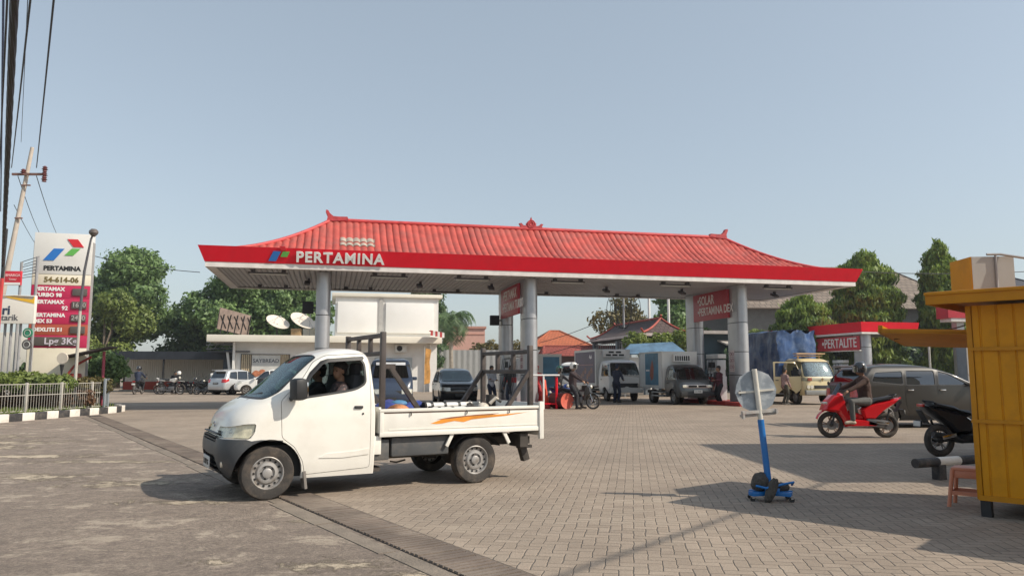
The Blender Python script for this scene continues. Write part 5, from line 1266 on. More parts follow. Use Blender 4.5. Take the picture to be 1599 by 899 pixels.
def rpoly(p, r=.04, n=4):
    """round the corners of a polygon"""
    out = []; m = len(p)
    for i in range(m):
        a, b, c = Vector(p[i - 1]), Vector(p[i]), Vector(p[(i + 1) % m]); d1, d2 = (a - b), (c - b)
        q = min(r, d1.length * .45, d2.length * .45); s_, e = b + d1.normalized() * q, b + d2.normalized() * q
        for k in range(n + 1): t = k / n; out.append(tuple(s_ * (1 - t) ** 2 + b * 2 * t * (1 - t) + e * t * t))
    return out
def grow(p, d):
    c = sum((Vector(q) for q in p), Vector((0, 0))) / len(p); out = []; m = len(p)
    area = sum(p[i][0] * p[(i + 1) % m][1] - p[(i + 1) % m][0] * p[i][1] for i in range(m)); s_ = 1 if area > 0 else -1
    for i in range(m):
        a, b, c_ = Vector(p[i - 1]), Vector(p[i]), Vector(p[(i + 1) % m]); n1 = Vector(((b - a).y, -(b - a).x)).normalized(); n2 = Vector(((c_ - b).y, -(c_ - b).x)).normalized()
        nn = (n1 + n2); nn = nn.normalized() if nn.length > 1e-6 else n1; out.append(tuple(b + nn * d * s_ / max(.5, nn.dot(n1))))
    return out
def cut(*polys):
    """one cutter mesh from prisms: (poly, a, b, axis)"""
    mb = MB()
    for (p, a, b, ax) in polys: mb.prism(p, a, b, ax)
    return mb.mesh('cut')
def circ(cx, cz, r, n=28): return [(cx + r * math.cos(2 * PI * k / n), cz + r * math.sin(2 * PI * k / n)) for k in range(n)]
def wheel(parent, x, y, r, w, style='steel', rim_r=None, m_rim=None, detail=True):
    """wheel (hub mesh) > tyre, rim; y sign gives the outer side"""
    s = 1 if y > 0 else -1; rr = rim_r or r * .62; n = 36 if detail else 20
    hub = MB(); hub.lathe([(0, w * .40 * s), (.045, w * .40 * s), (.05, w * .1 * s), (rr * .6, 0), (rr * .6, -w * .3 * s), (0, -w * .3 * s)], (x, y, r), 'y', 16); h = hub.build('wheel', chassis, parent, recalc=True)
    t = MB(); pr = [(rr, w * .42), (r * .82, w * .52), (r * .95, w * .50), (r, w * .36), (r * .985, w * .18), (r, w * .15), (r, -w * .15), (r * .985, -w * .18), (r, -w * .36), (r * .95, -w * .5), (r * .82, -w * .52), (rr, -w * .42), (rr, w * .42)]
    t.lathe(pr, (x, y, r), 'y', n); t.build('tyre', rubber, h, 40, recalc=True)
    b = MB(); o = s * w
    m_rim = m_rim or steel
    if style == 'steel':
        b.lathe([(rr * 1.0, .40 * o), (rr * .95, .43 * o), (rr * .90, .38 * o), (rr * .86, .22 * o), (rr * .70, .20 * o), (rr * .60, .33 * o), (rr * .46, .36 * o), (rr * .40, .24 * o), (rr * .30, .22 * o), (rr * .29, .42 * o), (rr * .2, .46 * o), (0, .46 * o)], (x, y, r), 'y', 32)
        if detail:
            hb = b.m(1)
            for k in range(14):
                a = 2 * PI * k / 14; hb.lathe([(0, .262 * o), (rr * .068, .262 * o), (rr * .068, .20 * o), (0, .20 * o)], (x + rr * .78 * math.cos(a), y, r + rr * .78 * math.sin(a)), 'y', 8)
            for k in range(5):
                a = 2 * PI * k / 5; hb.lathe([(0, .33 * o), (rr * .05, .33 * o), (rr * .05, .2 * o)], (x + rr * .36 * math.cos(a), y, r + rr * .36 * math.sin(a)), 'y', 6)
        b.build('rim', [m_rim, dark], h, 30, recalc=True)
    else:
        b.lathe([(rr, .42 * o), (rr * .94, .44 * o), (rr * .88, .36 * o), (rr * .9, -.3 * o)], (x, y, r), 'y', 28)
        b.lathe([(0, .36 * o), (rr * .24, .34 * o), (rr * .26, .2 * o), (0, .2 * o)], (x, y, r), 'y', 16)
        k_ = 5 if style == 'alloy' else 6
        for k in range(k_):
            for dq in ((-.17, .17) if style == 'alloy' else (0,)):
                a = 2 * PI * k / k_ + .3; a2 = a + dq; wd = rr * (.15 if style == 'alloy' else .22)
                c1 = Vector((x + rr * .12 * math.cos(a), y + .33 * o, r + rr * .12 * math.sin(a))); c2_ = Vector((x + rr * .92 * math.cos(a2), y + .36 * o, r + rr * .92 * math.sin(a2)))
                m_ = (c1 + c2_) / 2; b.box(m_, ((c2_ - c1).length, .03, wd), (0, -math.atan2(c2_.z - c1.z, c2_.x - c1.x), 0))
        b.build('rim', m_rim, h, 30)
        MB().lathe([(rr * .86, .05 * o), (0, .05 * o)], (x, y, r), 'y', 20).build('brake_disc', chassis, h)
    return h
def plate(parent, M, w, h, s, dk=False):
    b = MB(); b.box((0, 0, 0), (w, h, .012), bev=.003); b.xform(M); o = b.build('number_plate', mat('plate_black', (.03, .03, .03), .5) if dk else mat('plate_white', (.6, .6, .58), .5), parent)
    if s: text('lettering', s, h * .62, M @ Matrix.Translation((0, 0, .008)), white_m if dk else black_m, o, depth=.003, bold=.002)
    return o
def seat(parent, x, y, z, m):
    b = MB(); b.box((x, y, z), (.48, .48, .14), bev=.04); b.box((x - .22, y, z + .32), (.12, .46, .56), (0, -.15, 0), bev=.04); b.box((x - .28, y, z + .66), (.09, .24, .17), (0, -.1, 0), bev=.03); return b.build('seat', m, parent)
# ================================================================ PEOPLE
def ik(a, b, l1, l2, hint):
    a, b, hint = Vector(a), Vector(b), Vector(hint); d = b - a; L = min(d.length, (l1 + l2) * .999); u = d.normalized(); b = a + u * L
    x = (l1 * l1 - l2 * l2 + L * L) / (2 * L); h = math.sqrt(max(0, l1 * l1 - x * x)); p = hint - u * hint.dot(u); p.normalize(); return a + u * x + p * h, b
def solid(caps, vox, name, m, parent, smooth=2):
    """caps: list of (path, radii) or ('b', centre, radii, rot) merged into one continuous skin by remeshing"""
    mb = MB()
    for c in caps:
        if c[0] == 'b': mb.ball(c[1], c[2], 12, c[3] if len(c) > 3 else None)
        else:
            mb.tube(c[0], c[1], 10)
            for p, r in zip(c[0], c[1]): mb.ball(p, r, 10)
    me = mb.mesh('s')
    mods = [('REMESH', dict(mode='VOXEL', voxel_size=vox))]
    if smooth: mods.append(('SMOOTH', dict(factor=.5, iterations=smooth)))
    out = evaluated(me, mods); out.shade_smooth(); out.materials.clear()
    return link_mesh(name, out, m, parent)
cloth_cache = {}
def person(label, loc, rz, pel=(0, 0, .90), lean=0.05, hands=None, feet=None, elbow=None, knee=None, shirt=None, pants=None, shoe=None, helmet=None, vox=.014, head_dir=0.0, head_tilt=0.0, scale=1.0, sleeves=True, group=None, parent=None, hair=True, cap=None, stature_twist=0, beard=False):
    """figure facing local +X; returns the root with one continuous body and clothing children"""
    t = thing('person', label, 'person', loc, rz, group); t.scale = (scale,) * 3
    P = Vector(pel); up = Vector((math.sin(lean), 0, math.cos(lean))); fw = Vector((math.cos(lean), 0, -math.sin(lean)))
    chest = P + up * .30; sh = P + up * .46; neck = P + up * .52; hc = P + up * .70 + fw * .03
    hands = hands or [(.08, .30, P.z - .12), (.08, -.30, P.z - .12)]; feet = feet or [(.0, .11, .08), (.0, -.11, .08)]
    elbow = elbow or [(-.6, .5, -.5), (-.6, -.5, -.5)]; knee = knee or [(1, .1, .1), (1, -.1, .1)]
    body, sc_, pc, shoes = [], [], [], []
    body += [([P + Vector((0, 0, -.02)), P + up * .15, chest, sh - up * .04], [.135, .125, .145, .13]), ([sh - up * .02, neck, neck + up * .09], [.075, .056, .054])]
    for s_ in (1, -1): body.append(('b', chest + Vector((0, s_ * .075, .03)), (.10, .095, .14)))
    hm = rotm(0, lean * .3 + head_tilt, head_dir)
    HM = Matrix.Translation(hc) @ hm
    # head: cranium, jaw, nose, brow, ears
    body += [('b', HM @ Vector((-.01, 0, .04)), (.098, .076, .098), None), ('b', HM @ Vector((.025, 0, -.045)), (.066, .058, .075), None), ('b', HM @ Vector((.052, 0, -.092)), (.026, .03, .02), None), ([HM @ Vector((.080, 0, .012)), HM @ Vector((.104, 0, -.026))], [.012, .016]), ([HM @ Vector((.083, .035, .022)), HM @ Vector((.088, 0, .02)), HM @ Vector((.083, -.035, .022))], [.012, .013, .012]), ([HM @ Vector((.083, .02, -.062)), HM @ Vector((.09, 0, -.06)), HM @ Vector((.083, -.02, -.062))], [.009, .011, .009])]
    for s_ in (1, -1): body.append(('b', HM @ Vector((-.005, s_ * .078, -.008)), (.02, .012, .032), None))
    arms = []
    for i, s_ in enumerate((1, -1)):
        S = sh + Vector((0, s_ * .185, -.01)); E_, W_ = ik(S, hands[i], .285, .255, elbow[i]); arms.append((S, E_, W_))
        body.append(([sh + Vector((0, s_ * .06, 0)), S, E_, W_], [.07, .056, .040, .027]))
        d = (W_ - E_).normalized(); side = d.cross(Vector((0, 0, 1))); side = side.normalized() if side.length > .1 else Vector((0, 1, 0)); nrm = side.cross(d).normalized()
        palm = W_ + d * .05; body.append(([W_, palm, W_ + d * .085], [.025, .032, .030])); 
        for k in range(4):
            q = (k - 1.5) * .021; b0 = W_ + d * .085 + side * q; ln = (.062, .075, .070, .052)[k]
            b1 = b0 + d * ln * .55 - nrm * .012; b2 = b1 + d * ln * .30 - nrm * .03; body.append(([b0, b1, b2], [.0105, .0095, .0085]))
        tb0 = W_ + d * .035 - side * s_ * .024; tb1 = tb0 + d * .035 - side * s_ * .028; body.append(([tb0, tb1, tb1 + d * .03 - nrm * .012], [.0125, .0115, .010]))
        Hh = P + Vector((0, s_ * .09, -.03)); K_, A_ = ik(Hh, feet[i], .43, .42, knee[i])
        body.append(([Hh, K_, A_], [.095, .060, .040]))
        fd = Vector((1, s_ * .12, 0)).normalized(); heel = A_ + Vector((-.03, 0, -.045)); toe = A_ + fd * .17 + Vector((0, 0, -.05))
        body.append(([heel, A_ + fd * .05 + Vector((0, 0, -.035)), toe], [.032, .036, .028]))
        sc_.append(([sh + Vector((0, s_ * .06, 0)), S, E_] + ([W_ - d * .02] if sleeves else []), [.088, .074, .056] + ([.044] if sleeves else [])))
        pc.append(([Hh, K_, A_ + Vector((0, 0, .03))], [.112, .078, .060])); shoes.append(([heel + Vector((0, 0, .0)), A_ + fd * .06 + Vector((0, 0, -.03)), toe], [.043, .046, .037]))
    solid(body, vox * .8, 'body', skin, t, 1)
    eye = MB()
    for s_ in (1, -1): eye.ball(HM @ Vector((.078, s_ * .032, .004)), (.012, .014, .008), 8)
    eye.build('eyes', black_m, t)
    sc_.append(([P + up * .0, P + up * .15, chest, sh - up * .03], [.155, .148, .163, .145])); sc_.append(([sh - up * .03, sh + up * .035], [.10, .075]))
    for s_ in (1, -1): sc_.append(('b', chest + Vector((0, s_ * .08, .02)), (.12, .11, .155)))
    solid(sc_, vox, 'shirt', shirt, t, 2)
    pc.append(('b', P + Vector((-.01, 0, -.01)), (.135, .165, .12))); solid(pc, vox, 'trousers', pants, t, 2)
    if shoe: solid(shoes, vox * .8, 'shoes', shoe, t, 1)
    if helmet is not None:
        h = MB(); h.lathe([(0, .155), (.065, .149), (.115, .115), (.142, .055), (.148, -.01), (.142, -.07), (.132, -.10), (.112, -.10)], (-.012, 0, .035), n=20); h.xform(HM); hb = h.build('helmet', helmet, t)
        v = MB(); v.grid(lambda u, w: (.005 + .156 * math.cos((u - .5) * 2.0), .150 * math.sin((u - .5) * 2.0), .085 - .135 * w), 10, 4); v.xform(HM); v.build('visor', tint, hb)
        pk_ = MB(); pk_.box((.145, 0, .105), (.09, .16, .012), (0, .1, 0), bev=.004); pk_.xform(HM); pk_.build('peak', helmet, hb)
    elif hair:
        hcap = [('b', HM @ Vector((-.030, 0, .068)), (.112, .094, .094), None), ('b', HM @ Vector((-.058, 0, .0)), (.070, .086, .08), None)]
        solid(hcap, .010, 'hair', hair_m if cap is None else cap, t, 1)
    return t
fab = lambda n, c, **k: mat('cloth_' + n, c, .85, var=.15, scale=6, bump=.3, bscale=22, **k)
f_black = fab('black', (.018, .018, .022)); f_navy = fab('navy', (.018, .026, .055)); f_brown = fab('brown', (.055, .028, .02)); f_grey = fab('grey', (.10, .10, .095)); f_red = fab('red', (.40, .025, .03)); f_pale = fab('pale', (.42, .45, .50)); f_jean = fab('jean', (.05, .07, .11)); f_olive = fab('olive', (.075, .07, .055)); f_shoe = fab('shoe', (.03, .026, .024)); f_sand = fab('sandal', (.45, .38, .30))
h_black = mat('helmet_black', (.02, .02, .022), .25, coat=1); h_white = mat('helmet_white', (.7, .69, .65), .25, coat=1)
# ================================================================ HERO: WHITE PICKUP
PA = R(-150.2)
pk_t = thing('pickup_truck', 'white cab over pickup with open bed, orange side flash and black upright racks', 'pickup truck', (-1.972, 10.034, 0), PA)
FWX, RWX, WR = 1.345, -1.29, .298
W = .80
#        z    xf     xr    w    fl   fw   rl   rw
cab = Shell([(.22, 1.68, .10, .775, .22, .30, .02, .02), (.34, 1.81, .10, .80, .26, .34, .02, .02), (.50, 1.86, .10, .815, .29, .33, .02, .02), (.66, 1.85, .10, .82, .30, .33, .02, .02), (.78, 1.81, .10, .82, .32, .34, .02, .02), (.90, 1.765, .10, .82, .34, .36, .02, .02), (1.00, 1.68, .10, .815, .35, .38, .03, .03), (1.075, 1.565, .105, .81, .33, .37, .03, .03),
             (1.16, 1.40, .11, .80, .28, .36, .03, .03), (1.30, 1.23, .12, .775, .25, .32, .04, .04), (1.44, 1.075, .13, .745, .23, .30, .05, .05), (1.56, .94, .145, .71, .22, .29, .06, .06), (1.635, .82, .17, .67, .20, .28, .08, .08), (1.685, .68, .22, .60, .18, .26, .10, .10), (1.712, .56, .30, .48, .14, .22, .10, .10)], 3, .045, .018)
sidewin = rpoly([(1.02, 1.135), (.93, 1.33), (.80, 1.50), (.70, 1.565), (.30, 1.60), (.235, 1.54), (.225, 1.30), (.34, 1.235), (.50, 1.205)], .05)
sw_g = grow(sidewin, .020)
wsh = [(-.67, 1.135), (.67, 1.135), (.70, 1.2), (.615, 1.60), (.52, 1.635), (-.52, 1.635), (-.615, 1.60), (-.70, 1.2)]
ws_cut = cut((rpoly(wsh, .05), .80, 2.2, 'x'))
ws_in = cut((grow(rpoly(wsh, .05), -.002), .80, 2.2, 'x'))
rw_cut = cut((rpoly([(-.52, 1.18), (.52, 1.18), (.5, 1.52), (-.5, 1.52)], .05), -.2, .3, 'x'))
sw_cut = cut((sidewin, -1.2, 1.2, 'y'))
arch = cut((circ(FWX, .30, .375, 36), .45, 1.2, 'y'), (circ(FWX, .30, .375, 36), -1.2, -.45, 'y'))
door_poly = rpoly([(1.225, 1.10), (.985, 1.345), (.84, 1.55), (.70, 1.625), (.22, 1.655), (.165, 1.60), (.165, .30), (.93, .262), (.965, .42), (1.06, .58), (1.205, .69), (1.215, .88)], .035)
dcut = cut((door_poly, -1.2, 1.2, 'y')); dcut_g = cut((grow(door_poly, .006), -1.2, 1.2, 'y'))
bump_poly = [(2.3, .685), (1.60, .685), (1.545, .665), (1.44, .675), (1.2, .66), (1.2, .10), (2.3, .10)]
bcut = cut((bump_poly, -1.3, 1.3, 'y'))
lowtrim = cut(([(1.2, .2), (1.2, .10), (-.1, .10), (-.1, .24)], -1.3, 1.3, 'y'))
glasscol = glass('pickup_glass', (.50, .57, .56), .07)
hl = rpoly([(2.2, .70), (1.86, .70), (1.56, .695), (1.515, .76), (1.50, .845), (1.60, .842), (1.80, .80), (1.90, .745), (2.2, .75)], .02)
hl_cut = cut((hl, .30, 1.3, 'y'), (hl, -1.3, -.30, 'y')); hl_g = cut((grow(hl, .008), .29, 1.3, 'y'), (grow(hl, .008), -1.3, -.29, 'y'))
bodyc = cab.part('cab_body', white_paint, pk_t, diff=[ws_cut, sw_cut, rw_cut, arch, dcut_g, bcut, hl_g])
for s in (1, -1):
    half = cut(([(-3, -1), (3, -1), (3, 3), (-3, 3)], .3 if s > 0 else -2, 2 if s > 0 else -.3, 'y'))
    d_ = cab.part('door', white_paint, pk_t, inter=[dcut, half], diff=[sw_cut, arch], off=.001)
    cab.part('window_trim', black_plastic, d_, inter=[cut((sw_g, -1.2, 1.2, 'y')), half, dcut], diff=[cut((grow(sidewin, -.004), -1.2, 1.2, 'y'))], off=.004, thick=.03)
    if s < 0: cab.part('side_glass', glasscol, d_, inter=[cut((grow(sidewin, .01), -1.2, 1.2, 'y')), half], off=-.012, thick=.006, wn=False)
    MB().box((.315, s * .823, 1.013), (.105, .03, .034), bev=.01).build('door_handle', black_plastic, d_)
    MB().lathe([(0, 0), (.012, 0), (.012, .006), (0, .006)], (.26, s * .822, .935), 'y', 10).build('key_lock', dark, d_)
    cab.part('side_crease', white_paint, d_, inter=[cut((rpoly([(.78, .44), (.70, .485), (.35, .50), (.17, .525), (.17, .455), (.5, .43)], .015), -1.3, 1.3, 'y')), half], off=.010, thick=.02)
    # rain visor over the window
    vis = cab.part('rain_visor', mat('visor_black', (.008, .008, .009), .3), d_, inter=[cut(([(1.0, 1.24), (.895, 1.43), (.765, 1.56), (.68, 1.59), (.24, 1.622), (.225, 1.60), (.24, 1.578), (.66, 1.548), (.74, 1.52), (.865, 1.39), (.97, 1.22)], -1.2, 1.2, 'y')), half], off=.012, thick=.010)
    # mirror
    m_ = MB(); m_.box((0, 0, 0), (.15, .19, .25), bev=.05); m_.xform(Matrix.Translation((1.07, s * .945, 1.235)) @ rotm(0, .05, s * .25)); mo = m_.build('mirror', black_plastic, pk_t)
    MB().tube([(1.12, s * .80, 1.13), (1.13, s * .86, 1.12), (1.11, s * .92, 1.15)], .022, 8).build('mirror_arm', black_plastic, mo)
    MB().box((.99, s * .945, 1.235), (.01, .11, .16), (0, .05, s * .25), bev=.01).build('mirror_glass', chrome, mo)
    cab.part('headlight_housing', mat('housing_cream', (.85, .81, .68), .4, .0, var=.25, scale=16), pk_t, inter=[cut((hl, .30 if s > 0 else -1.3, 1.3 if s > 0 else -.30, 'y'))], off=-.03, thick=.01)
    L_ = cab.part('headlight', glass('lens_glass', (.95, .94, .90), .04, .06, fr=.25), pk_t, inter=[cut((hl, .30 if s > 0 else -1.3, 1.3 if s > 0 else -.30, 'y'))], off=.002, thick=.008)
    MB().ball((1.70, s * .60, .755), (.05, .05, .045), 12).build('bulb_reflector', clear_lens, L_)
    MB().lathe([(0, 0), (.055, 0), (.05, .03), (0, .04)], (1.795, s * .60, .42), 'x', 14).build('fog_lamp', clear_lens, pk_t)
    MB().box((.93, s * .74, .20), (.03, .16, .2), (0, .12, 0)).build('mud_flap', mat('flap_grey', (.22, .2, .18), .7), pk_t)
cab.part('windshield', glass('shield_glass', (.48, .58, .57), .06), pk_t, inter=[cut((grow(rpoly(wsh, .05), .012), .80, 2.2, 'x'))], off=-.010, thick=.006, wn=False)
cab.part('rear_window', glasscol, pk_t, inter=[cut((rpoly([(-.53, 1.17), (.53, 1.17), (.51, 1.53), (-.51, 1.53)], .05), -.2, .3, 'x'))], off=-.010, thick=.006, wn=False)
cab.part('windshield_seal', black_plastic, pk_t, inter=[cut((grow(rpoly(wsh, .05), .016), .80, 2.2, 'x'))], diff=[ws_in], off=.003, thick=.02)
gr = cut((rpoly([(-.42, .30), (.42, .30), (.46, .40), (.40, .50), (-.40, .50), (-.46, .40)], .03), 1.5, 2.3, 'x')); ug = cut((rpoly([(-.44, .64), (.44, .64), (.38, .76), (-.38, .76)], .02), 1.5, 2.3, 'x'))
bmp = cab.part('front_bumper', grey_plastic, pk_t, inter=[bcut], diff=[arch, gr, ug], off=.022, thick=.04)
mb = MB()
for k in range(4): mb.box((1.825, 0, .325 + k * .05), (.05, .86, .016), bev=.004)
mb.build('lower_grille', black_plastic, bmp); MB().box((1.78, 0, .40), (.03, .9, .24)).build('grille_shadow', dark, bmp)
mb = MB()
for k in range(3): mb.box((1.845, 0, .66 + k * .036), (.04, .82, .014), bev=.004)
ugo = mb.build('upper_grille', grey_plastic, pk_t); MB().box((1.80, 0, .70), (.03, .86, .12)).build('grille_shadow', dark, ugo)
mb = MB(); mb.tube([(.042 * math.cos(a) + 0, 0, .028 * math.sin(a)) for a in np.linspace(0, 2 * PI, 17)[:-1]], .006, 5, closed=True); mb.xform(Matrix.Translation((1.815, 0, .82)) @ rotm(0, -.4, PI / 2)); mb.build('emblem', chrome, pk_t)
plate(pk_t, frame((1.90, .10, .40), (0, 1, 0)), .42, .135, 'L 9127 BG')
mb = MB(); mb.tube([(1.50, -.35, 1.10), (1.40, -.2, 1.14), (1.35, .35, 1.185)], .011, 6); mb.tube([(1.50, .25, 1.10), (1.40, .35, 1.13), (1.28, .60, 1.175)], .011, 6); mb.build('wiper', black_plastic, pk_t)
mb = MB(); mb.box((1.44, 0, 1.09), (.14, 1.15, .02), (0, .5, 0)); mb.build('cowl', black_plastic, pk_t)
seatm = fab('seat', (.05, .05, .055))
seat(pk_t, .50, .36, .80, seatm); seat(pk_t, .50, -.36, .80, seatm)
mb = MB(); mb.box((1.16, 0, .98), (.38, 1.35, .22), bev=.05); mb.build('dashboard', black_plastic, pk_t); MB().box((.75, 0, .42), (1.25, 1.45, .36)).build('cab_floor', dark, pk_t)
mb = MB(); mb.tube([(.17 * math.cos(a), .17 * math.sin(a), 0) for a in np.linspace(0, 2 * PI, 21)[:-1]], .014, 6, closed=True); mb.tube([(-.17, 0, 0), (.17, 0, 0)], .012, 6); mb.tube([(0, 0, 0), (0, 0, -.3)], .02, 6); mb.xform(Matrix.Translation((1.02, -.36, 1.14)) @ rotm(0, R(-50), 0)); mb.build('steering_wheel', black_plastic, pk_t)
mb = MB()
for (x, y, z, a, b) in ((1.20, .25, 1.13, .16, .10), (1.14, .42, 1.14, .14, .12), (1.22, -.1, 1.12, .2, .14)): mb.box((x, y, z), (a, b, .03), (.2, -.3, .4))
mb.build('dashboard_papers', mat('paper', (.6, .62, .6), .7, var=.3, scale=20), pk_t)
mb = MB(); mb.box((.86, .12, 1.50), (.02, .14, .12), (0, -.6, 0)); mb.build('sticker', mat('sticker_red', (.5, .12, .1), .6, var=.5, scale=20), pk_t)
st_ = MB()
for (x, y, z, s_) in ((1.11, .34, 1.37, .09), (.97, .30, 1.49, .07)): st_.box((x, y, z), (.004, s_, s_ * .8), (0, R(-48), 0))
st_.build('windshield_stickers', mat('sticker_pale', (.5, .55, .5), .6, var=.6, scale=25), pk_t)
for (x, y) in ((FWX, .70), (FWX, -.70), (RWX, .69), (RWX, -.69)): wheel(pk_t, x, y, WR, .17, 'steel', .186)
# bed
wp2 = white_paint
bed = MB(); zt, zb = .975, .655; xf, xr = .055, -2.27
bed.box(((xf + xr) / 2, 0, .675), (xf - xr, 1.60, .04)); bedo = bed.build('bed_floor', mat('bed_floor_dark', (.10, .095, .09), .7, var=.2), pk_t)
for s in (1, -1):
    b = MB(); b.box(((xf + xr) / 2, s * .812, (zt + zb) / 2), (xf - xr - .02, .030, zt - zb), bev=.006)
    b.box(((xf + xr) / 2, s * .815, zt - .012), (xf - xr, .055, .04), bev=.008); b.box(((xf + xr) / 2, s * .824, zb + .02), (xf - xr - .01, .03, .055), bev=.006)
    b.box((xf - .03, s * .824, (zt + zb) / 2), (.05, .026, zt - zb - .01), bev=.005)
    b.box(((xf + xr) / 2 - .02, s * .8285, zb + .075), (xf - xr - .2, .008, .012))
    sp_ = b.build('side_panel', wp2, pk_t)
    MB().box(((xf + xr) / 2, s * .8285, zt - .040), (xf - xr - .12, .006, .012)).build('rail_shadow_gap', mat('rust_shade_line', (.10, .05, .03), .9, var=.4, scale=20), sp_)  # rust brown strip painting the shade under the top rail
    hk = MB()
    for q in (-.35, -1.12, -1.75): hk.tube([(q, s * .835, zt - .03), (q, s * .85, zt - .055), (q, s * .838, zt - .08)], .008, 6)
    hk.build('rope_hook', chassis, sp_)
    f1 = MB(); f1.prism([(-.62, .79), (-.80, .845), (-1.05, .862), (-1.4, .872), (-1.75, .882), (-2.03, .897), (-1.70, .858), (-1.45, .843), (-1.20, .825), (-1.08, .795), (-.95, .812), (-.86, .80), (-.78, .786), (-.70, .782)], s * .8275, s * .8300, 'y')
    f1.build('orange_flash', mat('flash_orange', (.72, .27, .035), .4, var=.3, scale=3), sp_)
    f2 = MB(); f2.prism([(-.70, .835), (-.9, .862), (-1.3, .885), (-1.6, .893), (-1.5, .878), (-1.1, .862), (-.9, .842)], s * .8275, s * .8303, 'y'); f2.build('brown_flash', mat('flash_brown', (.25, .10, .05), .4, var=.3, scale=5), sp_)
    # rear wheel arch stays, guards
    a_ = MB(); a_.box((-.90, s * .80, .585), (.045, .03, .20), (0, R(-28), 0), bev=.004); a_.box((-1.72, s * .80, .585), (.045, .03, .20), (0, R(28), 0), bev=.004); a_.build('arch_stay', wp2, pk_t)
    MB().grid(lambda u, v: (RWX + .385 * math.cos(R(28) + u * R(124)), s * (.60 + .21 * v), .30 + .355 * math.sin(R(28) + u * R(124))), 14, 2).build('rear_mudguard', black_plastic, pk_t)
b = MB(); b.box((xr + .005, 0, (zt + zb) / 2 - .02), (.035, 1.66, zt - zb + .12), bev=.008); b.box((xr - .01, 0, zt - .01), (.05, 1.68, .045), bev=.008)
tg = b.build('tailgate', wp2, pk_t)
for s in (1, -1): MB().box((xr + .02, s * .832, .785), (.065, .05, .50), bev=.008).build('rear_corner_post', wp2, pk_t)
MB().box((.04, 0, .84), (.03, 1.6, .33)).build('front_board', wp2, pk_t)
# chassis, tank, spare bits
mb = MB()
for s in (1, -1): mb.box((-1.0, s * .40, .50), (2.5, .07, .11)); mb.box((.75, s * .45, .36), (1.2, .07, .1))
mb.box((-2.2, 0, .5), (.08, 1.1, .1)); mb.box((-.45, 0, .5), (.08, .9, .1)); mb.tube([(RWX, -.65, .30), (RWX, .65, .30)], .045, 8); mb.ball((RWX, 0, .30), (.13, .15, .13), 12); mb.tube([(.4, 0, .42), (RWX, 0, .33)], .035, 8)
mb.tube([(FWX, -.65, .28), (FWX, .65, .28)], .04, 8); mb.build('chassis', chassis, pk_t)
mb = MB(); mb.box((-.52, .66, .515), (.78, .20, .24), bev=.03); mb.build('side_box', mat('tank_grey', (.075, .08, .085), .6, var=.15, dirt=(.2, .17, .14), dirt_amt=.6, dscale=4), pk_t)
mb = MB(); mb.box((.0, .66, .49), (.20, .22, .25), bev=.02); mb.build('battery_box', MATS['tank_grey'], pk_t)
mb = MB(); mb.box((.065, .76, .55), (.10, .08, .22), bev=.01); mb.build('cab_step_white', wp2, pk_t)
mb = MB(); mb.box((-.5, .50, .38), (1.5, .06, .05)); mb.tube([(-.2, .55, .32), (-.3, .5, .30), (-.4, .55, .33)], .012, 6); mb.box((-2.02, .62, .52), (.12, .3, .18)); mb.box((-2.1, .60, .36), (.10, .10, .26), (0, .3, 0), bev=.01); mb.box((-2.12, .60, .42), (.22, .06, .04)); mb.build('underbody_bits', chassis, pk_t)
MB().box((.45, 0, .25), (.95, 1.35, .05)).build('floor_pan', chassis, pk_t)
# racks
rk = mat('rack_brown_black', (.045, .035, .032), .55, var=.25, scale=5, dirt=(.16, .12, .10), dirt_amt=.6, dscale=6)
def rack(x, zt_, zm, posts, label):
    b = MB()
    for y in posts: b.box((x, y, (.68 + zt_) / 2), (.066, .066, zt_ - .68), bev=.01)
    y0_, y1_ = min(posts), max(posts)
    for z in zm: b.box((x, (y0_ + y1_) / 2, z), (.05, y1_ - y0_, .055), bev=.008)
    for k in (1, 2):
        y = y0_ + (y1_ - y0_) * k / 3; b.box((x, y, (zm[0] + zm[1]) / 2), (.05, .06, zm[1] - zm[0]), bev=.006)
    return b.build('rack', rk, pk_t)
r1 = rack(-.02, 1.93, (1.66, 1.885), (-.70, .70), 'front'); r2 = rack(-2.16, 1.80, (1.44, 1.71), (-.70, .70), 'rear')
for s in (.70, -.70):
    MB().box((-.40, s, 1.11), (1.00, .055, .055), (0, R(-54), 0)).build('rack_brace', rk, pk_t)
    MB().box((-1.88, s, 1.08), (.90, .055, .055), (0, R(54), 0)).build('rack_brace', rk, pk_t)
    MB().box((-.10, s, 1.50), (.16, .06, .06)).build('rack_arm', rk, pk_t)
# load: separate things lying in the bed
def inbed(o, x, y, z, rz=0): M = Matrix.Translation((-1.972, 10.034, 0)) @ rotm(0, 0, PA) @ Matrix.Translation((x, y, z)) @ rotm(0, 0, rz); o.matrix_world = M; return o
def heap(name, label, cat, dims, m, seed, n=14, bump=.25):
    mb = MB(); mb.ball((0, 0, 0), dims, 22); r_ = random.Random(seed); ph = [r_.uniform(0, 6) for _ in range(6)]
    for v in mb.bm.verts:
        d = v.co; k = 1 + bump * (math.sin(d.x * 13 + ph[0]) * math.sin(d.y * 11 + ph[1]) + .6 * math.sin(d.z * 23 + ph[2] + d.x * 17)); v.co = Vector((d.x * k, d.y * k, max(-dims[2] * .6, d.z * k)))
    return props(mb.build(name, m, angle=60), label, cat)
inbed(heap('tarpaulin', 'crumpled blue tarpaulin bundle at the front of the pickup bed', 'tarpaulin', (.40, .45, .16), mat('tarp_royal', (.03, .05, .25), .5, var=.5, scale=7, bump=.8, bscale=9), 3), -.45, .1, .88)
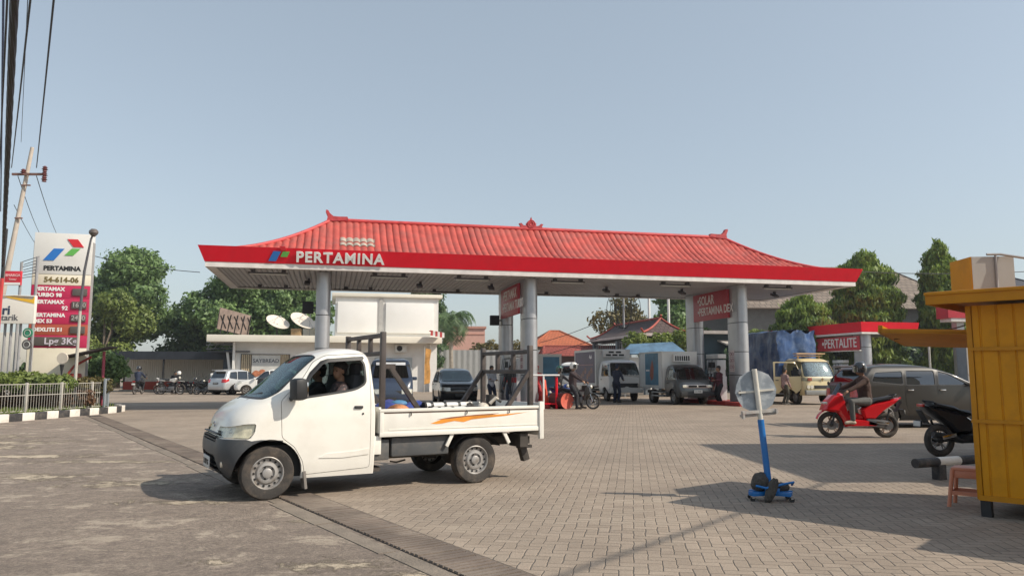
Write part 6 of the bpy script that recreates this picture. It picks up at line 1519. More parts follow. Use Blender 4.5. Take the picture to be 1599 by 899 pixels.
inbed(heap('sack', 'orange brown cloth bundle lying on the front of the bed beside the tarpaulin', 'bundle', (.26, .20, .10), mat('sack_orange', (.42, .18, .08), .8, var=.4, scale=9, bump=.8), 5), -.33, .62, .90)
inbed(heap('water_bottle_bag', 'light blue bag on top of the blue tarpaulin', 'bag', (.11, .08, .04), mat('bag_cyan', (.06, .18, .32), .6, var=.3, scale=12), 6), -.42, .2, 1.02)
whp = mat('pipe_white', (.66, .65, .62), .4, var=.05, dirt=(.2, .18, .16), dirt_amt=.4, dscale=12)
for k, (x, y, z, rz, L_, lb_) in enumerate(((-1.02, .40, .99, .12, .62, 'upper white banded tube lying in the middle of the bed'), (-1.06, .56, .94, .10, .66, 'lower white banded tube lying nearest the side of the bed'))):
    t = thing('banded_tube', lb_, 'tube', (0, 0, 0), 0, 'white tubes in the pickup bed'); MB().tube([(-L_ / 2, 0, 0), (L_ / 2, 0, .0)], .042, 12).build('tube', whp, t); b = MB()
    for q in (-.2, .02, .22): b.lathe([(.046, q - .02), (.046, q + .02)], (0, 0, 0), 'x', 12)
    b.build('black_bands', black_m, t); MB().tube([(L_ / 2, 0, 0), (L_ / 2 + .03, 0, 0)], .055, 12).build('end_cap', dark, t); inbed(t, x, y, z, rz)
eng = thing('engine_block', 'dark small engine with pale covers standing by the rear rack of the bed', 'machine'); b = MB(); b.box((0, 0, .13), (.30, .26, .26), bev=.03); b.tube([(.1, 0, .2), (.25, .05, .3), (.4, .05, .22)], .03, 8); b.tube([(-.1, 0, .1), (-.1, 0, .42)], .07, 12); b.build('engine_body', chassis, eng)
b = MB(); b.ball((.08, .1, .26), (.09, .09, .06), 10); b.box((.22, .05, .12), (.14, .12, .1), bev=.02); b.tube([(-.02, .12, .3), (-.1, .14, .38), (-.2, .1, .33)], .025, 8); b.build('pale_covers', mat('engine_pale', (.5, .45, .38), .5, var=.5, scale=15), eng); inbed(eng, -1.66, .30, .70)
hd_ = props(MB().tube([(0, 0, 0), (.30, .02, .05), (.42, .05, .0)], .016, 6).build('metal_bar', chassis), 'bent dark metal bar lying across the rear of the bed', 'bar'); inbed(hd_, -1.6, .55, .93)
# people in the cab
Cm = Matrix.Translation((-1.972, 10.034, 0)) @ rotm(0, 0, PA)
def incab(o, x, y, z, rz=0, s=1.): o.matrix_world = Cm @ Matrix.Translation((x, y, z)) @ rotm(0, 0, rz) @ Matrix.Diagonal((s, s, s, 1)); return o
drv = person('driver in plain dark shirt at the wheel, far side of the pickup cab', (0, 0, 0), 0, pel=(.0, 0, .10), lean=-.12, hands=[(.50, .13, .30), (.50, -.12, .30)], feet=[(.62, .12, -.30), (.66, -.12, -.30)], shirt=f_black, pants=f_grey, shoe=f_shoe, vox=.012)
incab(drv, .54, -.36, .74, 0, .86)
f_pat = mat('cloth_patterned', (.05, .04, .045), .8, var=.2, dirt=(.45, .28, .25), dirt_amt=.9, dscale=16)
pas = person('passenger in dark patterned shirt resting an arm on the open pickup window', (0, 0, 0), 0, pel=(0, 0, .10), lean=-.06, hands=[(.40, .27, .33), (.35, -.1, .22)], elbow=[(-.3, .9, -.3), (-.5, -.5, -.5)], feet=[(.60, .12, -.30), (.60, -.12, -.30)], shirt=f_pat, pants=f_grey, shoe=f_shoe, vox=.012, head_dir=.45)
incab(pas, .44, .38, .75, 0, .86)
# ================================================================ OTHER VEHICLES
def slab(mb, poly, hw, inset=.03, yc=0.0, k=.55):
    rs = []
    for d, y in ((-inset, -hw), (0, -hw * k), (0, hw * k), (-inset, hw)):
        p = grow(poly, d) if d else poly
        rs.append([mb.bm.verts.new((q[0], yc + y, q[1])) for q in p])
    n = len(poly); fs = [mb.bm.faces.new(rs[0]), mb.bm.faces.new(list(reversed(rs[-1])))]
    for a, b in zip(rs[:-1], rs[1:]):
        for i in range(n): fs.append(mb.bm.faces.new([a[(i + 1) % n], a[i], b[i], b[(i + 1) % n]]))
    mb._f(fs); bmesh.ops.recalc_face_normals(mb.bm, faces=fs); return mb
def car(label, loc, rz, kind, paint, glassm, cat='car', group=None, L=4.3, Wd=.83, H=1.65, belt=.98, plate_s='', rear_plate=True, wheel_style='alloy', wr=.305, front='plain', roofm=None, clad=None, sub=2, name='parked_car'):
    t = thing(name, label, cat, loc, rz, group); h = L / 2; w = Wd; B = belt
    if kind == 'mpv':
        S = [(.20, h - .20, -h + .12, w - .06), (.34, h - .05, -h + .02, w - .015), (.52, h, -h, w), (.70, h - .05, -h + .01, w), (.84, h - .28, -h + .03, w - .005), (B - .02, h - .72, -h + .05, w - .02), (B + .06, h - 1.08, -h + .11, w - .035), (B + .26, h - 1.50, -h + .22, w - .085), (H - .18, h - 1.84, -h + .34, w - .14), (H - .08, h - 2.2, -h + .46, w - .20), (H - .025, h - 2.5, -h + .72, w - .29), (H, h - 2.75, -h + 1.1, w - .42)]
        wins = [[(h - 1.34, B + .03), (h - 1.86, H - .23), (h - 2.12, H - .17), (h - 2.18, B + .03)], [(h - 2.27, B + .03), (h - 2.22, H - .16), (h - 3.0, H - .16), (h - 3.06, B + .03)], [(h - 3.15, B + .04), (h - 3.10, H - .17), (-h + .60, H - .21), (-h + .46, B + .12)]]
        axf, axr = h - .78, -h + .80
    elif kind == 'hatch':
        S = [(.20, h - .2, -h + .12, w - .06), (.34, h - .05, -h + .02, w - .015), (.55, h, -h, w), (.74, h - .03, -h + .01, w), (.90, h - .12, -h + .03, w - .005), (B + .02, h - .45, -h + .05, w - .02), (B + .10, h - .92, -h + .10, w - .04), (B + .28, h - 1.28, -h + .18, w - .09), (H - .18, h - 1.55, -h + .30, w - .14), (H - .07, h - 1.85, -h + .42, w - .20), (H, h - 2.2, -h + .8, w - .36)]
        wins = [[(h - 1.25, B + .06), (h - 1.62, H - .2), (h - 2.1, H - .15), (h - 2.14, B + .06)], [(h - 2.22, B + .06), (h - 2.18, H - .15), (-h + .75, H - .18), (-h + .55, B + .12)]]
        axf, axr = h - .78, -h + .70
    else:  # van
        S = [(.20, h - .15, -h + .1, w - .05), (.36, h - .02, -h, w - .01), (.60, h, -h, w), (.85, h - .04, -h, w), (B, h - .22, -h + .01, w - .01), (B + .12, h - .40, -h + .03, w - .02), (B + .45, h - .68, -h + .06, w - .06), (H - .2, h - .9, -h + .1, w - .11), (H - .07, h - 1.05, -h + .15, w - .17), (H, h - 1.35, -h + .4, w - .32)]
        wins = [[(h - .55, B + .08), (h - .9, H - .25), (h - 1.4, H - .22), (h - 1.45, B + .08)], [(h - 1.55, B + .08), (h - 1.5, H - .22), (h - 2.6, H - .22), (h - 2.6, B + .08)]]
        axf, axr = h - .62, -h + .8
    S = [(z, a, b, c, .28 if z < B else .16, .34 if z < B else .24, .16, .22) for z, a, b, c in S]
    sh = Shell(S, sub, .05, .025)
    wins = [rpoly(p, .05) for p in wins]
    fz0, fz1 = B + (.09 if kind != 'van' else .10), H - .10
    fw_ = [(-(w - .16), fz0), (w - .16, fz0), (w - .28, fz1), (-(w - .28), fz1)]; rw_ = [(-(w - .20), B + .10), (w - .20, B + .10), (w - .28, H - .16), (-(w - .28), H - .16)]
    fc = cut((rpoly(fw_, .06), h - 2.5, h + .2, 'x')); rc = cut((rpoly(rw_, .06), -h - .2, -h + .9, 'x')); sc2 = cut(*[(p, -1.3, 1.3, 'y') for p in wins])
    arch = cut((circ(axf, wr, wr + .06), .4, 1.2, 'y'), (circ(axf, wr, wr + .06), -1.2, -.4, 'y'), (circ(axr, wr, wr + .06), .4, 1.2, 'y'), (circ(axr, wr, wr + .06), -1.2, -.4, 'y'))
    doors = []
    for q in range(2 if kind != 'van' else 1):
        p = wins[q]; x0 = min(a[0] for a in p) - .05; x1 = max(a[0] for a in p) + (.03 if q else .02); doors.append(rpoly([(x1, B), (x1 - .02 if q else x1 - .0, .80), (x1 - (.05 if q == 0 else 0), .30), (x0 + (.10 if q == 1 and kind != 'van' else 0), .30), (x0, .62), (x0, B), (max(a[0] for a in p if a[1] > B + .3) * 0 + x0 + .02, B + .015), (x1 - .02, B + .015)], .04))
    dcuts = [cut((p, -1.3, 1.3, 'y')) for p in doors]
    body = sh.part('body', paint, t, diff=[fc, rc, sc2, arch] + [cut((grow(p, .006), -1.3, 1.3, 'y')) for p in doors])
    for p, dc in zip(doors, dcuts):
        for s in (1, -1):
            half = cut(([(-4, -1), (4, -1), (4, 3), (-4, 3)], .3 if s > 0 else -2, 2 if s > 0 else -.3, 'y'))
            d_ = sh.part('door', paint, t, inter=[dc, half], diff=[arch], off=.0005); x0 = min(a[0] for a in p)
            MB().box((x0 + .13, s * (w + .012), B - .10), (.16, .03, .03), bev=.01).build('door_handle', chrome if kind == 'mpv' else paint, d_)
    for p in wins:
        for a_, b_ in ((.3, 1.3), (-1.3, -.3)):
            sw_ = sh.part('side_window', glassm, t, inter=[cut((grow(p, .012), a_, b_, 'y'))], off=-.012, thick=.006, wn=False)
            sh.part('window_trim', black_plastic, sw_, inter=[cut((grow(p, .022), a_, b_, 'y'))], diff=[cut((grow(p, -.004), a_ - .1, b_ + .1, 'y'))], off=.003, thick=.02, wn=False)
    sh.part('windshield', glassm, t, inter=[cut((grow(rpoly(fw_, .06), .01), h - 2.5, h + .2, 'x'))], off=-.010, thick=.006, wn=False)
    sh.part('rear_window', glassm, t, inter=[cut((grow(rpoly(rw_, .06), .01), -h - .2, -h + .9, 'x'))], off=-.010, thick=.006, wn=False)
    for s in (1, -1):
        a, b = (.42, 1.3) if s > 0 else (-1.3, -.42)
        hl_ = rpoly([(h + .1, .60), (h - .22, .64), (h - .52, .80), (h - .50, .86), (h - .2, .80), (h + .1, .74)], .02) if kind != 'van' else rpoly([(h + .1, .62), (h - .18, .62), (h - .22, .80), (h + .1, .80)], .03)
        sh.part('headlight', clear_lens, t, inter=[cut((hl_, a, b, 'y'))], off=.004, thick=.02)
        tl = rpoly([(-h - .1, .78), (-h + .10, .80), (-h + .42, .92), (-h + .36, 1.04), (-h + .1, 1.02), (-h - .1, .96)], .02)
        sh.part('tail_light', red_lens, t, inter=[cut((tl, a + (.1 if s > 0 else 0), b - (.1 if s < 0 else 0), 'y'))], off=.006, thick=.03)
        m_ = MB(); m_.box((h - 1.28, s * (w + .10), B + .08), (.12, .20, .14), bev=.04); m_.build('mirror', paint, t)
        for ax in (axf, axr): wheel(t, ax, s * (w - .10), wr, .20, wheel_style, detail=False)
    mb = MB(); mb.box((h - .04, 0, .68), (.06, .84, .13), bev=.02); mb.build('grille', black_plastic, t)
    if kind == 'mpv': MB().box((h - .01, 0, .70), (.05, .7, .025), bev=.008).build('chrome_bar', chrome, t)
    sh.part('lower_bumper', black_plastic if clad is None else clad, t, inter=[cut(([(-5, .10), (5, .10), (5, .33), (-5, .33)], -1.3, 1.3, 'y'))], diff=[arch], off=.006, thick=.03)
    if plate_s is not None:
        plate(t, frame((h + .03, 0, .42), (0, 1, 0)), .43, .13, plate_s, True); plate(t, frame((-h - .02, 0, .74 if kind == 'mpv' else .6), (0, -1, 0)), .43, .13, plate_s, True)
    MB().box((0, 0, .5), (L - .9, 2 * w - .35, .5)).build('interior', dark, t)
    for (x, y) in ((.35, .36), (.35, -.36), (-.5, .36), (-.5, -.36)): seat(t, x, y, .72, seatm)
    MB().box((-h + .26, 0, H - .05), (.26, 2 * (w - .26), .03), (0, -.1, 0), bev=.01).build('roof_spoiler', paint, t)
    return t
p_silver = mat('paint_silver', (.52, .53, .54), .3, .35, var=.02, coat=.6, dirt=(.35, .32, .28), dirt_amt=.15)
p_white = mat('paint_white', (.72, .72, .70), .3, var=.02, coat=.6)
p_grey = mat('paint_bronze_grey', (.032, .029, .025), .3, .15, var=.02, coat=.45)
p_black = mat('paint_black', (.014, .018, .022), .22, var=.02, coat=.9)
p_navy = mat('paint_navy', (.03, .045, .08), .3, var=.02, coat=.7)
car('silver people carrier seen from behind, parked before the bread shop', (-18.35, 51.5, 0), R(62), 'mpv', p_silver, tint, group='cars parked before the bread shop', L=4.2, H=1.66, plate_s='L 1508 WZ')
car('white people carrier parked beside the silver one, right behind the pickup windshield', (-16.0, 50.0, 0), R(196), 'mpv', p_white, tint, group='cars parked before the bread shop', L=4.2, H=1.70)
car('black hatchback facing us between the shop block and the middle columns', (-2.75, 36.2, 0), R(-78), 'hatch', p_black, glass('hatch_glass', (.35, .42, .40), .10), L=3.9, Wd=.86, H=1.62, belt=.98, plate_s='', name='hatchback')
car('dark navy minibus facing us directly behind the pickup cab', (-5.05, 31.5, 0), R(-80), 'van', p_navy, glass('van_glass', (.25, .30, .32), .12), cat='van', L=4.6, Wd=.86, H=1.98, belt=1.12, wheel_style='steel', name='minibus')
o = MB().box((0, 0, 0), (.02, 1.15, .14), bev=.01).build('sun_strip', mat('strip_pale', (.5, .52, .55), .5)); vn = [q for q in bpy.data.objects if q.name.startswith('minibus') and q.parent is None][0]; o.parent = vn; o.location = (1.42, 0, 1.78); o.rotation_euler = (0, R(-38), 0)
car('bronze grey people carrier crossing behind the red scooter', (11.0, 20.7, 0), R(5), 'mpv', p_grey, glass('suv_glass', (.05, .06, .07), .12), L=4.45, Wd=.875, H=1.64, belt=1.08, wr=.335, plate_s='W 1174 CE', sub=3, name='moving_car')
# --- trucks
def truck(label, loc, rz, kind, cabm, boxm, glassm, name='box_truck', group=None):
    """origin under the cab front axle; forward +X"""
    t = thing(name, label, 'truck', loc, rz, group)
    if kind == 'l300':
        S = [(.34, .78, -.75, .76), (.50, .86, -.78, .81), (.70, .86, -.78, .82), (.95, .80, -.78, .82), (1.10, .70, -.78, .81), (1.35, .44, -.77, .77), (1.60, .20, -.75, .72), (1.74, .02, -.70, .66), (1.80, -.18, -.60, .55)]; H_, B_ = 1.80, 1.12
    else:
        S = [(.42, .80, -.85, .80), (.60, .88, -.88, .86), (.85, .88, -.88, .87), (1.10, .86, -.88, .87), (1.22, .82, -.88, .865), (1.50, .68, -.87, .84), (1.80, .52, -.85, .80), (1.98, .40, -.8, .74), (2.06, .18, -.7, .62)]; H_, B_ = 2.06, 1.25
    S = [(z, a, b, c, .20, .26, .05, .05) for z, a, b, c in S]; sh = Shell(S, 2, .05, .025); w = S[3][3]
    fw_ = rpoly([(-(w - .10), B_ + .02), (w - .10, B_ + .02), (w - .19, H_ - .15), (-(w - .19), H_ - .15)], .06)
    xs = .52 if kind == 'l300' else .60
    sw = rpoly([(xs, B_ + .02), (xs - .34 if kind == 'l300' else xs - .20, H_ - .20), (-.48, H_ - .18), (-.50, B_ + .0)], .05)
    dp = rpoly([(xs + .06, B_ - .02), (xs + .05, .75), (.38, .50), (-.56, .50), (-.57, H_ - .13), (xs - .40 if kind == 'l300' else xs - .22, H_ - .14)], .04)
    ar = cut((circ(0, .32, .40), .45, 1.2, 'y'), (circ(0, .32, .40), -1.2, -.45, 'y')); fc = cut((fw_, .0, 1.3, 'x')); sc2 = cut((sw, -1.3, 1.3, 'y'))
    sh.part('cab', cabm, t, diff=[fc, sc2, ar, cut((grow(dp, .007), -1.3, 1.3, 'y'))])
    for s in (1, -1):
        half = cut(([(-4, -1), (4, -1), (4, 3), (-4, 3)], .3 if s > 0 else -2, 2 if s > 0 else -.3, 'y'))
        d_ = sh.part('door', cabm, t, inter=[cut((dp, -1.3, 1.3, 'y')), half], diff=[sc2, ar], off=.001); MB().box((-.42, s * (w + .015), B_ - .16), (.13, .03, .035)).build('door_handle', black_plastic, d_)
        if name == 'tarp_truck' and s < 0:   # door swung open
            M = Matrix.Translation((xs, s * w, 0)) @ rotm(0, 0, R(58)) @ Matrix.Translation((-xs, -s * w, 0)); d_.data.transform(M)
            for c_ in kids(d_): c_.data.transform(M)
        MB().box((xs + .16, s * (w + .16), B_ + .22), (.06, .15, .26), bev=.03).build('mirror', black_plastic, t); MB().tube([(xs + .05, s * (w - .02), B_ + .0), (xs + .14, s * (w + .12), B_ + .1)], .015, 6).build('mirror_arm', black_plastic, t)
        wheel(t, 0, s * (w - .14), .32, .18, 'steel', .19, detail=False)
    for a_, b_ in ((.3, 1.3), (-1.3, -.3)):
        if name == 'tarp_truck' and a_ < 0: continue
        sh.part('side_glass', glassm, t, inter=[cut((grow(sw, .01), a_, b_, 'y'))], off=-.012, thick=.006, wn=False)
    sh.part('windshield', glassm, t, inter=[cut((grow(fw_, .012), .0, 1.3, 'x'))], off=-.008, thick=.006, wn=False)
    sh.part('windshield_seal', black_plastic, t, inter=[cut((grow(fw_, .022), .0, 1.3, 'x'))], diff=[cut((grow(fw_, -.003), .0, 1.3, 'x'))], off=.004, thick=.02)
    mb = MB(); mb.tube([(.60, .1, B_ + .03), (.52, .5, B_ + .16)], .012, 5); mb.tube([(.60, -.5, B_ + .03), (.52, -.1, B_ + .16)], .012, 5); mb.build('wiper', black_plastic, t)
    MB().box((0, 0, .72), (1.3, 1.3, .2)).build('cab_floor', dark, t); seat(t, -.25, .38, .95, seatm); seat(t, -.25, -.38, .95, seatm)
    mb = MB(); mb.box((-1.7, .4, .52), (3.8, .08, .14)); mb.box((-1.7, -.4, .52), (3.8, .08, .14)); mb.tube([(-2.35, -.6, .33), (-2.35, .6, .33)], .06, 8); mb.box((-1.2, .62, .5), (.6, .25, .28)); mb.build('chassis', chassis, t)
    for s in (1, -1): wheel(t, -2.35, s * (w - .16), .32, .26, 'steel', .19, detail=False)
    return t, w, B_, H_, sh
def bodybox(t, x0, x1, hw, z0, z1, m, trim):
    b = MB(); b.box(((x0 + x1) / 2, 0, (z0 + z1) / 2), (x1 - x0, 2 * hw, z1 - z0), bev=.02); bo = b.build('cargo_box', m, t)
    for s in (1, -1):
        for z in (z0 + .04, z1 - .03): MB().box(((x0 + x1) / 2, s * (hw + .005), z), (x1 - x0 + .03, .03, .07)).build('edge_trim', trim, bo)
    for s in (1, -1):
        for x in (x0 + .03, x1 - .03): MB().box((x, s * (hw + .005), (z0 + z1) / 2), (.07, .032, z1 - z0 - .02)).build('corner_trim', trim, bo)
    for z in (.36, .52): MB().box(((x0 + x1) / 2 + .55, 0, z), (1.0, 2 * hw - .02, .05)).build('side_guard', trim, t)
    return bo
NS = math.atan2(-.973, .232)
cabw = mat('cab_white', (.80, .80, .78), .35, var=.04, coat=.4, dirt=(.3, .28, .26), dirt_amt=.3); boxw = mat('box_pale', (.74, .74, .71), .45, var=.05, dirt=(.3, .29, .27), dirt_amt=.35); trimw = mat('box_trim', (.60, .60, .58), .4, .2)
tglass = glass('truck_glass', (.42, .48, .50), .08)
# truck with purple panel
t1, w, B_, H_, sh = truck('white cab box truck with a purple advertising panel on its side', (5.55, 39.0, 0), NS, 'big', cabw, boxw, tglass, group='box trucks queuing under the canopy')
bo = bodybox(t1, -4.6, -1.0, .93, .74, 2.66, boxw, trimw)
pn = MB().box((-2.85, -.938, 1.72), (3.2, .012, 1.65)).build('side_poster', mat('poster_purple', (.105, .085, .13), .5, var=.15, scale=1), t1)
MB().prism([(-2.1, 2.25), (-1.95, 2.4), (-1.85, 2.25), (-1.7, 2.38), (-1.65, 2.2), (-1.9, 2.16)], -.950, -.944, 'y').build('poster_emblem', pale, pn)
MB().box((-2.6, -.945, 1.85), (2.3, .006, .04)).build('poster_line', mat('poster_rose', (.35, .20, .19), .5), pn)
mb = MB(); 
for k in range(6): mb.lathe([(0, 0), (.17, 0), (.14, .01), (0, .01)], (-3.4 + k * .33, -.946, 1.22 + .16 * (k % 3)), 'y', 10)
mb.build('poster_picture', mat('poster_tan', (.26, .15, .12), .6, var=.5, scale=8), pn)
b = MB(); b.box((-.86, 0, 2.42), (.30, 1.25, .36), bev=.04); rf_ = b.build('refrigeration_unit', cabw, t1)
for (y, z) in ((-.36, 2.35), (0, 2.35), (.36, 2.35), (-.2, 2.50), (.2, 2.50)): MB().box((-.705, y, z), (.012, .28, .09)).build('vent', dark, rf_)
mb = MB(); mb.box((.86, 0, .80), (.05, 1.2, .22), bev=.02); gri = mb.build('grille', black_plastic, t1); mb = MB(); mb.box((.86, 0, .52), (.12, 1.72, .20), bev=.03); mb.build('front_bumper', cabw, t1)
for s in (1, -1): MB().ball((.86, s * .68, .80), (.05, .13, .11), 12).build('headlight', clear_lens, t1)
mb = MB()
for k in range(9): mb.lathe([(0, 0), (.09, 0), (.09, .01), (0, .01)], (.80, -.64 + k * .16, 1.24 + .03 * (k % 2)), 'x', 8)
mb.build('scalloped_sticker', mat('sticker_silver', (.6, .6, .58), .5), t1)
# dark cab delivery truck with blue poster
p_dgrey = mat('paint_dark_grey', (.085, .092, .095), .3, .2, var=.03, coat=.6)
t2, w, B_, H_, sh = truck('dark grey cab delivery truck with a blue ice poster on its box', (8.05, 34.75, 0), NS, 'l300', p_dgrey, boxw, tglass, group='box trucks queuing under the canopy')
bo = bodybox(t2, -3.55, -.86, .88, .70, 2.42, boxw, trimw)
pn = MB().box((-2.05, -.888, 1.60), (1.5, .012, 1.50)).build('side_poster', mat('poster_blue', (.07, .22, .34), .45, var=.35, scale=1.5), t2)
MB().prism([(-2.1, 1.05), (-1.85, 1.15), (-1.8, 1.7), (-1.95, 2.05), (-2.15, 1.7), (-2.25, 1.3)], -.900, -.894, 'y').build('poster_picture', mat('poster_rust', (.32, .09, .05), .5, var=.3, scale=9), pn)
MB().prism([(-2.7, 1.5), (-2.3, 1.5), (-2.3, 1.58), (-2.7, 1.58)], -.900, -.894, 'y').build('poster_text_band', pale, pn)
b = MB(); b.box((-.80, .05, 2.10), (.24, .86, .34), bev=.03); rf_ = b.build('refrigeration_unit', cabw, t2)
for k in range(7): MB().box((-.676, -.27 + k * .11, 2.10), (.012, .065, .22)).build('vent', dark, rf_)
mb = MB(); mb.box((.84, 0, .83), (.06, 1.30, .15), bev=.02); mb.build('chrome_grille', mat('grille_silver', (.55, .48, .45), .3, .6), t2); MB().box((.872, 0, .83), (.012, .86, .09)).build('grille_opening', dark, t2)
mb = MB(); mb.prism([(-.05, -.03), (.05, -.03), (0, .05)], .88, .89, 'x'); mb.xform(Matrix.Translation((0, 0, .83))); mb.build('emblem', chrome, t2)
for s in (1, -1): MB().box((.86, s * .60, .83), (.05, .22, .12), bev=.01).build('headlight', clear_lens, t2); MB().box((.87, s * .60, .50), (.05, .16, .07), bev=.01).build('turn_signal', amber_lens, t2)
MB().box((.86, 0, .50), (.10, 1.62, .22), bev=.03).build('front_bumper', black_plastic, t2); plate(t2, frame((.94, 0, .60), (0, 1, 0)), .40, .13, 'AG 9042')
mb = MB(); mb.box((.50, .12, 1.16), (.03, .7, .10), (0, -.6, 0)); mb.box((.44, -.45, 1.20), (.03, .35, .10), (0, -.6, 0)); mb.build('dashboard_items', mat('dash_pink', (.6, .35, .28), .6, var=.5, scale=9), t2)
mb = MB(); mb.lathe([(.05, -.01), (.06, 0), (0, 0)], (.0, 0, 0), 'z', 12); mb.build('roof_marker', white_m, t2); bpy.data.objects[mb and 'roof_marker'].location = (-.15, -.5, 1.83)
# old cream truck with tarpaulin
p_cream = mat('paint_cream', (.60, .50, .28), .4, var=.05, coat=.3, dirt=(.35, .26, .15), dirt_amt=.35)
p_olive = mat('paint_olive', (.26, .24, .15), .4, var=.05, coat=.3)
t3, w, B_, H_, sh = truck('old cream and olive truck with blue tarpaulin load and an open door', (13.7, 35.0, 0), NS, 'big', p_cream, boxw, clear, name='tarp_truck')
sh.part('olive_band', p_olive, t3, inter=[cut(([(-2, 1.06), (2, 1.06), (2, 1.22), (-2, 1.22)], -1.3, 1.3, 'y'))], off=.004, thick=.02)
bd = MB(); bd.box((-2.9, 0, .95), (4.0, 1.86, .5), bev=.02); bd.build('cargo_bed', mat('bed_wood', (.26, .18, .10), .8, var=.3, scale=3), t3)
def tarp(u, v):
    return None
mb = MB(); x0, x1, hw, zt_ = -4.95, -.92, 1.0, 3.36
from mathutils import noise as MN
def tw(x, y, z):
    q = Vector((x * 1.3, y * 1.3, z * .7)); d = MN.noise_vector(q * 1.6) * .11 + MN.noise_vector(q * 4.2) * .05
    return Vector((x + d.x, y + d.y, z + d.z * .5))
mb.grid(lambda u, v: tw(x0 + (x1 - x0) * u, -hw, .95 + (zt_ - .95) * v), 50, 16); mb.grid(lambda u, v: tw(x1 - (x1 - x0) * u, hw, .95 + (zt_ - .95) * v), 50, 16)
mb.grid(lambda u, v: tw(x1 + .03 * math.sin(u * 9.5) * (1 - v * .7), -hw + 2 * hw * u, 1.25 + .08 * math.sin(u * 14) + (zt_ - 1.25) * v), 50, 16); mb.grid(lambda u, v: tw(x0, hw - 2 * hw * u, .95 + (zt_ - .95) * v), 30, 12)
mb.grid(lambda u, v: tw(x0 + (x1 - x0) * u, -hw + 2 * hw * v, zt_) + Vector((0, 0, .10 * math.sin(PI * v))), 50, 24); bmesh.ops.remove_doubles(mb.bm, verts=mb.bm.verts, dist=.05)
mb.build('tarpaulin', mat('tarp_blue', (.028, .075, .20), .35, var=.25, scale=2, dirt=(.16, .22, .32), dirt_amt=.75, dscale=2.6, bump=.9, bscale=2.2), t3, 60, recalc=True)
mb = MB(); mb.box((.0, 0, 2.30), (.30, 1.5, .05), bev=.01); mb.box((-.1, 0, 2.20), (.25, 1.3, .05))
for y in (-.55, .55): mb.box((-.05, y, 2.14), (.06, .06, .22))
mb.build('roof_rack', mat('rack_wood', (.52, .34, .18), .7, var=.3), t3)
for s in (1, -1):
    for q in (.52, .70): MB().lathe([(0, .0), (.085, 0), (.09, -.03)], (.895, s * q, .80), 'x', 16).build('headlight', clear_lens, t3)
    MB().box((.88, s * .62, 1.14), (.05, .20, .14), bev=.01).build('marker_lamp', mat('lamp_rust', (.25, .06, .03), .4), t3)
MB().box((.89, 0, .80), (.04, .8, .14), bev=.01).build('grille', black_plastic, t3); MB().box((.90, 0, .55), (.14, 1.76, .22), bev=.03).build('front_bumper', mat('bumper_steel', (.25, .25, .24), .4, .4), t3)
MB().prism([(-.10, .06), (-.03, -.02), (0, -.1), (.03, -.02), (.10, .06), (.04, .03), (0, .08), (-.04, .03)], .915, .925, 'x').xform(Matrix.Translation((0, 0, 1.13))).build('emblem', mat('emblem_brown', (.2, .12, .03), .5), t3)
plate(t3, frame((.985, .35, .60), (0, 1, 0)), .38, .12, '', False)
# white box truck far behind the motorbikes
t4, w, B_, H_, sh = truck('white truck with pale box standing far behind the motorbikes', (3.6, 47.5, 0), R(165), 'big', cabw, boxw, tglass)
bodybox(t4, -4.4, -1.0, .93, .78, 2.35, mat('box_white', (.68, .68, .65), .45, var=.04), trimw)
vp = thing('banner_stand', 'upright pale banner with a blue centre behind the riders', 'banner', (1.95, 39.5, 0), R(6)); MB().box((0, 0, 1.25), (1.25, .08, 2.3)).build('panel', MATS['board_white'], vp); MB().box((.08, -.05, 1.25), (.85, .02, 2.0)).build('picture', MATS['poster_blue'], vp)
# --- two wheelers
def spoked(parent, x, r, w=.10, m=None, brake=True, alloy=True):
    hub = MB().tube([(x, -.06, r), (x, .06, r)], .045, 12).build('wheel', chassis, parent)
    mb = MB(); mb.tube([(x + (r - w * .42) * math.cos(a), 0, r + (r - w * .42) * math.sin(a)) for a in np.linspace(0, 2 * PI, 33)[:-1]], w * .46, 10, closed=True); mb.build('tyre', rubber, hub)
    mb = MB(); rr = r - w * .80; mb.tube([(x + rr * math.cos(a), 0, r + rr * math.sin(a)) for a in np.linspace(0, 2 * PI, 33)[:-1]], .016, 6, closed=True)
    for k in range(5 if alloy else 14):
        for dq in ((-.14, .14) if alloy else (0,)):
            a = 2 * PI * k / (5 if alloy else 14) + .2; mb.tube([(x + .03 * math.cos(a), 0, r + .03 * math.sin(a)), (x + rr * math.cos(a + dq), 0, r + rr * math.sin(a + dq))], .011 if alloy else .004, 5)
    mb.build('rim', m or steel, hub)
    if brake: MB().lathe([(.045, .055), (.11, .055), (.11, .062), (.045, .062)], (x, 0, r), 'y', 20).build('brake_disc', chrome, hub)
    return hub
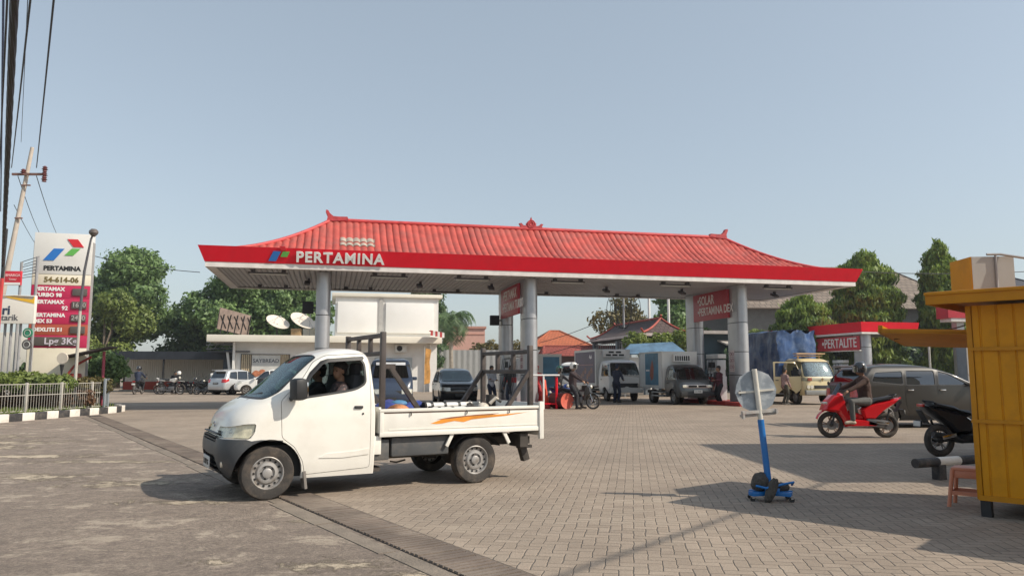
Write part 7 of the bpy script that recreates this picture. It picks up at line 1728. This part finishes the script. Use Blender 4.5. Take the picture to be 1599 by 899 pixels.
def maxi_scooter(name, label, loc, rz, pm_, cat='scooter', rimm=None, group=None, dark_=False):
    t = thing(name, label, cat, loc, rz, group); X = .61
    spoked(t, X, .285, .11, rimm); spoked(t, -X, .275, .125, rimm)
    b = MB(); slab(b, [(X + .20, .60), (X + .13, .78), (X - .02, .93), (X - .18, .99), (X - .27, .95), (X - .33, .72), (X - .40, .46), (X - .40, .30), (X - .28, .27), (X - .24, .40), (X - .14, .55)], .17, .05); b.build('front_fairing', pm_, t, 30)
    b = MB(); slab(b, [(X - .36, .42), (X - .30, .24), (-.34, .24), (-.42, .32), (-.20, .40)], .17, .03); b.build('floor_fairing', pm_, t, 30)
    b = MB(); slab(b, [(X - .34, .62), (X - .32, .44), (-.10, .38), (-.10, .50), (X - .40, .60)], .09, .03); b.build('centre_tunnel', pm_ if not dark_ else black_plastic, t, 30)
    b = MB(); slab(b, [(-.04, .62), (-.10, .40), (-.34, .40), (-.52, .56), (-.80, .74), (-.93, .88), (-.80, .86), (-.45, .78), (-.20, .72)], .155, .04); b.build('tail_fairing', pm_, t, 30)
    b = MB(); b.grid(lambda u, v: (X + .335 * math.cos(R(20) + u * R(115)), -.075 + .15 * v, .285 + .335 * math.sin(R(20) + u * R(115)) + .02 * math.sin(PI * v)), 14, 4); b.xform(Matrix.Identity(4)); b.build('front_fender', pm_, t, 60)
    b = MB(); slab(b, [(-.02, .70), (-.06, .78), (-.25, .80), (-.36, .86), (-.78, .92), (-.80, .87), (-.40, .78), (-.15, .66)], .14, .05); b.build('seat', black_plastic, t, 40)
    b = MB(); b.grid(lambda u, v: (X - .04 - .16 * v - .05 * (2 * u - 1) ** 2, (-.15 + .30 * u) * (1 - .25 * v), .93 + .26 * v), 8, 5); b.build('windscreen', tint, t, 60)
    b = MB(); b.tube([(X - .22, -.34, 1.02), (X - .16, -.22, 1.03), (X - .14, 0, 1.0), (X - .16, .22, 1.03), (X - .22, .34, 1.02)], .016, 8); b.tube([(X - .14, 0, 1.0), (X - .0, 0, .6)], .03, 8); b.build('handlebar', black_plastic, t)
    for s in (1, -1):
        b = MB(); b.tube([(X - .17, s * .24, 1.03), (X - .13, s * .30, 1.16)], .008, 6); b.ball((X - .13, s * .32, 1.19), (.02, .065, .04), 10); b.build('mirror', black_plastic, t)
        b = MB(); b.tube([(X, s * .075, .285), (X - .10, s * .075, .62)], .026, 8); b.build('fork', black_plastic, t)
        b = MB(); b.box((X + .13, s * .085, .76), (.05, .12, .045), (0, -.8, s * .3), bev=.012); b.build('headlight', clear_lens, t)
        MB().tube([(X - .34, s * .12, 1.03), (X - .18, s * .24, 1.03)], .001, 4).build('cable', black_plastic, t)
    b = MB(); b.box((-.92, 0, .87), (.05, .16, .05), bev=.01); b.build('tail_light', red_lens, t)
    b = MB(); b.tube([(-.02, -.12, .26), (-.30, -.17, .26)], .025, 8); b.tube([(-.30, -.17, .26), (-.42, -.18, .30), (-.86, -.19, .40)], [.03, .055, .05], 12); b.build('exhaust', black_plastic, t); b = MB(); b.box((-.60, -.245, .36), (.26, .012, .06), (0, -.2, 0), bev=.005); b.build('heat_shield', chrome, t)
    b = MB(); b.box((-.36, .12, .32), (.46, .10, .17), (0, -.08, 0), bev=.04); b.tube([(-X, .12, .275), (-X, .17, .275)], .09, 14); b.build('engine_cover', mat('engine_grey', (.16, .16, .165), .4, .4), t); MB().box((-.46, .182, .33), (.28, .012, .05), (0, -.12, 0), bev=.004).build('cover_strip', chrome, t)
    b = MB(); b.tube([(-X + .05, .13, .36), (-.66, .12, .62)], .020, 8); b.build('rear_shock', black_plastic, t)
    b = MB(); b.box((-.90, 0, .68), (.26, .14, .02), (0, 1.05, 0)); b.box((-.99, 0, .56), (.03, .17, .13), (0, .3, 0)); b.build('plate_bracket', black_plastic, t); plate(t, frame((-1.012, 0, .56), (0, -1, 0)), .17, .09, '', False)
    b = MB(); b.tube([(-.60, .09, .86), (-.78, .12, .93), (-.88, .0, .95), (-.78, -.12, .93), (-.60, -.09, .86)], .014, 8); b.build('grab_rail', black_plastic, t)
    return t
p_red = mat('paint_scooter_red', (.60, .012, .018), .22, var=.02, coat=1.0); rim_gold = mat('rim_bronze', (.30, .16, .10), .35, .6)
SCZ = PI
maxi_scooter('scooter', 'glossy red maxi scooter riding left across the forecourt', (7.66, 16.96, 0), SCZ, p_red, rimm=rim_gold)
person('scooter rider in brown jacket and black helmet on the red scooter', (7.66, 16.96, 0), SCZ, pel=(-.20, 0, .86), lean=.10, hands=[(.36, .31, 1.05), (.36, -.31, 1.05)], feet=[(.20, .20, .40), (.20, -.20, .40)], knee=[(1, .25, .8), (1, -.25, .8)], elbow=[(-.5, .6, -.6), (-.5, -.6, -.6)], shirt=f_brown, pants=f_grey, shoe=f_sand, helmet=h_black, scale=.96, vox=.012)
maxi_scooter('scooter', 'black scooter parked facing the kiosk, only its rear half in view', (7.93, 13.25, 0), R(8), mat('paint_scooter_black', (.012, .012, .014), .3, var=.02, coat=.8), rimm=steel, dark_=True)
def moto(label, loc, rz, pm_, name='motorcycle', group=None, crude=False, tall=False):
    t = thing(name, label, 'motorcycle', loc, rz, group); X = .62; r = .29 if not tall else .33
    spoked(t, X, r, .075, steel, alloy=not tall); spoked(t, -X, r, .085, steel, alloy=not tall)
    b = MB()
    if tall:
        slab(b, [(.42, .92), (.30, 1.0), (-.05, .92), (-.10, .80), (.25, .72)], .10, .03); slab(b, [(-.35, .86), (-.95, 1.0), (-.90, .90), (-.4, .76)], .08, .03); b.build('bodywork', pm_, t, 30)
        b = MB(); slab(b, [(-.02, .92), (-.75, .97), (-.75, .90), (-.05, .84)], .09, .03); b.build('seat', black_plastic, t)
        b = MB(); b.box((X + .02, 0, .80), (.42, .12, .02), (0, .12, 0)); b.build('front_fender', pm_, t)
    else:
        slab(b, [(.60, .62), (.55, .86), (.42, .96), (.34, .90), (.26, .55), (.22, .36), (.34, .34), (.46, .56)], .15, .05); slab(b, [(.30, .50), (-.10, .44), (-.20, .62), (-.62, .76), (-.80, .84), (-.78, .70), (-.40, .50), (-.10, .34), (.24, .36)], .10, .03); b.build('bodywork', pm_, t, 30)
        b = MB(); slab(b, [(.0, .66), (-.06, .75), (-.72, .83), (-.72, .77), (-.2, .64)], .12, .03); b.build('seat', black_plastic, t)
        b = MB(); b.grid(lambda u, v: (X + (r + .04) * math.cos(R(25) + u * R(110)), -.06 + .12 * v, r + (r + .04) * math.sin(R(25) + u * R(110))), 12, 2); b.build('front_fender', pm_, t, 60)
    b = MB(); b.box((.05, 0, .36), (.34, .22, .24), bev=.05); b.tube([(.2, 0, .42), (-X, 0, r)], .03, 6); b.tube([(.1, -.12, .25), (-.3, -.14, .26), (-.75, -.15, .36)], [.02, .035, .045], 10); b.tube([(-.1, .1, .2), (-.1, .22, .0)], .012, 6); b.build('engine', mat('engine_grey', (.16, .16, .165), .4, .4), t)
    zb_ = 1.0 if not tall else 1.12
    b = MB(); b.tube([(.34, -.33, zb_), (.42, -.15, zb_ + .02), (.44, 0, zb_ - .02), (.42, .15, zb_ + .02), (.34, .33, zb_)], .014, 6); b.build('handlebar', black_plastic, t)
    for s in (1, -1): MB().tube([(X, s * .07, r), (.44, s * .07, zb_ - .1)], .02, 6).build('fork', chrome if not tall else black_plastic, t); bb = MB(); bb.tube([(.40, s * .22, zb_ + .02), (.42, s * .27, zb_ + .15)], .007, 5); bb.ball((.42, s * .28, zb_ + .18), (.015, .055, .035), 8); bb.build('mirror', black_plastic, t)
    b = MB(); b.ball((.55, 0, zb_ - .12), (.06, .10, .08), 10); b.build('headlight', clear_lens, t); b = MB(); b.box((-.82, 0, .78), (.06, .14, .05)); b.build('tail_light', red_lens, t); plate(t, frame((-.87, 0, .62), (0, -1, 0)), .2, .10, '', False)
    return t
m_blue = mat('paint_bike_blue', (.015, .05, .22), .3, var=.05, coat=.7); m_blk = mat('paint_bike_black', (.015, .015, .017), .3, coat=.7); m_wht = mat('paint_bike_white', (.62, .60, .56), .35, coat=.5)
moto('blue motorbike ridden by a person in black beside the red drum', (2.05, 32.0, 0), R(-60), m_blue)
person('rider in black jacket and dark green helmet on the blue motorbike', (2.05, 32.0, 0), R(-60), pel=(-.18, 0, .84), lean=.08, hands=[(.32, .31, 1.02), (.32, -.31, 1.02)], feet=[(.12, .22, .32), (.12, -.22, .32)], knee=[(1, .4, .6), (1, -.4, .6)], shirt=f_black, pants=f_navy, shoe=f_shoe, helmet=mat('helmet_green', (.02, .10, .08), .3, coat=1), vox=.018)
moto('black motorbike with a bright front wheel just right of the red drum', (2.62, 30.35, 0), R(-22), m_blk)
person('rider in dark jacket and white helmet astride the black motorbike', (2.62, 30.35, 0), R(-22), pel=(-.20, 0, .86), lean=.03, hands=[(.25, .28, 1.0), (.32, -.31, 1.02)], feet=[(.05, .30, .09), (.05, -.30, .09)], knee=[(1, .4, .3), (1, -.4, .3)], shirt=fab('maroonblack', (.035, .022, .024)), pants=f_black, shoe=f_shoe, helmet=h_white, vox=.018, head_dir=-.5, scale=1.06)
ST = [(.06, .30, .80), (.06, -.30, .80)]
person('attendant in dark navy uniform leaning at the door of the purple panel truck', (5.05, 36.9, 0), R(55), pel=(0, 0, .93), lean=.16, hands=[(.45, .12, 1.22), (.30, -.2, 1.05)], shirt=f_navy, pants=f_navy, shoe=f_shoe, vox=.018, scale=1.05, cap=f_navy)
person('attendant in red shirt standing behind the orange cone', (1.05, 32.6, 0), R(-70), hands=ST, shirt=f_red, pants=f_red, shoe=f_shoe, vox=.018, cap=f_red)
person('attendant in dark maroon and navy uniform beside the rightmost pump', (9.35, 34.3, 0), R(200), hands=[(.35, .15, 1.1), (.1, -.3, .82)], shirt=fab('maroon', (.09, .018, .03)), pants=f_black, shoe=f_shoe, vox=.018, cap=f_black)
person('person in a pale shirt with folded arms behind the rear rack of the pickup', (-.93, 34.0, 0), R(-60), hands=[(.20, -.10, 1.14), (.22, .10, 1.10)], elbow=[(.2, 1, -.6), (.2, -1, -.6)], shirt=f_pale, pants=f_navy, shoe=f_shoe, vox=.018)
person('person in dark clothes standing by the middle island dispensers', (-.05, 33.4, 0), R(-110), hands=ST, shirt=f_black, pants=f_jean, shoe=f_shoe, vox=.018)
person('man in checked shirt standing behind the open door of the cream truck', (12.3, 34.4, 0), R(20), hands=[(.3, .2, 1.0), (.1, -.3, .85)], shirt=fab('check', (.25, .15, .14), dirt=(.5, .45, .42), dirt_amt=.9, dscale=20), pants=f_olive, shoe=f_sand, vox=.018, scale=.95)
# parked motorbikes on the left
rid = moto('dark scooter with a seated rider seen from behind near the grey gate post', (-25.0, 51.0, 0), R(97), m_blk, group='motorbikes before the shed'); rid.scale = (1.1, 1.1, 1.1)
rp2 = person('person in dark clothes sitting on the scooter before the shed', (-25.0, 51.0, 0), R(97), pel=(-.18, 0, .86), lean=.1, hands=[(.32, .31, 1.02), (.32, -.31, 1.02)], feet=[(.12, .22, .30), (.12, -.22, .30)], knee=[(1, .4, .6), (1, -.4, .6)], shirt=f_navy, pants=f_black, shoe=f_shoe, helmet=h_black, vox=.02, scale=1.08)
gm = 'motorbikes before the shed'
moto('white trail bike parked side on, nearest the shed post', (-22.65, 50.6, 0), R(-8), m_wht, group=gm, tall=True).scale = (1.1,) * 3
k0 = moto('dark motorbike parked beside the white trail bike, a black bag on its seat', (-21.2, 51.4, 0), R(-25), m_blk, group=gm)
for (x, y, rz, lb_) in ((-20.4, 50.9, R(10), 'dark motorbike in the middle of the parked row, wheel turned out'), (-19.8, 51.9, R(160), 'dark motorbike at the back of the parked row'), (-23.4, 51.6, R(175), 'dark motorbike parked behind the white trail bike')):
    dup(k0, (x, y, 0), rz, lb_, gm)
def lone_helmet(label, loc, m): 
    o = MB().lathe([(0, .13), (.08, .12), (.125, .06), (.135, 0), (.12, -.09), (.0, -.09)], n=16).build('helmet', m); o.location = loc; return props(o, label, 'helmet', 'helmets left on the parked bikes')
lone_helmet('white helmet hanging on the white trail bike', (-22.15, 50.6, 1.42), h_white); lone_helmet('white helmet on the dark bike nearest the silver car', (-20.05, 50.85, 1.28), h_white); lone_helmet('black helmet on the seat of the middle parked bike', (-21.35, 51.35, .98), h_black)
person('person in a dark jacket bending over the white trail bike', (-22.7, 51.2, 0), R(-60), pel=(0, 0, .85), lean=.7, hands=[(.55, .15, .95), (.55, -.15, .95)], shirt=f_black, pants=f_black, shoe=f_shoe, vox=.022)
hz = MB(); hz.box((0, 45, 5.6), (150, 150, 13.2)); hzo = hz.build('haze', [])
hm = bpy.data.materials.new('haze'); hm.use_nodes = True; hN = hm.node_tree.nodes; hN.clear(); ho = hN.new('ShaderNodeOutputMaterial'); hv = hN.new('ShaderNodeVolumePrincipled')
hv.inputs['Color'].default_value = (.86, .91, 1.0, 1); hv.inputs['Density'].default_value = .0005; hv.inputs['Anisotropy'].default_value = .2; hm.node_tree.links.new(hv.outputs[0], ho.inputs['Volume']); hzo.data.materials.append(hm)
hzo.location.z = 2.0; hzo['kind'] = 'stuff'; hzo['label'] = 'thin pale morning haze over the forecourt'; hzo['category'] = 'haze'
bpy.data.scenes.remove(SCR)
bpy.context.view_layer.update()
